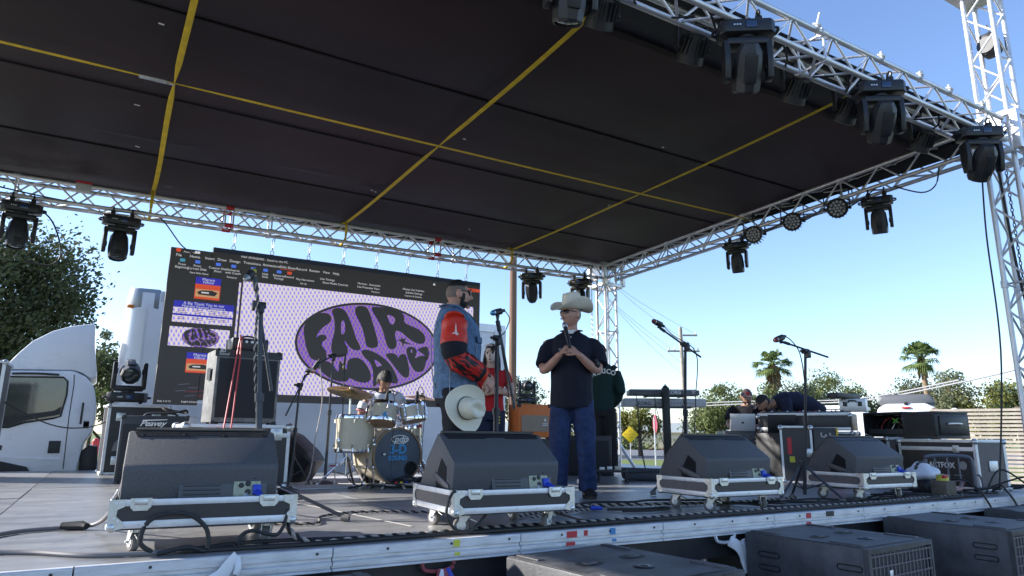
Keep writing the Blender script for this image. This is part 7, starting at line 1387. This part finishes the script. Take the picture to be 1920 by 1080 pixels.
# ---- man in dark green sweatshirt seen from behind
sp_ = [((0, 0, .86), (.155, .12)), ((0, 0, 1.0), (.15, .115)), ((0, .0, 1.15), (.16, .12)), ((0, 0, 1.3), (.178, .125)), ((0, 0, 1.40), (.175, .1)), ((0, .0, 1.455), (.12, .08)), ((0, 0, 1.49), (.068, .066))]
P = dict(spine=sp_, neck=(0, -.01, 1.54), head=((0, -.03, 1.63), R(30), R(3), 0), arms=[dict(sh=(-.205, 0, 1.37), el=(-.27, .02, 1.1), wr=(-.17, -.16, .93), hd=(.5, -.8, -.3), palm=(.8, .4, 0), th=1), dict(sh=(.205, 0, 1.37), el=(.27, .02, 1.1), wr=(.17, -.16, .93), hd=(-.5, -.8, -.3), palm=(-.8, .4, 0), th=-1)],
    legs=[dict(hip=(-.09, 0, .88), knee=(-.1, -.01, .47), ank=(-.11, .02, .09), toe=(-.12, -.12, .04)), dict(hip=(.09, 0, .88), knee=(.1, -.01, .47), ank=(.11, .02, .09), toe=(.12, -.12, .04))], vox=.009)
o, hx = person('man in dark green sweatshirt and black knit cap seen from behind', (6.22, 7.95, DZ), R(-34+180), SKIN2, P); o.scale = (1.04, 1.04, 1.07)
GRN = cloth('dark green fleece', (.008, .030, .030), 8, .6)
garment(o, 'sweatshirt', GRN, [([(0, 0, .83), (0, 0, .95), (0, 0, 1.12), (0, 0, 1.3), (0, 0, 1.4), (0, 0, 1.46), (0, 0, 1.49)], [(.175, .14), (.185, .15), (.185, .15), (.2, .15), (.195, .125), (.14, .1), (.085, .082)], XS)]+[(spl([(A['sh'][0]*.8, 0, 1.385), V(A['sh'])+V((0, 0, -.02)), A['el'], A['wr']], 3), [.085, .085, .083, .08, .078, .076, .074, .07, .066, .06], None) for A in P['arms']], wr=.006, wsc=8)
for s_, x in (('M', -.16), ('E', -.098), ('X', -.045), ('I', .0), ('C', .048), ('O', .112)):
    txt(s_, .088, INK, o, M.Translation((-x-.05, .156-.3*(x+.05)**2, 1.36-1.8*x*x)) @ M.Rotation(R(180), 4, 'Z') @ FRONT @ M.Rotation(-x*3.0, 4, 'Z'), 'lettering', ext=.004, bold=.003)
garment(o, 'trousers', cloth('charcoal trousers', (.018, .017, .02), 8, .7), [([(0, 0, .76), (0, 0, .86), (0, 0, .95)], [(.17, .135), (.168, .138), (.155, .125)], XS)]+[(spl([L['hip'], L['knee'], V(L['ank'])-V((0, 0, .03))], 4), [.12, .12, .118, .116, .113, .11, .108, .106, .105], None) for L in P['legs']], .013, 5, .008, 9)
for L in P['legs']: shoe(o, L, BLKC)
b = MB(); headmesh(b, hx, 1, 1, 40, lambda u, p: p.z > .015+.02*(u.y < 0), .012, False); b.build('knit_cap', mat('black knit', (.01, .01, .011), .9, 0, .2, 60, .6, 90), o)

# ---- drummer
sp_ = [((0, .05, .52), (.15, .12)), ((0, .02, .65), (.13, .105)), ((0, -.02, .8), (.145, .11)), ((0, -.05, .93), (.155, .11)), ((0, -.06, 1.0), (.14, .085)), ((0, -.065, 1.045), (.07, .06))]
P = dict(spine=sp_, neck=(0, -.08, 1.08), head=((0, -.12, 1.165), R(20), R(26), 0, .95), arms=[dict(sh=(-.17, -.055, .97), el=(-.26, -.03, .74), wr=(-.17, -.25, .72), hd=(.2, -1, -.1), palm=(.2, 0, -1), th=1), dict(sh=(.17, -.055, .97), el=(.26, -.05, .75), wr=(.17, -.27, .74), hd=(-.2, -1, -.1), palm=(-.2, 0, -1), th=-1)],
    legs=[dict(hip=(-.1, .03, .5), knee=(-.2, -.36, .5), ank=(-.2, -.36, .09), toe=(-.22, -.5, .03)), dict(hip=(.1, .03, .5), knee=(.2, -.36, .5), ank=(.2, -.36, .09), toe=(.22, -.5, .03))], vox=.009)
o, hx = person('young drummer in white shirt looking down behind the drums', (2.90, 7.95, DZ), R(-14), SKIN2, P)
WSH = cloth('white jersey', (.66, .7, .78), 7, .5)
garment(o, 'white_shirt', WSH, [([(0, .05, .5), (0, .02, .65), (0, -.02, .8), (0, -.05, .93), (0, -.06, 1.0), (0, -.065, 1.04)], [(.175, .14), (.165, .135), (.172, .14), (.175, .135), (.155, .105), (.082, .072)], XS)]+[(spl([(s_*.14, -.055, .985), (s_*.19, -.05, .95), (s_*.245, -.04, .8)], 3), [.075]*7, None) for s_ in (-1, 1)], wr=.005)
b = MB(); b.loft([V((math.cos(a)*.085, -.068+math.sin(a)*.075, 1.04+.02*math.sin(a))) for a in [k*2*math.pi/24 for k in range(24)]], (.008, .008), 6, closed=True, side=(0, 0, 1)); b.build('dark_collar', BLKC, o)
for s_ in (-1, 1):
    for d_, m_ in ((0, RED), (.018, BLKC)): b = MB(); b.loft([V((s_*.238, -.04, .815+d_)), V((s_*.241, -.04, .803+d_))], [.0775, .0775], 16); b.build('sleeve_stripe', m_, o)
    for d_ in (0, .02): b = MB(); b.loft(spl([(s_*.07, -.075+d_, 1.055), (s_*.14, -.07+d_, 1.045), (s_*.2, -.06+d_, 1.0)], 3), [.005]*7, 6); b.build('shoulder_stripe', BLKC, o)
garment(o, 'trousers', BLKC, [([(0, .05, .45), (0, .04, .55)], [(.17, .14), (.16, .13)], XS)]+[(spl([L['hip'], L['knee'], L['ank']], 4), [.1]*4+[.085]*5, None) for L in P['legs']], .013, 4)
for L in P['legs']: shoe(o, L, BLKC)
b = MB(); headmesh(b, hx, 1, 1, 44, lambda u, p: p.z > .03-.01*abs(u.x) or (u.y > .0 and p.z > -.05), .024, False, nz=.35); b.build('hair', HAIR, o); feat(o, hx, 'eyebrow', HAIR, [((-.03, -.1, .03), (.016, .004, .004)), ((.03, -.1, .03), (.016, .004, .004))]); feat(o, hx, 'eye', BLACK, [((-.03, -.087, .01), (.011, .006, .004)), ((.03, -.087, .01), (.011, .006, .004))])
t = thing('drum_stool', 'round drum stool under the drummer, hidden behind drums', 'stool', (2.90, 8.0, DZ)); b = MB(); b.lathe([(0, .38), (.17, .38), (.18, .4), (.18, .44), (.16, .46), (0, .46)], n=24); b.build('seat', BLACK, t); b = MB(); b.cyl((0, 0, .05), (0, 0, .38), .018); b.build('post', CHROME, t)
for s_ in (-1, 1): pass

# ---- two men crouching at the laptops
sp_ = [((0, .12, .48), (.16, .13)), ((0, .1, .6), (.165, .14)), ((0, .05, .76), (.18, .14)), ((0, .0, .9), (.185, .13)), ((0, -.02, .98), (.16, .1)), ((0, -.03, 1.02), (.08, .07))]
P = dict(spine=sp_, neck=(0, -.05, 1.05), head=((0, -.09, 1.13), R(10), R(14), 0), arms=[dict(sh=(-.2, -.01, .93), el=(-.27, -.12, .72), wr=(-.12, -.34, .7), hd=(.2, -1, -.1), palm=(0, 0, -1), th=1), dict(sh=(.2, -.01, .93), el=(.27, -.1, .72), wr=(.12, -.34, .7), hd=(-.2, -1, -.1), palm=(0, 0, -1), th=-1)],
    legs=[dict(hip=(-.1, .1, .48), knee=(-.2, -.25, .5), ank=(-.2, -.2, .09), toe=(-.22, -.34, .03)), dict(hip=(.1, .1, .48), knee=(.2, -.25, .5), ank=(.2, -.2, .09), toe=(.22, -.34, .03))], vox=.01)
o, hx = person('man in grey cap and black shirt sitting behind the silver laptop', (8.32, 7.1, DZ), R(-52), SKIN2, P)
garment(o, 'black_shirt', BLKC, [([(0, .12, .45), (0, .1, .6), (0, .05, .76), (0, .0, .9), (0, -.02, .98), (0, -.03, 1.015)], [(.19, .155), (.195, .165), (.205, .17), (.21, .155), (.175, .12), (.09, .08)], XS)]+[(spl([(s_*.16, 0, .95), (s_*.22, -.02, .9), (s_*.265, -.08, .78)], 3), [.085]*7, None) for s_ in (-1, 1)], .012)
garment(o, 'trousers', BLKC, [([(0, .12, .42), (0, .1, .55)], [(.18, .15), (.175, .14)], XS)]+[(spl([L['hip'], L['knee'], L['ank']], 4), [.105]*4+[.09]*5, None) for L in P['legs']], .014, 4)
for L in P['legs']: shoe(o, L, BLKC)
def cap(o, hx, mt, front=None):
    b = MB(); headmesh(b, hx, 1, 1, 40, lambda u, p: p.z > .032, .009, False); c_ = b.build('cap', mt, o)
    b = MB(); b.loft([V((0, -.085, .04)), V((0, -.13, .036)), V((0, -.165, .026))], [(.075, .005), (.07, .005), (.045, .003)], 14, side=XS); b.xf(hx); b.build('peak', mt, c_)
    if front: b = MB(); b.prism([(-.03, .055), (.03, .055), (.025, .09), (-.025, .09)], -.112, -.108, 'Y'); b.xf(hx); b.build('front_patch', front, c_)
cap(o, hx, mat('grey red cap', (.10, .075, .08), .8, 0, .15, 30), RED)
b = MB(); headmesh(b, hx, 1, 1, 44, lambda u, p: u.y < 0 and p.z < -.055 and p.z > -.118, .004, False); b.build('beard', HAIR, o); feat(o, hx, 'eye', BLACK, [((-.03, -.087, .01), (.011, .006, .005)), ((.03, -.087, .01), (.011, .006, .005))])
t = thing('seat_case', 'black case used as a seat behind the silver laptop', 'case', (8.43, 7.2, DZ), R(-52)); b = MB(); b.bb((-.2, -.1, 0), (.2, .25, .40), .01); b.build('case_body', PLY, t)
sp_ = [((0, .25, .87), (.14, .15)), ((0, .1, .97), (.14, .15)), ((0, -.08, 1.03), (.13, .165)), ((0, -.24, 1.04), (.12, .18)), ((0, -.33, 1.03), (.09, .15)), ((0, -.38, 1.02), (.065, .07))]
P = dict(spine=[(c_, (r[1], r[0])) for c_, r in sp_], neck=(0, -.43, 1.03), head=((.0, -.53, 1.03), R(0), R(42), 0), arms=[dict(sh=(-.19, -.28, 1.01), el=(-.23, -.3, .76), wr=(-.1, -.5, .68), hd=(.2, -1, -.2), palm=(0, 0, -1), th=1), dict(sh=(.19, -.28, 1.01), el=(.24, -.32, .76), wr=(.12, -.52, .7), hd=(-.2, -1, -.2), palm=(0, 0, -1), th=-1)],
    legs=[dict(hip=(-.1, .26, .83), knee=(-.11, .16, .45), ank=(-.11, .3, .09), toe=(-.12, .16, .03)), dict(hip=(.1, .26, .83), knee=(.11, .16, .45), ank=(.11, .3, .09), toe=(.12, .16, .03))], vox=.01)
o, hx = person('man in dark cap and striped blue shirt bending far forward over a laptop', (8.62, 6.42, DZ), R(-118), SKIN2, P)
STR = cloth('striped navy shirt', (.014, .018, .04), 10, .4)
garment(o, 'striped_shirt', STR, [([(0, .27, .86), (0, .1, .98), (0, -.08, 1.045), (0, -.24, 1.05), (0, -.33, 1.035), (0, -.38, 1.025)], [(.175, .155), (.175, .16), (.19, .15), (.2, .14), (.165, .105), (.085, .075)], XS)]+[(spl([(s_*.15, -.27, 1.03), (s_*.2, -.285, .98), (s_*.23, -.3, .86)], 3), [.08]*7, None) for s_ in (-1, 1)], .012)
garment(o, 'trousers', BLKC, [([(0, .27, .78), (0, .26, .9)], [(.17, .15), (.165, .14)], XS)]+[(spl([L['hip'], L['knee'], V(L['ank'])-V((0, 0, .03))], 4), [.11]*4+[.1]*5, None) for L in P['legs']], .014, 4)
for L in P['legs']: shoe(o, L, BLKC)
cap(o, hx, mat('black cap', (.016, .014, .016), .8), mat('maroon print', (.12, .02, .03), .7)); b = MB(); headmesh(b, hx, 1, 1, 44, lambda u, p: p.z < .03 and p.z > -.118 and ((u.y > .1 and p.z > -.06) or (u.y < 0 and p.z < -.055)), .004, False); b.build('hair', HAIR, o)
